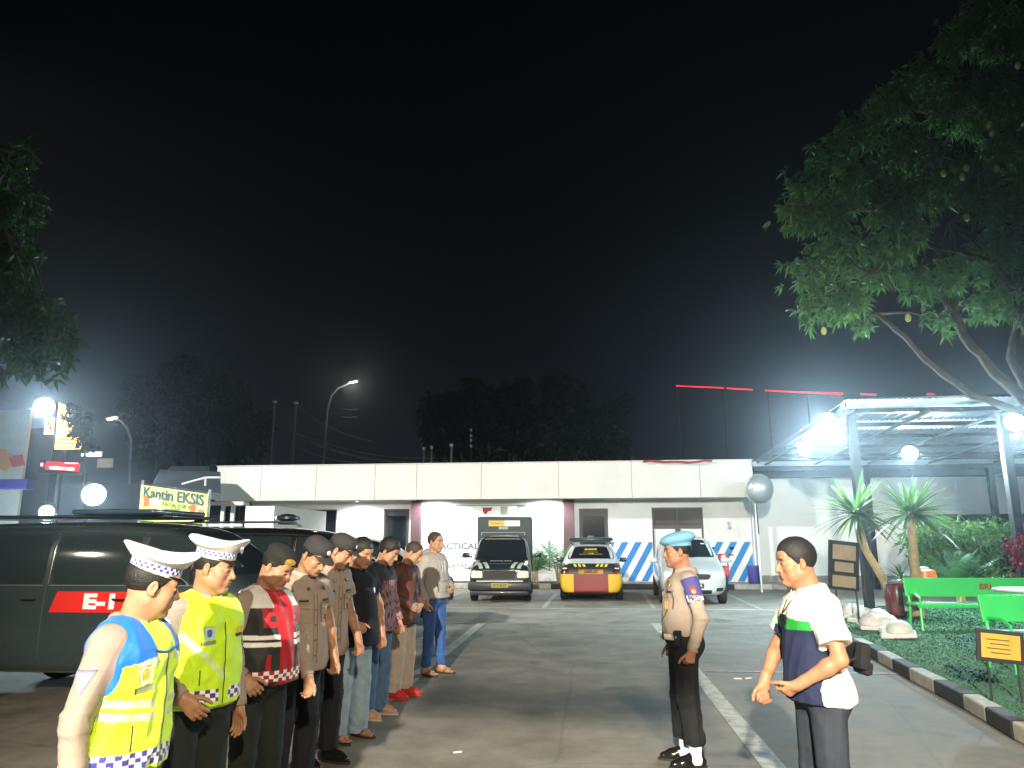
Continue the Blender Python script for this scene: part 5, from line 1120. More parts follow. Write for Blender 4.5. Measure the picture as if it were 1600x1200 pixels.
def floodlight(loc, aim, label, power, col=(.66, .90, 1.), bright=60, size=.34, group=None, lampspot=150, tilt=None):
    """die-cast floodlight: finned body, glass front, U bracket; looks along aim"""
    loc = V(*loc); d = nrm(V(*aim) - loc); r = nrm(np.cross(d, V(0, 0, 1))); u = np.cross(r, d); R = np.stack([r, d, u], 1)
    f = empty('floodlight', loc, 0, label, 'floodlight', group)
    def P(name, m, fn, parent=f):
        mb = MB(); fn(mb); mb.v = [tuple(R @ np.array(v)) for v in mb.v]; return mb.build(name, m, parent)
    body = P('housing', M['iron_dark'], lambda m: (m.lathe([(size * .50, 0), (size * .52, .02), (size * .35, .09), (size * .2, .14), (.001, .15)], (0, 0, 0), 28, rotm('X', 90)), [m.box((0, -.12, z), (size * .45, .06, .008)) for z in np.linspace(-size * .15, size * .15, 5)]))
    P('bezel', M['galv'], lambda m: m.lathe([(size * .52, -.02), (size * .56, -.01), (size * .56, .02), (size * .52, .025)], (0, 0, 0), 28, rotm('X', -90)), body)
    P('lens', lens_mat('flood_lens', col, bright), lambda m: m.lathe([(.001, 0), (size * .50, 0), (size * .46, .05), (size * .3, .085), (.001, .10)], (0, 0, 0), 28, rotm('X', -90)))
    P('bracket', M['iron_dark'], lambda m: m.tube([(size * .55, -.04, 0), (size * .55, -.08, size * .55), (-size * .55, -.08, size * .55), (-size * .55, -.04, 0)], .010, 6))
    lamp('flood_lamp', loc + d * .30 + V(0, 0, -.16), power * .42, col, .07); lamp('flood_lamp', loc + d * .30 + V(0, 0, -.2), power * .6, col, .07, 165, loc + d * 5 + V(0, 0, -2.5), 'SPOT', .3)
    return f
def lights():
    Y = lambda px, py, y: tuple(at(px, py, y))
    floodlight(Y(1293, 660, 16.9), (0, 4, -1), 'brightest floodlight under the front left corner of the carport roof', 1700, bright=260, size=.36, group='white floodlights')
    floodlight(Y(1258, 701, 21.0), (1, 6, 0), 'floodlight below and left of the brightest one under the carport', 600, bright=200, size=.36, group='white floodlights')
    floodlight(Y(1422, 710, 20.0), (3, 6, 0), 'floodlight hanging mid carport above the two yucca trees', 600, bright=200, size=.36, group='white floodlights')
    floodlight(Y(1588, 660, 15.5), (2, 4, 0), 'floodlight at the right edge of the picture under the carport', 1100, bright=260, size=.36, group='white floodlights')
    floodlight(Y(70, 633, 24.), (-2, 6, 0), 'floodlight high on the left beside the orange lit sign', 1000, bright=200, size=.6, group='white floodlights')
    floodlight(Y(147, 771, 14.), (-2, 4, 0), 'floodlight just above the roof of the nearest dark van', 170, bright=200, size=.40, group='white floodlights')
    floodlight(Y(73, 798, 13.), (-2, 4, 0), 'small floodlight left of the lamp above the nearest van', 90, bright=90, size=.24, group='white floodlights')
# ---------------------------------------------------------------- vehicles (local frame: nose towards +Y)
def livery(name, base, f, coat=.6, rough=.3):
    """paint whose colour bands are laid out on the body itself; f(nodes, links, x, y, z) -> colour socket"""
    m = mat(name, base, rough, coat=coat); nt = m.node_tree; tc = nt.nodes.new('ShaderNodeTexCoord'); sp = nt.nodes.new('ShaderNodeSeparateXYZ'); nt.links.new(tc.outputs['Object'], sp.inputs[0])
    def cmp(a, thr, gt=True):
        n = nt.nodes.new('ShaderNodeMath'); n.operation = 'GREATER_THAN' if gt else 'LESS_THAN'; nt.links.new(a, n.inputs[0]); n.inputs[1].default_value = thr; return n.outputs[0]
    def mul(a, b):
        n = nt.nodes.new('ShaderNodeMath'); n.operation = 'MULTIPLY'; nt.links.new(a, n.inputs[0]); nt.links.new(b, n.inputs[1]); return n.outputs[0]
    def ab(a):
        n = nt.nodes.new('ShaderNodeMath'); n.operation = 'ABSOLUTE'; nt.links.new(a, n.inputs[0]); return n.outputs[0]
    def mix(c0, c1, w):
        n = nt.nodes.new('ShaderNodeMix'); n.data_type = 'RGBA'; nt.links.new(w, n.inputs[0])
        for c, i in ((c0, 6), (c1, 7)):
            if isinstance(c, tuple): n.inputs[i].default_value = (*c, 1)
            else: nt.links.new(c, n.inputs[i])
        return n.outputs[2]
    nt.links.new(f(cmp, mul, ab, mix, sp.outputs[0], sp.outputs[1], sp.outputs[2]), nt.nodes['Principled BSDF'].inputs['Base Color']); return m
def hull(name, st, m, parent, level=3):
    rings = []
    for (y, zb, wb, zm, wm, zw, ww, zr, wr, zt) in st:
        h = [(wb * .6, zb), (wb, zb + .02), (wm, zm), (ww, zw), ((ww + wr) / 2 + .018, (zw + zr) / 2), (wr, zr), (wr * .62, zr + (zt - zr) * .75)]
        rings.append([(x, y, z) for x, z in h] + [(-x, y, z) for x, z in h[::-1]])
    n = 14; vs = [p for r_ in rings for p in r_]; fs = []
    for i in range(len(rings) - 1):
        for k in range(n): fs.append((i * n + k, i * n + (k + 1) % n, (i + 1) * n + (k + 1) % n, (i + 1) * n + k))
    for (o, flip) in ((0, True), ((len(rings) - 1) * n, False)):
        for k in range(6):
            q = (o + k, o + k + 1, o + 12 - k, o + 13 - k); fs.append(q if flip else q[::-1])
    mb = MB(); mb.add(vs, fs); o = mb.build(name, m, parent, smooth=True); bm = bmesh.new(); bm.from_mesh(o.data); bmesh.ops.recalc_face_normals(bm, faces=bm.faces[:]); bm.to_mesh(o.data); bm.free()
    sub = o.modifiers.new('s', 'SUBSURF'); sub.levels = sub.render_levels = level; dg = bpy.context.evaluated_depsgraph_get(); me = bpy.data.meshes.new_from_object(o.evaluated_get(dg)); o.modifiers.clear(); old = o.data; o.data = me; bpy.data.meshes.remove(old)
    me.polygons.foreach_set('use_smooth', [True] * len(me.polygons)); return o
def wheels(parent, pts, r=.30, w=.19, rimm='alloy'):
    for (x, y) in pts:
        s = 1 if x > 0 else -1; R = rotm('Y', 90 * s)
        t = part(parent, 'wheel', M['rubber'], lambda m: m.lathe([(r * .62, -w / 2), (r * .9, -w / 2), (r * .99, -w / 2 + .02), (r, -w / 4), (r, w / 4), (r * .99, w / 2 - .02), (r * .9, w / 2), (r * .62, w / 2)], (x, y, r), 28, R), True)
        part(t, 'rim', M[rimm], lambda m: (m.lathe([(.001, w * .30), (.05, w * .32), (.06, w * .2), (r * .35, w * .16), (r * .5, w * .22), (r * .6, w * .46), (r * .64, w * .47)], (x, y, r), 28, R)), True)
def car(name, loc, rz, label, cat='car'):
    c = empty(name, (loc[0], loc[1], 0), math.radians(rz), label, cat); return c
def quadp(b, name, m, parent, c, n, off=.004, nx=10, ny=8, r=0., **k): return patch(b, name, m, parent, [V(*p) for p in c], V(*n), off, nx, ny, r, **k)
def mirror_(parent, x, y, z, m, s=1):
    o = part(parent, 'side_mirror', m, lambda b: (b.box((x, y, z), (.20, .09, .13), rotm('Z', -8 * s), .03), b.tube([(x - s * .16, y - .01, z - .05), (x - s * .06, y, z - .03)], .018, 8)), True)
    return o
def mpv():
    c = car('parked_minivan', (2.72, 21.3), 180 - 2, 'silver white people carrier parked nose outward by the blue stripes')
    st = [(2.06, .34, .50, .50, .64, .64, .60, .70, .50, .72), (1.99, .22, .66, .48, .79, .72, .76, .80, .60, .83), (1.62, .19, .74, .50, .84, .86, .80, .94, .62, .97), (1.12, .19, .76, .5, .84, .96, .82, 1.08, .68, 1.12),
          (.60, .19, .77, .5, .84, 1.0, .82, 1.42, .64, 1.46), (.18, .19, .77, .5, .84, 1.0, .82, 1.61, .60, 1.66), (-.6, .19, .77, .5, .84, 1.0, .82, 1.65, .60, 1.71), (-1.5, .2, .76, .5, .83, 1.0, .81, 1.63, .59, 1.69), (-1.95, .24, .74, .5, .81, 1.0, .79, 1.52, .58, 1.58), (-2.06, .34, .66, .5, .74, .95, .70, 1.3, .56, 1.36)]
    b = hull('body', st, M['paint_silver'], c); B = bvh_of(b); F = (0, 1, .25)
    quadp(B, 'windscreen', M['glass_dark'], c, [(-.66, 1.05, 1.09), (.66, 1.05, 1.09), (.555, .25, 1.58), (-.555, .25, 1.58)], (0, 1, .75), r=.06)
    hl = []
    for s in (1, -1):
        h = quadp(B, 'headlight', M['lamp_glass'], c, [(s * .44, 2, .60), (s * .72, 2, .66), (s * .765, 2, .86), (s * .52, 2, .76)][::s], (s * .35, 1, .2), r=.12); 
        quadp(B, 'fog_lamp', M['iron_dark'], c, [(s * .5, 2, .33), (s * .70, 2, .34), (s * .70, 2, .43), (s * .52, 2, .42)][::s], (s * .2, 1, 0), r=.1)
        mirror_(c, s * .93, .80, 1.05, M['paint_silver'], s)
        quadp(B, 'side_window', M['glass_dark'], c, [(s * .8, .62, 1.04), (s * .8, -.25, 1.04), (s * .7, -.25, 1.50), (s * .7, .12, 1.50)], (s, 0, .1), r=.05); quadp(B, 'side_window', M['glass_dark'], c, [(s * .8, -.33, 1.04), (s * .8, -1.1, 1.04), (s * .7, -1.1, 1.50), (s * .7, -.33, 1.50)], (s, 0, .1), r=.05)
        quadp(B, 'door_seam', M['seam'], c, [(s * .8, .70, .3), (s * .8, .69, .3), (s * .8, .69, 1.0), (s * .8, .70, 1.0)], (s, 0, 0), .002, 1, 8)
    quadp(B, 'grille', M['grille'], c, [(-.36, 2, .60), (.36, 2, .60), (.42, 2, .74), (-.42, 2, .74)], F, .005, r=.1); quadp(B, 'lower_grille', M['grille'], c, [(-.40, 2, .27), (.40, 2, .27), (.42, 2, .37), (-.42, 2, .37)], (0, 1, 0), .005, r=.06)
    part(c, 'emblem', M['silver'], lambda m: m.lathe([(.001, 0), (.055, 0), (.05, .012), (.001, .016)], (0, 2.065, .68), 20, rotm('X', -80), 1.3, 1.)); plate(c, B, (0, 2.0, .47), 1, 'D 1407 VK', M['plate_black'], M['plate_white'])
    part(c, 'wiper', M['gloss_black'], lambda m: (m.tube([(.5, 1.16, 1.12), (.05, 1.02, 1.17)], .008, 5), m.tube([(0, 1.17, 1.13), (-.42, 1.03, 1.17)], .008, 5)))
    quadp(B, 'windscreen_sticker', M['patch_white'], c, [(-.46, .5, 1.44), (-.36, .5, 1.44), (-.36, .5, 1.50), (-.46, .5, 1.50)], (0, 1, .75), .007, 4, 4)
    wheels(c, [(.74, 1.32), (-.74, 1.32), (.74, -1.35), (-.74, -1.35)], .29)
def plate(c, B, p, s, txt, m, mt):
    p = V(*p); w, h = .22, .055; o = patch(B, 'number_plate', m, c, [p + V(-w, 0, -h), p + V(w, 0, -h), p + V(w, 0, h), p + V(-w, 0, h)], V(0, s, 0), .012, 4, 2, 0, None, .008)
    h_ = B.ray_cast(Vector((p[0], p[1] + s * 1, p[2])), Vector((0, -s, 0)), 3)
    if o: text_on('plate_text', txt, .085, mt, o, (p[0], h_[0][1] + s * .016, p[2]), (-s, 0, 0), (0, 0, 1), None, 0.002, .002, .95)
def sedan():
    c = car('patrol_car', (.14, 22.35), -1, 'patrol saloon seen from behind with yellow and red bumper and roof light bar')
    def f(cmp, mul, ab, mix, x, y, z):
        rear = cmp(y, -1.50, False); col = mix((.52, .55, .58), (.020, .020, .024), mul(rear, cmp(z, .97, False))); col = mix(col, (.55, .34, .010), mul(cmp(y, -1.62, False), cmp(z, .70, False))); col = mix(col, (.17, .006, .008), mul(mul(cmp(y, -1.62, False), cmp(z, .70, False)), cmp(ab(x), .455, False)))
        return mix(col, (.015, .015, .017), cmp(z, .235, False))
    paint = livery('patrol_paint', (.5, .5, .5), f, .25, .45)
    st = [(-2.12, .26, .62, .42, .74, .66, .70, .72, .6, .74), (-2.06, .17, .74, .45, .83, .78, .76, .90, .58, .93), (-1.80, .16, .78, .5, .85, .88, .80, .985, .64, 1.01), (-1.42, .16, .79, .5, .85, .92, .81, 1.03, .66, 1.06),
          (-.95, .16, .8, .5, .85, .93, .82, 1.30, .60, 1.34), (-.62, .16, .8, .5, .85, .93, .82, 1.41, .57, 1.46), (.1, .16, .8, .5, .85, .93, .82, 1.43, .57, 1.49), (.6, .16, .8, .5, .85, .93, .82, 1.36, .58, 1.40), (1.15, .16, .8, .5, .85, .93, .81, 1.02, .66, 1.05), (1.8, .17, .78, .5, .84, .85, .79, .90, .64, .93), (2.1, .3, .6, .5, .74, .66, .66, .72, .55, .74)]
    b = hull('body', st, paint, c, 4); B = bvh_of(b); F = (0, -1, .2)
    quadp(B, 'rear_window', M['glass_dark'], c, [(-.66, -1.4, 1.06), (.66, -1.4, 1.06), (.545, -.68, 1.405), (-.545, -.68, 1.405)], (0, -1, .8), r=.06)
    up = V(0, .42, .9)
    for (s, size, z, bold, sx) in (('0409', .13, 1.33, .006, 1.35), ('110', .085, 1.205, .003, 1.1)): text_on('rear_window_text', s, size, M['yellow_vinyl'], c, (0, -.95 - (1.33 - z) * 1.6, z), (1, 0, 0), up, B_dir(B, (0, -1, .8)), .010, bold, sx)
    for (z, w) in ((1.265, .2), (1.125, .32)): quadp(B, 'window_strip', M['yellow_vinyl'], c, [(-w, -1.1, z - .008), (w, -1.1, z - .008), (w, -1.1, z + .008), (-w, -1.1, z + .008)], (0, -1, .8), .010, 12, 1)
    for s in (1, -1):
        for i in range(3): x = s * (.13 + .115 * i); quadp(B, 'chevron_stripe', M['yellow_vinyl'], c, [(x, -2, .86), (x + s * .065, -2, .86), (x + s * .065 + .0 + s * .04, -2, 1.0), (x + s * .04, -2, 1.0)], (0, -1, .6), .005, 4, 6)
        tl = quadp(B, 'tail_light', M['tail_red'], c, [(s * .52, -2, .74), (s * .80, -2, .72), (s * .80, -2, .90), (s * .58, -2, .87)], (s * .35, -1, .1), .008, r=.1)
        quadp(B, 'reversing_lamp', M['lamp_glass'], tl, [(s * .60, -2, .83), (s * .76, -2, .82), (s * .76, -2, .865), (s * .62, -2, .86)], (s * .35, -1, .1), .012, r=.1)
        mirror_(c, s * .94, .72, 1.0, M['paint_dark'], s)
        quadp(B, 'side_window', M['glass_dark'], c, [(s * .8, -.9, .99), (s * .8, -.05, .99), (s * .7, -.05, 1.33), (s * .7, -.6, 1.33)], (s, 0, .1), r=.05)
    pl = patch(B, 'number_plate', M['plate_gold'], c, [V(-.33, -2, .70), V(.33, -2, .70), V(.33, -2, .82), V(-.33, -2, .82)], V(0, -1, 0), .012, 6, 2, 0, None, .01); text_on('plate_text', '2409-07', .10, M['seam'], pl, (0, -2.11, .76), (1, 0, 0), (0, 0, 1), None, .0, .003, 1.1)
    pl.children[0].location = (0, -.022, 0)
    quadp(B, 'bumper_line', M['seam'], c, [(-.72, -2, .69), (.72, -2, .69), (.72, -2, .702), (-.72, -2, .702)], F, .003, 20, 1)
    lb = part(c, 'light_bar', M['lightbar'], lambda m: m.box((0, -.25, 1.60), (1.28, .30, .10), None, .04), True); part(lb, 'bar_mount', M['iron_dark'], lambda m: (m.box((0, -.25, 1.535), (1.1, .22, .04), None, .01), m.box((.56, -.25, 1.50), (.05, .1, .08)), m.box((-.56, -.25, 1.50), (.05, .1, .08)))); part(lb, 'siren', M['silver'], lambda m: m.lathe([(.10, 0), (.11, .03), (.06, .05), (.001, .055)], (0, -.25, 1.65), 16), True)
    part(c, 'antenna', M['iron_dark'], lambda m: m.tube([(.5, -1.5, 1.05), (.52, -1.55, 1.7)], .006, 5))
    wheels(c, [(.75, -1.3), (-.75, -1.3), (.75, 1.35), (-.75, 1.35)], .29)
class B_dir:
    """a surface probed along a slanted direction whatever direction is asked for"""
    def __init__(s, b, n): s.b = b; s.n = Vector(n).normalized()
    def ray_cast(s, q, d, L): p = q + d; return s.b.ray_cast(p + s.n * 1.0, -s.n, 3.)
def truck():
    c = car('police_truck', (-2.38, 21.75), 180 + 3.5, 'dark police pickup with tall boxed rear, parked nose outward by the palm', 'truck')
    st = [(2.02, .40, .56, .52, .70, .72, .68, .80, .56, .82), (1.96, .26, .74, .5, .82, .82, .78, .93, .60, .95), (1.55, .24, .78, .5, .84, .92, .80, 1.0, .64, 1.03), (1.08, .24, .78, .5, .84, .98, .81, 1.07, .70, 1.10), (.72, .24, .78, .5, .84, 1.02, .80, 1.42, .68, 1.45), (.44, .24, .78, .5, .84, 1.02, .80, 1.68, .64, 1.72), (-.2, .24, .78, .5, .84, 1.02, .80, 1.72, .64, 1.76), (-.62, .3, .78, .5, .84, 1.0, .80, 1.70, .62, 1.74), (-.66, .34, .7, .5, .8, 1.0, .76, 1.6, .58, 1.62)]
    b = hull('cab', st, M['paint_navy'], c); B = bvh_of(b)
    quadp(B, 'windscreen', M['glass_dark'], c, [(-.68, 1.0, 1.09), (.68, 1.0, 1.09), (.60, .5, 1.64), (-.60, .5, 1.64)], (0, 1, .5), r=.05)
    quadp(B, 'windscreen_strip', M['strip_grey2'], c, [(-.50, .5, 1.60), (.50, .5, 1.60), (.50, .5, 1.63), (-.50, .5, 1.63)], (0, 1, .5), .008, 8, 1)
    for s in (1, -1):
        quadp(B, 'headlight', M['lamp_glass2'], c, [(s * .44, 2, .62), (s * .76, 2, .62), (s * .76, 2, .80), (s * .46, 2, .80)][::s], (s * .25, 1, .1), .010, r=.08)
        for i in range(2): x = s * (.27 + .17 * i); quadp(B, 'bonnet_stripe', M['strip_grey2'], c, [(x, 2, .87), (x + s * .10, 2, .87), (x + s * .21, 1.6, 1.01), (x + s * .11, 1.6, 1.01)], (0, .7, 1), .005, 4, 8)
        mirror_(c, s * 1.0, .86, 1.18, M['paint_navy'], s)
        quadp(B, 'side_window', M['glass_dark'], c, [(s * .8, .70, 1.06), (s * .8, -.3, 1.06), (s * .7, -.3, 1.58), (s * .7, .42, 1.58)], (s, 0, .1), r=.05)
        quadp(B, 'roof_pillar', M['galv'], c, [(s * .70, 1.0, 1.10), (s * .72, 1.0, 1.10), (s * .635, .5, 1.66), (s * .62, .5, 1.66)], (0, 1, .5), .006, 2, 8)
    text_on('bonnet_text', 'POLISI', .16, M['strip_grey2'], c, (0, 1.46, 1.05), (-1, 0, 0), (0, -.5, .14), B_dir(B, (0, .3, 1)), .006, .006, 1.3)
    quadp(B, 'grille', M['grille'], c, [(-.40, 2, .60), (.40, 2, .60), (.42, 2, .81), (-.42, 2, .81)], (0, 1, .1), .010, r=.04)
    bp = part(c, 'bumper', M['paint_grey'], lambda m: (m.box((0, 2.03, .42), (1.66, .14, .22), None, .05), m.box((0, 2.02, .25), (1.5, .1, .12), None, .04)), True); part(bp, 'number_plate', M['plate_yellow'], lambda m: m.box((0, 2.108, .44), (.44, .012, .115))); part(bp, 'chrome_strip', M['silver'], lambda m: m.box((0, 2.09, .545), (1.2, .03, .03), None, .01))
    text_on('plate_text', 'IX 9120-22', .085, M['seam'], bp, (0, 2.116, .44), (-1, 0, 0), (0, 0, 1), None, .001, .002, .9)
    part(c, 'cargo_box', M['paint_box'], lambda m: m.b2((-.82, -2.3, .62), (.82, -.72, 2.27), .04)); 
    sg = part(c, 'box_sign', M['plate_white'], lambda m: m.b2((-.46, -.715, 1.99), (.0, -.70, 2.16))); part(c, 'box_sign', M['sign_yellow'], lambda m: m.b2((.005, -.715, 1.99), (.48, -.70, 2.16))); part(c, 'box_label', M['strip_grey2'], lambda m: m.b2((-.10, -.715, 1.90), (.18, -.705, 1.98)))
    part(sg, 'scribble', M['seam'], lambda m: m.tube([(.42 - .045 * i, -.698, 2.075 + .035 * math.sin(i * 2.4)) for i in range(9)], .006, 5))
    part(c, 'cab_top_rack', M['galv'], lambda m: (m.tube([(-.62, .2, 1.80), (.62, .2, 1.80)], .015, 6), m.tube([(-.62, .2, 1.80), (-.62, .2, 1.72)], .015, 6), m.tube([(.62, .2, 1.80), (.62, .2, 1.72)], .015, 6)))
    part(c, 'chassis', M['iron_dark'], lambda m: (m.b2((-.8, -2.2, .42), (.8, -.7, .6)),))
    wheels(c, [(.72, 1.30), (-.72, 1.30), (.72, -1.5), (-.72, -1.5)], .31)
VAN = [(2.10, .42, .52, .55, .68, .75, .64, .84, .53, .87), (1.98, .29, .72, .5, .80, .86, .78, .96, .64, 1.0), (1.55, .28, .79, .5, .84, 1.0, .82, 1.10, .7, 1.14), (1.28, .28, .80, .5, .84, 1.08, .82, 1.26, .71, 1.30), (.95, .28, .80, .5, .84, 1.12, .82, 1.52, .70, 1.56), (.66, .28, .80, .5, .84, 1.12, .82, 1.70, .70, 1.76), (.2, .28, .80, .5, .84, 1.12, .82, 1.75, .71, 1.82), (-1.0, .28, .8, .5, .84, 1.12, .82, 1.75, .71, 1.83), (-2.1, .29, .8, .5, .84, 1.12, .82, 1.73, .70, 1.80), (-2.32, .34, .74, .5, .80, 1.1, .76, 1.62, .66, 1.70)]
def van(loc, rz, label, paint, decal=False, rack=False, beacon=False, rail=False, sc=1., name='parked_van'):
    c = car(name, loc, rz, label, 'van'); c.scale = (1, 1, sc); b = hull('body', VAN, M[paint], c); B = bvh_of(b)
    quadp(B, 'windscreen', M['glass_dark'], c, [(-.70, 1.32, 1.24), (.70, 1.32, 1.24), (.62, .75, 1.72), (-.62, .75, 1.72)], (0, 1, .75), r=.05)
    for s in (1, -1):
        for (y0, y1, t0, t1) in ((1.12, .42, .80, .42), (.34, -.55, .34, -.55), (-.63, -1.38, -.63, -1.38), (-1.46, -2.08, -1.46, -2.02)):
            w = quadp(B, 'side_window', M['glass_van'], c, [(s * .82, y0, 1.17), (s * .82, y1, 1.17), (s * .74, t1, 1.66), (s * .74, t0, 1.66)], (s, 0, .12), .004, 10, 8, .04)
            if s > 0: quadp(B, 'window_seal', M['chrome_line'], w, [(.82, y0 + .01, 1.155), (.82, y1 - .01, 1.155), (.82, y1 - .01, 1.165), (.82, y0 + .01, 1.165)], (1, 0, .12), .009, 10, 1)
            if s > 0: quadp(B, 'pillar_trim', M['chrome_line'], w, [(.82, y1 - .012, 1.18), (.82, y1 - .022, 1.18), (.74, t1 - .022, 1.64), (.74, t1 - .012, 1.64)], (1, 0, .12), .009, 1, 10)
        quadp(B, 'headlight', M['lamp_glass'], c, [(s * .46, 2, .62), (s * .74, 2, .64), (s * .76, 2, .84), (s * .5, 2, .80)][::s], (s * .4, 1, .1), .006, r=.1)
        for (y, z0, z1) in ((.38, .36, 1.68), (-.59, .36, 1.68), (-1.42, .36, 1.68)): quadp(B, 'door_seam', M['seam'], c, [(s * .84, y, z0), (s * .84, y - .010, z0), (s * .74, y - .010, z1), (s * .74, y, z1)], (s, 0, .12), .002, 1, 14)
        quadp(B, 'sill_trim', M['chrome_line'], c, [(s * .84, 1.0, .325), (s * .84, -2.1, .325), (s * .84, -2.1, .34), (s * .84, 1.0, .34)], (s, 0, 0), .006, 20, 1)
        for y in (.30, -.68): part(c, 'door_handle', M['iron_dark'], lambda m: m.tube([(s * .845, y, 1.03), (s * .875, y - .02, 1.03), (s * .875, y - .13, 1.03), (s * .845, y - .15, 1.03)], .010, 6), True)
        mirror_(c, s * .97, 1.10, 1.26, M['paint_dark'], s)
    quadp(B, 'roof_gutter', M['chrome_line'], c, [(.75, .6, 1.735), (.75, -2.0, 1.735), (.75, -2.0, 1.745), (.75, .6, 1.745)], (1, 0, .9), .008, 20, 1)
    if decal:
        d = quadp(B, 'red_panel', M['panel_red'], c, [(.84, -.52, .90), (.84, .90, .90), (.84, .90, 1.10), (.84, -.46, 1.10)], (1, 0, 0), .005, 20, 3)
        text_on('panel_text', 'E-1', .19, M['plate_white'], d, (.84, .02, 1.0), (0, 1, 0), (0, 0, 1), B_dir(B, (1, 0, 0)), .011, .010, 1.5)
    if rack:
        r_ = part(c, 'roof_box', M['gloss_black'], lambda m: (m.b2((-.5, -2.05, 1.835), (.5, .45, 1.87), .02),), True); part(r_, 'roof_lamp_bar', M['lightbar'], lambda m: m.box((.15, -.05, 1.895), (1.1, .9, .05), None, .02), True); part(r_, 'rack_foot', M['iron_dark'], lambda m: [m.box((x, y, 1.835), (.06, .10, .05)) for x in (-.45,) for y in (.3,)])
    if rail: part(c, 'roof_rail', M['silver'], lambda m: m.tube([(.66, .45, 1.80), (.68, .3, 1.87), (.68, -1.9, 1.87), (.66, -2.0, 1.80)], .016, 8), True)
    if beacon:
        o = part(c, 'beacon', M['lightbar'], lambda m: (m.lathe([(.10, 0), (.20, .03), (.20, .07), (.08, .11), (.001, .12)], (0, -.05, 1.90), 20),), True); part(o, 'beacon_foot', M['iron_dark'], lambda m: (m.box((0, -.05, 1.87), (.3, .2, .05), None, .01),))
    wheels(c, [(.76, 1.35), (-.76, 1.35), (.76, -1.45), (-.76, -1.45)], .30, rimm='steel_dark'); return c
def vehicles():
    mpv(); sedan(); truck()
    van((-4.85, 8.05), -90, 'dark grey minibus with red door panel, nearest of the vehicles on the left', 'paint_van', decal=True, rack=True)
    van((-4.75, 11.75), -90, 'black van with roof rail and beacon, second in the row behind the men', 'paint_black', beacon=True, rail=True, sc=1.0)
    van((-4.85, 15.3), -90, 'dark van third in the row, partly hidden behind the man in brown jacket', 'paint_black', sc=.92)
    # red scooter half hidden behind the people carrier
    c = car('parked_scooter', (4.15, 24.3), 180, 'red scooter with white panel half hidden behind the silver people carrier', 'scooter')
    part(c, 'body', M['panel_red'], lambda m: (m.box((0, .55, .72), (.34, .10, .62), rotm('X', 18), .05), m.box((0, -.3, .68), (.30, .9, .22), None, .08), m.box((0, .62, 1.06), (.32, .16, .20), None, .06)), True)
    part(c, 'seat', M['gloss_black'], lambda m: m.box((0, -.32, .83), (.28, .72, .1), None, .04), True); part(c, 'front_panel', M['plate_white'], lambda m: m.box((0, .665, .86), (.2, .02, .12), rotm('X', 18), .01)); part(c, 'handlebar', M['iron_dark'], lambda m: m.tube([(-.34, .5, 1.12), (-.1, .58, 1.12), (.1, .58, 1.12), (.34, .5, 1.12)], .016, 8)); part(c, 'headlight', M['lamp_glass'], lambda m: m.lathe([(.08, 0), (.07, .03), (.001, .04)], (0, .70, 1.05), 16, rotm('X', -90)), True)
    for s in (1, -1): part(c, 'mirror', M['gloss_black'], lambda m: (m.tube([(s * .25, .55, 1.13), (s * .3, .5, 1.28)], .007, 5), m.box((s * .3, .5, 1.32), (.12, .03, .08), None, .01)))
    for y in (.72, -.62): part(c, 'wheel', M['rubber'], lambda m: m.lathe([(.12, -.05), (.24, -.05), (.27, 0), (.24, .05), (.12, .05)], (0, y, .27), 24, rotm('Y', 90)), True)
# ---------------------------------------------------------------- plants
def leaf_cloud(blobs, n, L, Wd, r, whorl=8, droop=.35, shell=.45):
    """whorls of long leaves spread through the volume of the blobs; returns vertices and quads"""
    vol = np.array([b[1] ** 2 for b in blobs]); pr = vol / vol.sum(); k = r.choice(len(blobs), n, p=pr)
    d = r.normal(size=(n, 3)); d /= np.linalg.norm(d, axis=1)[:, None]; rad = r.random(n) ** shell
    c = np.array([b[0] for b in blobs])[k] + d * (rad * np.array([b[1] for b in blobs])[k])[:, None] * np.array([1, 1, .82])
    c += .10 * r.normal(size=(n, 3))
    ax = d + .8 * r.normal(size=(n, 3)); ax /= np.linalg.norm(ax, axis=1)[:, None]
    vs = []; 
    for j in range(whorl):
        t = r.normal(size=(n, 3)) * .9 + ax * .9; t /= np.linalg.norm(t, axis=1)[:, None]
        l = L * r.uniform(.55, 1.25, n)[:, None]; s = np.cross(t, r.normal(size=(n, 3))); s /= np.linalg.norm(s, axis=1)[:, None] + 1e-9; w = Wd * r.uniform(.7, 1.2, n)[:, None]
        g = np.array([0, 0, -1.]); p0 = c; p1 = c + t * l * .5 + g * l * droop * .15; p2 = c + t * l + g * l * droop
        vs.append(np.stack([p0 - s * w * .15, p0 + s * w * .15, p1 + s * w * .5, p1 - s * w * .5, p2 + s * w * .06, p2 - s * w * .06], 1))
    v = np.concatenate(vs); m = len(v); v = v.reshape(-1, 3); b = np.arange(m)[:, None] * 6
    return v, np.concatenate([b + np.array([[0, 1, 2, 3]]), b + np.array([[3, 2, 4, 5]])])
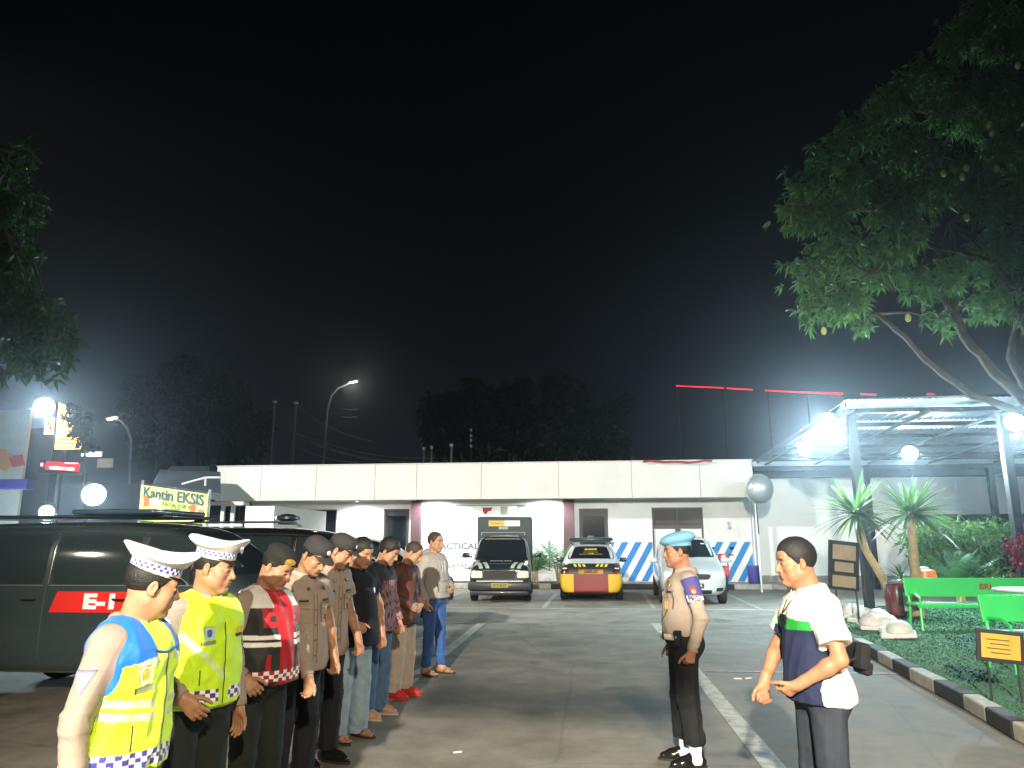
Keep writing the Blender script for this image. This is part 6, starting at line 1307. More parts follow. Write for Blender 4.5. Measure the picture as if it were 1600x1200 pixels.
def tree(name, label, base, limbs, blobs, n, L=.17, Wd=.045, seed=1, leaf='leaf', bark='bark', cat='tree', group=None, **k):
    r = np.random.default_rng(seed); t = empty(name, tuple(base), 0, label, cat, group); mb = MB()
    for pts, rs in limbs:
        P = [V(*p) - V(*base) for p in pts]; Q = []; R = []
        for i in range(len(P) - 1):
            for u in np.linspace(0, 1, 5)[:-1]: Q.append(P[i] * (1 - u) + P[i + 1] * u + r.normal(0, .012, 3)); R.append((rs[i] * (1 - u) + rs[i + 1] * u) * r.uniform(.93, 1.07))
        Q.append(P[-1]); R.append(rs[-1]); mb.tube(Q, R, 9)
    # twigs from the limbs into the crown
    if blobs:
        ends = [V(*l[0][-1]) for l in limbs]
        for (c, rad) in blobs:
            e = min(ends, key=lambda q: np.linalg.norm(q - c)); 
            if np.linalg.norm(e - c) < 4: m_ = (e + c) / 2 + r.normal(0, .15, 3); mb.tube([e - V(*base), m_ - V(*base), V(*c) - V(*base), V(*c) + r.normal(0, .3, 3) - V(*base)], [.030, .022, .014, .006], 6)
    if mb.v: mb.build('trunk', M[bark], t, True)
    v, f = leaf_cloud([(V(*c), rad) for c, rad in blobs], n, L, Wd, r, **k)
    link('crown', npmesh('crown', v - V(*base), f), M[leaf], t); return t
def strap_rosette(c, n, L, Wd, r, up=.35, droop=.8):
    vs = []; fs = []
    for i in range(n):
        a = r.uniform(0, 2 * PI); el = r.uniform(-.35, 1.25); d = V(math.cos(a) * math.cos(el), math.sin(a) * math.cos(el), math.sin(el)); l = L * r.uniform(.75, 1.15); s = nrm(np.cross(d, V(0, 0, 1))); m = 7; b = len(vs)
        for j in range(m + 1):
            u = j / m; p = c + d * l * u + V(0, 0, -1) * l * droop * u * u * (1 - .5 * math.sin(max(el, 0))); w = Wd * (1 - u ** 2.2) * (.6 + .8 * min(u * 5, 1)) * .6 + .002; k = V(0, 0, .25 * w); vs += [p - s * w + k, p, p + s * w + k]
        for j in range(m):
            q = b + 3 * j; fs += [(q, q + 1, q + 4, q + 3), (q + 1, q + 2, q + 5, q + 4)]
    return np.array(vs), np.array(fs)
def plants():
    A = lambda px, py, Y: at(px, py, Y)
    # mango tree over the carport
    B = []; rr = np.random.default_rng(5)
    for (px, py, Y, r_) in ((1245, 335, 14, .42), (1265, 290, 14.3, .5), (1300, 245, 14.5, .5), (1290, 345, 14, .6), (1345, 205, 14.6, .6), (1395, 160, 14.8, .6), (1350, 290, 14.2, .7), (1420, 240, 14.5, .75), (1450, 120, 15, .6), (1500, 60, 15, .6), (1540, 20, 15, .6), (1500, 170, 14.4, .8), (1580, 60, 14.4, .7), (1570, 150, 14.2, .85), (1600, 230, 14, .9),
                            (1480, 280, 14, .75), (1550, 300, 13.6, .8), (1400, 330, 14.2, .7), (1320, 400, 14, .65), (1260, 430, 14.2, .42), (1270, 480, 14.2, .35), (1320, 470, 14, .5), (1380, 420, 14.3, .6), (1440, 440, 14.6, .5), (1490, 430, 13.6, .5), (1560, 400, 14, .7), (1600, 470, 14, .6), (1470, 500, 14.5, .35), (1620, 340, 14, .9), (1410, 380, 13.4, .5), (1540, 480, 14.6, .4), (1340, 500, 14.4, .3)):
        B.append((A(px, py, Y), r_ * .80))
    base = A(1668, 940, 14.5); base[2] = 0
    limbs = [([base, A(1655, 760, 14.4), A(1618, 640, 14.3)], (.19, .15, .125)), ([A(1618, 640, 14.3), A(1555, 585, 14.3), A(1510, 530, 14.2), A(1490, 490, 14.2), A(1497, 430, 14.1), A(1494, 380, 14), A(1485, 350, 14)], (.11, .095, .08, .07, .055, .045, .035)),
             ([A(1618, 655, 14.3), A(1520, 620, 14.4), A(1460, 575, 14.4), A(1400, 515, 14.5), A(1375, 494, 14.5), A(1358, 492, 14.5)], (.085, .07, .06, .048, .036, .02)), ([A(1490, 490, 14.2), A(1462, 440, 14.4), A(1450, 400, 14.5), A(1435, 330, 14.5)], (.09, .06, .05, .03)),
             ([A(1618, 560, 14), A(1590, 460, 13.9), A(1545, 410, 13.8), A(1490, 392, 13.8), A(1440, 385, 13.9), A(1360, 430, 14)], (.10, .075, .06, .05, .035, .02)), ([A(1618, 640, 14.3), A(1580, 560, 14.5), A(1592, 480, 14.6), A(1560, 330, 14.6), A(1520, 180, 14.8)], (.09, .07, .05, .045, .03)), ([A(1435, 330, 14.5), A(1330, 330, 14.3), A(1260, 330, 14)], (.04, .03, .02))]
    t = tree('mango_tree', 'large leafy mango tree with bare curved limbs rising above the carport roof', base, limbs, B, 3700, .19, .045, 3, 'leaf_mango', droop=.35, whorl=9)
    for (px, py) in ((1476, 272), (1506, 278), (1512, 264), (1559, 265), (1569, 271), (1593, 104), (1512, 341), (1552, 210), (1548, 196), (1420, 498), (1288, 518)):
        p = A(px, py, 13.1) - base; f = part(t, 'mango', M['mango'], lambda m: m.lathe([(.001, .075), (.03, .06), (.048, .02), (.05, -.02), (.035, -.06), (.001, -.08)], p, 14), True); part(f, 'stalk', M['bark'], lambda m: m.tube([p + V(0, 0, .07), p + V(.01, 0, .35), p + V(.06, .1, .7)], .005, 5))
    # tree at the left edge
    B = [(A(px, py, 10), r_) for (px, py, r_) in ((-20, 260, .45), (15, 250, .35), (35, 320, .4), (10, 340, .4), (-20, 380, .5), (30, 400, .3), (0, 440, .45), (30, 480, .45), (70, 500, .4), (90, 530, .28), (10, 540, .5), (60, 560, .35), (-40, 480, .6), (-60, 320, .6))]
    base = A(-140, 950, 10); base[2] = 0
    tree('leafy_tree', 'dark leafy tree cut off by the left edge of the picture', base, [([base, A(-110, 700, 10), A(-60, 520, 10), A(-40, 400, 10), A(-20, 300, 10)], (.2, .16, .1, .06, .03))], B, 900, .16, .05, 8, 'leaf_dark')
    # dark trees far behind
    def far(label, spots, Y, base_px, n, seed, L=.5, leaf='leaf_far'):
        B = [(A(px, py, Y), r_) for px, py, r_ in spots]; base = A(base_px, 843, Y); base[2] = 0
        top = B[0][0]; tree('background_tree', label, base, [([base, (base + top) / 2 + V(.3, 0, 0), top], (.35, .25, .12))], B, n, L, L * .35, seed, leaf, group='dark trees beyond the office roof', whorl=7)
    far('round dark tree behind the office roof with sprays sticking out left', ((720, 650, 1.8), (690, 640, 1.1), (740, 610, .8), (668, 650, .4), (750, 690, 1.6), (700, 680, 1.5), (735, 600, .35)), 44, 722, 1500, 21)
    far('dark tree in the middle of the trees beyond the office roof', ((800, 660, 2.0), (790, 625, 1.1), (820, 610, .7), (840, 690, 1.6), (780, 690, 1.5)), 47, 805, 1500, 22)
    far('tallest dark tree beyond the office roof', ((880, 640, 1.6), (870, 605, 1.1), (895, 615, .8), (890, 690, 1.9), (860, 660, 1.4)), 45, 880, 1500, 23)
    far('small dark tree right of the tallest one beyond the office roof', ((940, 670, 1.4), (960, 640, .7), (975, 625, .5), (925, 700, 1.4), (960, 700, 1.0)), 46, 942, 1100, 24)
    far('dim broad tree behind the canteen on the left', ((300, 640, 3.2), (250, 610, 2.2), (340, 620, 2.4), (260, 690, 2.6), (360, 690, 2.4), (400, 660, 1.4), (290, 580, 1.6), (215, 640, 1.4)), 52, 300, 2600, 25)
    # yuccas
    r = np.random.default_rng(9)
    for (top, mid, bot, Y, n, lab, s) in (((1338, 806), (1352, 860), (1408, 955), 16.2, 105, 'slender yucca on the left with its trunk leaning right', 1), ((1424, 806), (1428, 870), (1434, 958), 15.4, 120, 'yucca with a thicker straight trunk and yellowish inner leaves', 1.12)):
        b = A(*bot, Y); b[2] = .05; tp = A(*top, Y); y = empty('yucca_tree', tuple(b), 0, lab, 'yucca', 'yucca trees on the turf'); m_ = A(*mid, Y)
        part(y, 'trunk', M['bark_pale'], lambda m: m.tube([V(0, 0, 0), (m_ - b) * .5 + V(.04, 0, 0) * (1 if Y > 16 else 0), m_ - b, tp - b], [.10 * s, .085 * s, .075 * s, .06 * s], 12), True)
        vs, fs = strap_rosette(tp - b, n, 1.02, .046, r, droop=.30); link('crown', npmesh('crown', vs, fs), M['leaf_yucca'], y, smooth=True)
        if Y < 16: vs, fs = strap_rosette(tp - b + V(0, -.05, 0), 26, .4, .024, r, droop=.2); link('young_leaves', npmesh('l', vs, fs), M['leaf_lime'], y, smooth=True); vs, fs = strap_rosette(A(1408, 905, Y) - b, 26, .5, .022, r, droop=.5); link('side_shoot', npmesh('s', vs, fs), M['leaf_yucca'], y, smooth=True)
    # feathery palm between truck and saloon
    def fronds(c, n, L, r, el=(.5, 1.4), leaflet=.30, wd=.014):
        vs = []; fs = []
        for i in range(n):
            a = r.uniform(0, 2 * PI); e = r.uniform(*el); l = L * r.uniform(.7, 1.1); d = V(math.cos(a) * math.cos(e), math.sin(a) * math.cos(e), math.sin(e)); m = 16; prev = None
            for j in range(m + 1):
                u = j / m; p = c + d * l * u + V(0, 0, -.35) * l * u ** 2.2 + V(math.cos(a), math.sin(a), 0) * .12 * l * u * u
                if prev is not None:
                    t = nrm(p - prev); s = nrm(np.cross(t, V(0, 0, 1)))
                    if j > 2:
                        for sd in (1, -1):
                            ll = leaflet * math.sin(PI * (.12 + .85 * u)) + .04; q = p + (s * sd * .75 + t * .6) * ll + V(0, 0, -.25 * ll); k = len(vs); w = nrm(t) * wd; vs += [p - w, p + w, (p + q) / 2 + w * 1.2 + V(0, 0, .02), q, (p + q) / 2 - w * 1.2 + V(0, 0, .02)]; fs += [(k, k + 1, k + 2, k + 4), (k + 4, k + 2, k + 3, k + 3)]
                prev = p
        fs = [f if f[2] != f[3] else (f[0], f[1], f[2], f[0]) for f in fs]; return np.array(vs), fs
    def palm(loc, n, L, lab, seed, m_='leaf_palm', **k):
        r = np.random.default_rng(seed); p = empty('areca_palm', tuple(loc), 0, lab, 'palm', 'palms in the beds'); vs, fs = fronds(V(0, 0, .25), n, L, r, **k); mb = MB(); mb.add(vs, [tuple(dict.fromkeys(f)) for f in fs]); mb.build('fronds', M[m_], p)
        part(p, 'stem', M['bark_pale'], lambda m: [m.tube([(r.uniform(-.1, .1), r.uniform(-.1, .1), 0), (r.uniform(-.15, .15), r.uniform(-.15, .15), .6)], [.03, .02], 6) for _ in range(7)])
    palm(V(-.98, 26.1, .16), 34, 2.0, 'feathery green palm between the boxed police truck and the patrol saloon', 4); palm(V(-1.75, 26.3, .16), 16, 1.5, 'small palm almost hidden behind the boxed police truck', 5); palm(V(-3.7, 26.3, .16), 0 + 8, .7, 'low dry plant in the bed left of the police truck', 6)
    # bush and green screen on the right
    B = [(A(px, py, 19.3), r_) for px, py, r_ in ((1450, 850, .5), (1480, 840, .5), (1520, 850, .55), (1560, 850, .55), (1600, 850, .6), (1470, 885, .45), (1540, 885, .5), (1590, 890, .5), (1640, 850, .6))]; base = A(1530, 900, 19.3); base[2] = .05
    tree('bush', 'dense dark green bush behind the long green bench', base, [([base, base + V(0, 0, .6)], (.05, .03))], B, 2600, .16, .05, 31, 'leaf_mango', cat='bush')
    palm(V(*(A(1500, 900, 17.8)[:2]), .1), 30, 1.45, 'arching light green palm in front of the dark bush', 12, 'leaf_palm', leaflet=.22, el=(.8, 1.5))
    b = A(1606, 905, 16.8); b[2] = .1; B = [(A(px, py, 16.8), r_) for px, py, r_ in ((1592, 862, .16), (1604, 880, .2), (1612, 850, .2))]; tree('flowering_shrub', 'red flowering shrub at the right edge behind the green bench', b, [([b, A(1604, 870, 16.8)], (.02, .012))], B, 260, .07, .05, 41, 'flower_red', cat='shrub')
# ---------------------------------------------------------------- street furniture and background
def things():
    A = at
    def E(name, loc, label, cat, group=None, rz=0): return empty(name, tuple(loc), rz, label, cat, group)
    # benches
    def bench(loc, rz, W_, label, txt=None, s=1.):
        b = E('park_bench', loc, label, 'bench', 'green benches on the turf', math.radians(rz)); G = M['green_metal']
        bk = part(b, 'backrest', G, lambda m: m.box((0, .22, .78 * s), (W_, .035, .36 * s), rotm('X', -8), .006)); part(b, 'seat', G, lambda m: m.box((0, 0, .48 * s), (W_, .42, .035), None, .008))
        part(b, 'seat_rim', G, lambda m: m.box((0, -.215, .455 * s), (W_, .03, .05), None, .006))
        for sx in (-1, 1):
            x = sx * (W_ / 2 - .06); part(b, 'leg', G, lambda m: m.tube([(x, -.17, .46 * s), (x + sx * .03, -.24, 0)], .022, 8)); part(b, 'leg', G, lambda m: m.tube([(x, .25, .95 * s), (x, .20, .42 * s), (x, .27, 0)], .022, 8)); part(b, 'armrest', G, lambda m: m.tube([(x, .22, .66 * s), (x, -.05, .66 * s), (x, -.19, .60 * s), (x, -.19, .49 * s)], .020, 8), True)
        if txt: 
            o = text_on('bench_lettering', txt, .13, M['panel_red_dark'], bk, (-.52, .19, .79 * s), (1, 0, 0), (0, -.05, 1), None, .012, .004, 1.1)
        return b
    p = A(1500, 985, 13.6); bench((7.28, 13.6, .11), 2, 3.7, 'long bright green bench with red lettering on its backrest', 'BRI', .86)
    bench((5.72, 9.6, .11), 8, 2.1, 'second green bench at the right edge, nearer and darker', None, .86)
    t = E('round_table', (6.2, 11.3, .11), 'round white table between the two green benches', 'table'); part(t, 'tabletop', M['white_stone'], lambda m: m.lathe([(.001, 0), (.50, 0), (.52, .015), (.52, .03), (.50, .04), (.001, .04)], (0, 0, .76), 36), True); part(t, 'pedestal', M['white_stone'], lambda m: m.lathe([(.22, 0), (.2, .05), (.07, .12), (.06, .6), (.12, .76)], n=20), True)
    # sign boards on posts
    c = A(1318, 885, 14.2); s = E('notice_board', (c[0], c[1], .0), 'black framed notice board with three pale wooden panels beside the white wall', 'notice board', None, math.radians(12)); W_, H_ = .58, .86; z0 = c[2] - H_ / 2; R = rotm('Y', 6)
    part(s, 'frame', M['iron_dark'], lambda m: (m.box((0, 0, z0 + H_ / 2), (W_, .03, H_), R, .005))); 
    for (z, h) in ((.66, .26), (.40, .17), (.15, .20)): part(s, 'panel', M['wood_panel'], lambda m: m.box(R @ V(0, -.022, z - H_ / 2) + V(0, 0, z0 + H_ / 2), (W_ * .76 if h != .17 else W_ * .62, .012, h), R, .003))
    for x in (-.16, .22): part(s, 'leg', M['iron_dark'], lambda m: m.tube([(x, .02, 0), (x - .02, .02, z0 + .1)], .016, 8))
    c = A(1562, 1012, 7.7); s = E('small_sign', (c[0], c[1], .11), 'small yellow wooden sign on two thin dark posts in the turf', 'sign', None, math.radians(-6)); R = rotm('Y', 5); z = c[2] - .11
    part(s, 'frame', M['iron_dark'], lambda m: m.box((0, 0, z), (.40, .025, .29), R, .004)); pn = part(s, 'panel', M['sign_wood'], lambda m: m.box((0, -.018, z), (.33, .012, .22), R, .003)); part(pn, 'writing', M['seam_brown'], lambda m: [m.box(V(-.02 + .01 * (k % 2), -.026, z + .06 - .04 * k), (.20 - .04 * (k % 2), .002, .010), R) for k in range(4)])
    for x in (-.12, .13): part(s, 'leg', M['iron_dark'], lambda m: m.tube([(x, .01, 0), (x, .01, z - .12)], .010, 8))
    # white domed ornaments along the corner of the turf
    pr = None
    spots = [(1334, 958, 'farthest'), (1352, 966, ''), (1362, 977, ''), (1384, 978, ''), (1404, 990, ''), (1372, 968, '')]
    labs = ['white domed stone farthest back in the row by the dark post', 'white domed stone second from the back of the row', 'white domed stone on the left near the middle of the row', 'white domed stone leaning behind the two nearest ones', 'nearest white domed stone at the corner of the turf', 'white domed stone right of the second one, close to the post']
    for i, (px, py, _) in enumerate(spots):
        g = ground_pt(px, py + 8, .11); q = E('garden_ornament', (g[0], g[1], .11), labs[i], 'ornament', 'white domed stones along the turf edge', i * .7)
        part(q, 'slab', M['white_stone'], lambda m: m.box((0, 0, .045), (.50, .42, .075), rotm('Y', -4 + i * 2), .02)); part(q, 'dome', M['white_stone'], lambda m: m.lathe([(.19, .0), (.19, .06), (.165, .12), (.11, .17), (.05, .19), (.001, .195)], (-.02, .0, .07), 22), True); part(q, 'dome', M['white_stone'], lambda m: m.lathe([(.10, 0), (.09, .05), (.05, .08), (.001, .09)], (.17, -.08, .07), 16), True)
    # urns and dispenser behind the bench
    g = A(1403, 945, 15.0); q = E('water_urn', (g[0], g[1], .05), 'dark maroon urn with grey tap stand beside the leaning yucca', 'urn'); part(q, 'body', M['maroon_gloss'], lambda m: m.lathe([(.14, 0), (.2, .05), (.22, .25), (.23, .45), (.19, .58), (.15, .60)], n=24, c=(0, 0, .12)), True); part(q, 'lid', M['glass_tint'], lambda m: m.lathe([(.18, 0), (.17, .04), (.08, .08), (.001, .09)], (0, 0, .72), 20), True); part(q, 'tap_stand', M['galv'], lambda m: (m.box((.06, -.25, .40), (.10, .05, .34), None, .01), m.tube([(.06, -.25, 0), (.06, -.25, .25)], .015, 6)))
    g = A(1447, 925, 15.9); q = E('drink_dispenser', (g[0], g[1], .11), 'orange and cream drink jug on a low stand behind the bench', 'jug'); part(q, 'body', M['orange_gloss'], lambda m: m.lathe([(.17, 0), (.21, .04), (.22, .34), (.2, .42), (.12, .44)], (0, 0, .45), 24), True); part(q, 'lid', M['white_stone'], lambda m: m.lathe([(.10, 0), (.10, .03), (.03, .05), (.001, .06)], (0, 0, .89), 16), True); part(q, 'label_panel', M['wood_yellow'], lambda m: m.box((.02, -.225, .54), (.32, .02, .14), None, .004)); part(q, 'stand', M['iron_dark'], lambda m: [m.tube([(x, y, 0), (x * .8, y * .8, .46)], .014, 6) for x in (-.2,) for y in (-.15,)] + [m.box((0, 0, .44), (.42, .36, .02))])
    # green screen panel
    q = E('screen_panel', (0, 0, 0), 'dark green screen standing in front of the white wall at the right', 'screen'); g0 = A(1452, 808, 24.0); part(q, 'panel', M['screen_green'], lambda m: m.b2((g0[0], 24, .14), (g0[0] + 6.5, 24.05, g0[2]))); part(q, 'frame', M['iron_dark'], lambda m: (m.b2((g0[0] - .06, 23.98, .14), (g0[0] - .001, 24.07, g0[2] + .05)), m.b2((g0[0], 23.98, g0[2] + .001), (g0[0] + 6.5, 24.07, g0[2] + .05))))
    # convex mirror
    c = A(1187, 765, 24.0); q = E('convex_mirror', (c[0], c[1], 0), 'round convex traffic mirror at the right corner of the office', 'mirror'); R = rotm('Z', 14) @ rotm('X', 94)
    part(q, 'mirror_face', M['mirror'], lambda m: m.lathe([(.44 * math.sin(a), .30 * (math.cos(a))) for a in np.linspace(.02, PI / 2, 12)][::-1], (0, 0, c[2]), 40, R), True); part(q, 'rim', M['galv'], lambda m: m.tube([V(0, 0, c[2]) + R @ V(.455 * math.cos(a), .455 * math.sin(a), 0) for a in np.linspace(0, 2 * PI, 41)], .018, 6)); part(q, 'pole', M['wall_white'], lambda m: m.tube([(-.12, .12, 0), (-.12, .12, c[2])], .035, 10)); part(q, 'bracket', M['iron_dark'], lambda m: m.tube([(-.12, .10, 2.75), (-.10, .07, 1.75)], .02, 6)); part(q, 'backing', M['galv'], lambda m: m.lathe([(.45, -.01), (.3, -.06), (.001, -.08)], (0, 0, c[2]), 30, R), True)
    g = A(1180, 919, 25.9); q = E('waste_bin', (g[0], 25.9, .15), 'dark blue plastic bin at the foot of the convex mirror pole', 'bin'); part(q, 'body', M['bin_blue'], lambda m: m.lathe([(.19, 0), (.2, .02), (.225, .52), (.23, .55)], n=4 * 6, sx=1, sy=.9), True); part(q, 'rim', M['bin_blue'], lambda m: m.lathe([(.225, .55), (.245, .55), (.245, .58), (.20, .585), (.001, .60)], n=24, sy=.9), True)
    # canteen with its banner
    q = E('canteen', (-12.8, 22.5, 0), 'low canteen hut with dark roof and white window frames left of the office', 'canteen'); o = V(12.8, -22.5, 0)
    def P(name, m_, fn, par=None, sm=False):
        ob = part(par or q, name, m_, fn, sm); 
        if par is None: ob.location = o
        return ob
    x0, _, zt = A(322, 786, 20.5); x1 = A(382, 786, 20.5)[0]
    P('wall', M['wall_white'], lambda m: (m.b2((x1 + .05, 20.5, 0), (x1 + .9, 24.8, 2.55)), m.b2((x0, 20.55, 0), (x1, 20.6, 1.95))))
    P('window_frame', M['white_stone'], lambda m: (m.b2((x0, 20.42, 2.58), (x1, 20.5, 2.68)), m.b2((x0 + .5, 20.42, 1.2), (x0 + .6, 20.5, 2.58)), m.b2((x1 - .35, 20.42, 1.2), (x1 - .25, 20.5, 2.58)), m.b2((x0, 20.41, 1.98), (x1, 20.51, 2.06)))); P('window_glass', M['glass_dark'], lambda m: m.b2((x0, 20.60, 1.96), (x1, 20.62, 2.56)))
    P('roof', M['roof_dark'], lambda m: m.add([A(238, 762, 20), A(345, 782, 20), A(345, 742, 25), A(250, 738, 25), A(238, 755, 20), A(345, 770, 20), A(345, 736, 25), A(250, 732, 25)], [(0, 1, 2, 3), (4, 7, 6, 5), (0, 4, 5, 1), (1, 5, 6, 2), (2, 6, 7, 3), (3, 7, 4, 0)])); P('roof_sheet', M['galv'], lambda m: m.add([A(255, 739, 27), A(328, 739, 27), A(328, 727, 28), A(268, 727, 28)], [(0, 1, 2, 3)])); P('awning_strut', M['white_stone'], lambda m: (m.tube([A(285, 755, 20.4), A(322, 745, 20.4), A(345, 745, 20.4)], .03, 6), m.tube([A(322, 745, 20.4), A(321, 758, 20.4)], .03, 6)))
    Yb = 15.2; bl, br, tr, tl = A(218, 812, Yb), A(322, 818, Yb - .3), A(326, 771, Yb - .3), A(221, 756, Yb)
    s = E('banner', tuple(bl), 'yellow canteen banner with dark lettering behind the nearest van', 'banner'); L_ = lambda p: p - bl
    part(s, 'cloth', M['banner'], lambda m: m.add([L_(bl), L_(br), L_(tr), L_(tl), L_(bl) + V(0, .01, 0), L_(br) + V(0, .01, 0), L_(tr) + V(0, .01, 0), L_(tl) + V(0, .01, 0)], [(0, 1, 2, 3), (7, 6, 5, 4), (0, 4, 5, 1), (1, 5, 6, 2), (2, 6, 7, 3), (3, 7, 4, 0)]))
    R_ = L_(br) - L_(bl); U_ = L_(tl) - L_(bl); sk = (L_(tr) - L_(tl)); 
    text_on('banner_lettering', 'Kantin EKSIS', .315, M['banner_text'], s, U_ * .80 + sk * .49, sk, (0, 0, 1), None, .012, .008, .95); text_on('banner_lettering', 'FATALYUR 02', .13, M['banner_green'], s, U_ * .56 + sk * .56, sk, (0, 0, 1), None, .012, .003, 1.0)
    part(s, 'small_print', M['banner_green'], lambda m: (m.box(U_ * .36 + R_ * .56 + V(0, -.012, 0), (.55, .003, .035)), m.box(U_ * .24 + R_ * .60 + V(0, -.012, 0), (.45, .003, .02))))
    part(s, 'printed_picture', M['orange_gloss'], lambda m: m.box(U_ * .55 + R_ * .10 + V(0, -.012, 0), (.13, .003, .22))); part(s, 'printed_picture', M['white_stone'], lambda m: m.box(U_ * .55 + R_ * .25 + V(0, -.012, 0), (.20, .003, .16)))
    for (u, v_, c_) in ((.80, .42, 'orange_gloss'), (.92, .30, 'wood_panel'), (.80, .16, 'white_stone')): part(s, 'printed_picture', M[c_], lambda m: m.lathe([(.001, 0), (.08, 0), (.08, .004), (.001, .004)], U_ * v_ + R_ * u + V(0, -.014, 0), 16, rotm('X', 90)))
    for p in (tl, tr): part(s, 'pole', M['galv'], lambda m: m.tube([L_(V(p[0], p[1] + .05, 0)), L_(p + V(0, .05, .1))], .03, 8))
    # far left: pale hoarding, shop block, lit amber sign, running red text
    Yh = 30; q = E('hoarding', (0, 0, 0), 'large pale hoarding with orange and red print at the left edge', 'hoarding'); a, b = A(-60, 640, Yh), A(47, 655, Yh); part(q, 'board', M['hoarding'], lambda m: m.b2((a[0], Yh, .3), (b[0], Yh + .15, a[2]))); part(q, 'printed_band', M['hoard_orange'], lambda m: m.add([A(-60, 700, Yh - .02), A(-60, 690, Yh - .02), A(10, 700, Yh - .02), A(25, 720, Yh - .02), A(8, 735, Yh - .02)][::-1], [(0, 1, 2, 3, 4)])); part(q, 'printed_band', M['hoard_red'], lambda m: m.add([A(14, 712, Yh - .03), A(36, 708, Yh - .03), A(40, 725, Yh - .03), A(20, 728, Yh - .03)][::-1], [(0, 1, 2, 3)]))
    Yk = 34; q = E('shop_block', (0, 0, 0), 'dark shop block between the pale hoarding and the canteen', 'building'); a, b = A(48, 668, Yk), A(250, 700, Yk); part(q, 'wall', M['roof_dark2'], lambda m: m.b2((a[0], Yk + .3, 0), (b[0], Yk + 6, 4.3))); part(q, 'pillar', M['roof_dark2'], lambda m: m.b2((a[0], Yk - .2, 0), (a[0] + 1.5, Yk + .29, a[2])))
    for (px, py, w, h) in ((133, 709, .35, .14), (149, 708, .7, .24), (165, 722, .8, .45)): part(q, 'window', M['lit_window'] if py < 715 else M['hoarding'], lambda m: m.box(A(px, py, Yk + .25) - V(0, .0, 0), (w, .06, h)))
    part(q, 'blue_awning', M['bin_blue'], lambda m: m.box(A(28, 755, Yk - 6), (1.2, .5, .4)))
    Ys = 30; q = E('lit_sign', (0, 0, 0), 'tall amber lit shop sign with tree silhouette in front, far left', 'sign'); 
    def pic(c_, w, h, par, name, m_, y=Ys, R=None): return part(par, name, m_, lambda m: m.box(A(c_[0], c_[1], y), (w, .06, h), R))
    R = rotm('Z', 0); pn = part(q, 'lit_panel', M['amber'], lambda m: m.add([A(86, 700, Ys), A(129, 700, Ys), A(134, 648, Ys), A(93, 627, Ys), A(86, 700, Ys + .3), A(129, 700, Ys + .3), A(134, 648, Ys + .3), A(93, 627, Ys + .3)], [(0, 1, 2, 3), (7, 6, 5, 4), (0, 4, 5, 1), (1, 5, 6, 2), (2, 6, 7, 3), (3, 7, 4, 0)]))
    part(pn, 'lettering_bar', M['seam_brown'], lambda m: [m.box(A(107, py, Ys - .05), (1.05, .03, .05), rotm('Y', 4)) for py in (685, 691)] + [m.box(A(x, 697, Ys - .05), (.10, .03, .07)) for x in (92, 98, 104, 110, 118, 124)])
    part(q, 'side_sign', M['amber_pale'], lambda m: m.box(A(78, 664, Ys - .2), (.38, .08, .72))); text_on('side_sign_letter', 'N', .55, M['seam_brown'], q, A(78, 664, Ys - .25), (1, 0, 0), (0, 0, 1), None, .01, .01, .6); part(q, 'pole', M['iron_dark'], lambda m: m.tube([V(*A(100, 700, Ys + .2)[:2], 0), A(100, 700, Ys + .2)], .10, 8))
    rr = np.random.default_rng(4); B = [(A(px, py, Ys - 1), r_) for px, py, r_ in ((118, 648, .30), (128, 655, .35), (124, 672, .28), (130, 668, .25), (110, 636, .16), (136, 690, .3))]; base = A(136, 843, Ys - 1); base[2] = 0
    tree('street_tree', 'thin street tree standing dark in front of the amber sign', base, [([base, A(134, 740, Ys - 1), A(132, 690, Ys - 1)], (.08, .06, .03))], B, 230, .22, .10, 51, 'leaf_far', whorl=6)
    q = E('running_text_sign', (0, 0, 0), 'red glowing running text sign below the amber sign', 'sign'); part(q, 'housing', M['iron_dark'], lambda m: m.box(A(98, 729, Ys), (2.1, .12, .55), rotm('Y', 4))); part(q, 'red_lights', M['red_led'], lambda m: m.box(A(98, 727, Ys - .08), (1.55, .04, .34), rotm('Y', 4), .02)); part(q, 'bright_text', M['led_white'], lambda m: m.box(A(97, 730, Ys - .12), (1.10, .03, .09), rotm('Y', 4))); part(q, 'bright_text', M['led_pink'], lambda m: (m.box(A(66, 724, Ys - .12), (.10, .03, .14)), m.box(A(112, 722, Ys - .12), (.6, .03, .05), rotm('Y', 2))))
    # street lamps
    def lampost(pts, Y, head, lab, on, s=.07):
        q = E('street_lamp', tuple(V(*A(pts[0][0], 843, Y)[:2], 0)), lab, 'street lamp', 'street lamps beyond the yard'); b = V(*A(pts[0][0], 843, Y)[:2], 0)
        part(q, 'pole', M['galv_plain'], lambda m: m.tube([V(0, 0, 0)] + [A(*p, Y) - b for p in pts], [s * 1.4] + [s] * len(pts), 8), True); h = A(*head, Y) - b
        part(q, 'lamp_head', M['galv_plain'], lambda m: m.box(h + V(0, 0, .07), (.75, .3, .12), rotm('Y', -10), .04)); part(q, 'lens', on, lambda m: m.box(h - V(0, 0, .02), (.5, .24, .05), rotm('Y', -10), .02)); return h + b
    h = lampost([(506, 725), (509, 680), (512, 640), (518, 618), (528, 606), (546, 598)], 52, (553, 596), 'tall curved street lamp behind the office roof', lens_mat('street_lens', (1, .93, .78), 14), .08); lamp('street_light', h - V(0, 0, .45), 160, (1, .93, .8), .2)
    h = lampost([(203, 730), (205, 700), (205, 685), (200, 668), (190, 656), (182, 653)], 40, (176, 652), 'shorter curved street lamp with bright round light at the left', lens_mat('street_lens', (1, .97, .95), 40), .06); lamp('street_light', h - V(0, 0, .45), 70, (1, .95, .9), .2)
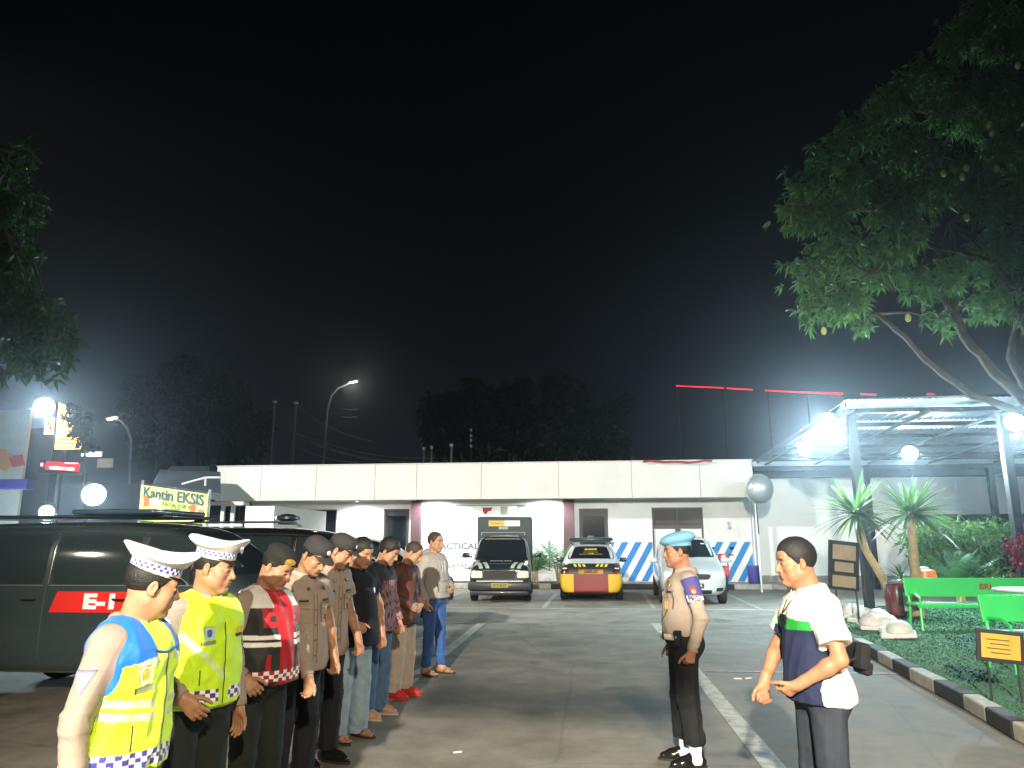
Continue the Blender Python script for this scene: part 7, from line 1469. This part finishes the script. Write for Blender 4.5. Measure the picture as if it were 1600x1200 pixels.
    # utility poles and their wires
    def pole(px, top, Y, r_, lab, arms=0):
        a = A(px, top, Y); b = V(a[0], a[1], 0); q = E('utility_pole', tuple(b), lab, 'pole', 'thin poles beyond the roof'); part(q, 'pole', M['galv_plain'], lambda m: m.tube([V(0, 0, 0), a - b], r_, 6)); part(q, 'cap', M['white_stone'], lambda m: m.box(a - b + V(0, 0, .05), (r_ * 3, r_ * 3, .3 if arms else .15)))
        return q
    pole(430, 628, 50, .07, 'thin grey pole left of the curved street lamp, further left'); pole(463, 630, 50, .08, 'thin grey pole just left of the curved street lamp'); pole(663, 702, 40, .05, 'short thin pole showing above the roof, leftmost of three'); pole(675, 700, 40, .05, 'short thin pole showing above the roof, middle of three'); pole(706, 697, 40, .06, 'short pole with pale tip above the roof, right of three')
    q = E('mast', tuple(V(*A(735, 843, 42)[:2], 0)), 'thin mast with four pale fittings in front of the round dark tree', 'mast'); part(q, 'pole', M['iron_dark'], lambda m: m.tube([V(0, 0, 0), V(0, 0, A(735, 668, 42)[2])], .04, 6))
    for py in (672, 681, 688, 697): part(q, 'fitting', M['hoarding'], lambda m: m.box(V(0, -.06, A(735, py, 42)[2]), (.12, .08, .16)))
    for i, (a0, a1, sag, lab) in enumerate((((463, 632), (585, 690), .8, 'wire sagging from the top of the thin pole'), ((460, 674), (700, 716), 1.2, 'upper wire of the bundle crossing the street lamp pole'), ((458, 680), (700, 720), 1.5, 'middle wire of the bundle crossing the street lamp pole'), ((462, 696), (560, 722), .5, 'lowest wire just above the office roof'), ((460, 676), (640, 722), .9, 'steep wire of the bundle behind the lamp'))):
        p, r2 = A(*a0, 49), A(*a1, 46); pts = [p * (1 - t) + r2 * t - V(0, 0, sag * math.sin(PI * t) * .5) for t in np.linspace(0, 1, 17)]; mb = MB(); mb.tube(pts, .028, 5); tag(mb.build('power_line', M['wire']), lab, 'power line', 'power lines behind the office')
    for (x, y) in ((556, 639), (553, 651)): 
        mb = MB(); p = A(x, y, 50); mb.tube([p + V(-.9, 0, .05), p + V(-.3, 0, -.03), p, p + V(.3, 0, 0)], [.02, .05, .06, .02], 6); tag(mb.build('wire_spacer', M['hoarding']), 'pale wire fitting hanging right of the curved street lamp, ' + ('upper' if y < 645 else 'lower') + ' one', 'wire fitting', 'pale fittings on the wires')
    # building with a red light strip behind the carport
    q = E('light_gantry', (0, 0, 0), 'broken red light strip on thin posts in the dark above the carport roof', 'light strip'); a, b = A(1056, 606, 46), A(1480, 622, 43)
    fx = lambda x: 46 - 3 * (x - 1056) / 424
    for px, py in ((1060, 604), (1130, 607), (1200, 611.5), (1262, 615), (1318, 617), (1372, 618.5), (1455, 619)): p = A(px, py, fx(px) - .2); part(q, 'post', M['night_wall'], lambda m: m.tube([V(p[0], p[1], 0), p], .05, 6))
    if 0: part(q, 'wall', M['night_wall'], lambda m: m.add([V(a[0], a[1], 0), V(b[0] + 14, b[1] - 1.4, 0), V(b[0] + 14, b[1] - 1.4, b[2] - .9), V(a[0], a[1], a[2] - .12), V(a[0], a[1] + 8, 0), V(b[0] + 14, b[1] + 8, 0), V(b[0] + 14, b[1] + 8, b[2] - .9), V(a[0], a[1] + 8, a[2] - .12)], [(0, 1, 2, 3), (7, 6, 5, 4), (3, 2, 6, 7), (0, 3, 7, 4), (1, 5, 6, 2)]))
    def seg(x0, y0, x1, y1, w, m_):
        f = lambda x: 46 - 3 * (x - 1056) / 424; part(q, 'light_strip', m_, lambda m: m.tube([A(x0, y0, f(x0) - .3), A(x1, y1, f(x1) - .3)], w, 6))
    seg(1057, 603.5, 1132, 607, .048, M['red_led']); seg(1136, 607.5, 1177, 610, .048, M['red_led']); seg(1196, 611, 1250, 614, .048, M['red_led']); seg(1250, 614, 1318, 616.5, .055, M['red_led']); seg(1345, 617, 1370, 618, .07, M['red_dim']); seg(1449, 618, 1461, 618.3, .09, M['red_dim'])
    # added board out of view behind the camera, placed to shade a band of the yard
    q = E('shade_board', (-.72, -2.0, 0), 'plain board hung over the entrance behind the photographer', 'board'); part(q, 'board', M['wood_panel'], lambda m: m.box((0, 0, 3.54), (1.25, .04, .24), rotm('Y', 3), .01))
    for x in (-.5, .5): part(q, 'hanger', M['iron_dark'], lambda m: m.tube([(x, 0, 3.64), (x, 0, 4.4)], .008, 5))
    # small finds on the tarmac
    g = ground_pt(1152, 1062); mb = MB(); [mb.box(g + V(*d, .006), (.09, .04, .012), rotm('Z', k * 40), .003) for k, d in enumerate(((0, 0), (.13, .03)))]; tag(mb.build('paper_scrap', M['white_stone']), 'crumpled white paper scrap on the tarmac between the two standing men', 'litter')
    g = ground_pt(714, 1176); mb = MB(); mb.box(g + V(0, 0, .006), (.07, .02, .01), rotm('Z', 30), .003); tag(mb.build('paper_scrap', M['white_stone']), 'tiny white paper scrap near the front right of the booted officers', 'litter')

def haze():
    mb = MB(); mb.b2((-75, -32, -1.0), (75, 75, 24)); o = mb.build('haze'); m = bpy.data.materials.new('haze'); m.use_nodes = True; nt = m.node_tree; nt.nodes.remove(nt.nodes['Principled BSDF'])
    v = nt.nodes.new('ShaderNodeVolumePrincipled'); v.inputs['Color'].default_value = (.80, .90, 1, 1); v.inputs['Density'].default_value = .0021; v.inputs['Anisotropy'].default_value = .90
    nt.links.new(v.outputs[0], nt.nodes['Material Output'].inputs['Volume']); o.data.materials.append(m); tag(o, kind='stuff'); m.cycles.homogeneous_volume = True

_t = time.time()
ground(); building(); right_side(); lights(); vehicles(); plants(); things()
people()
haze()
print('script', time.time() - _t)
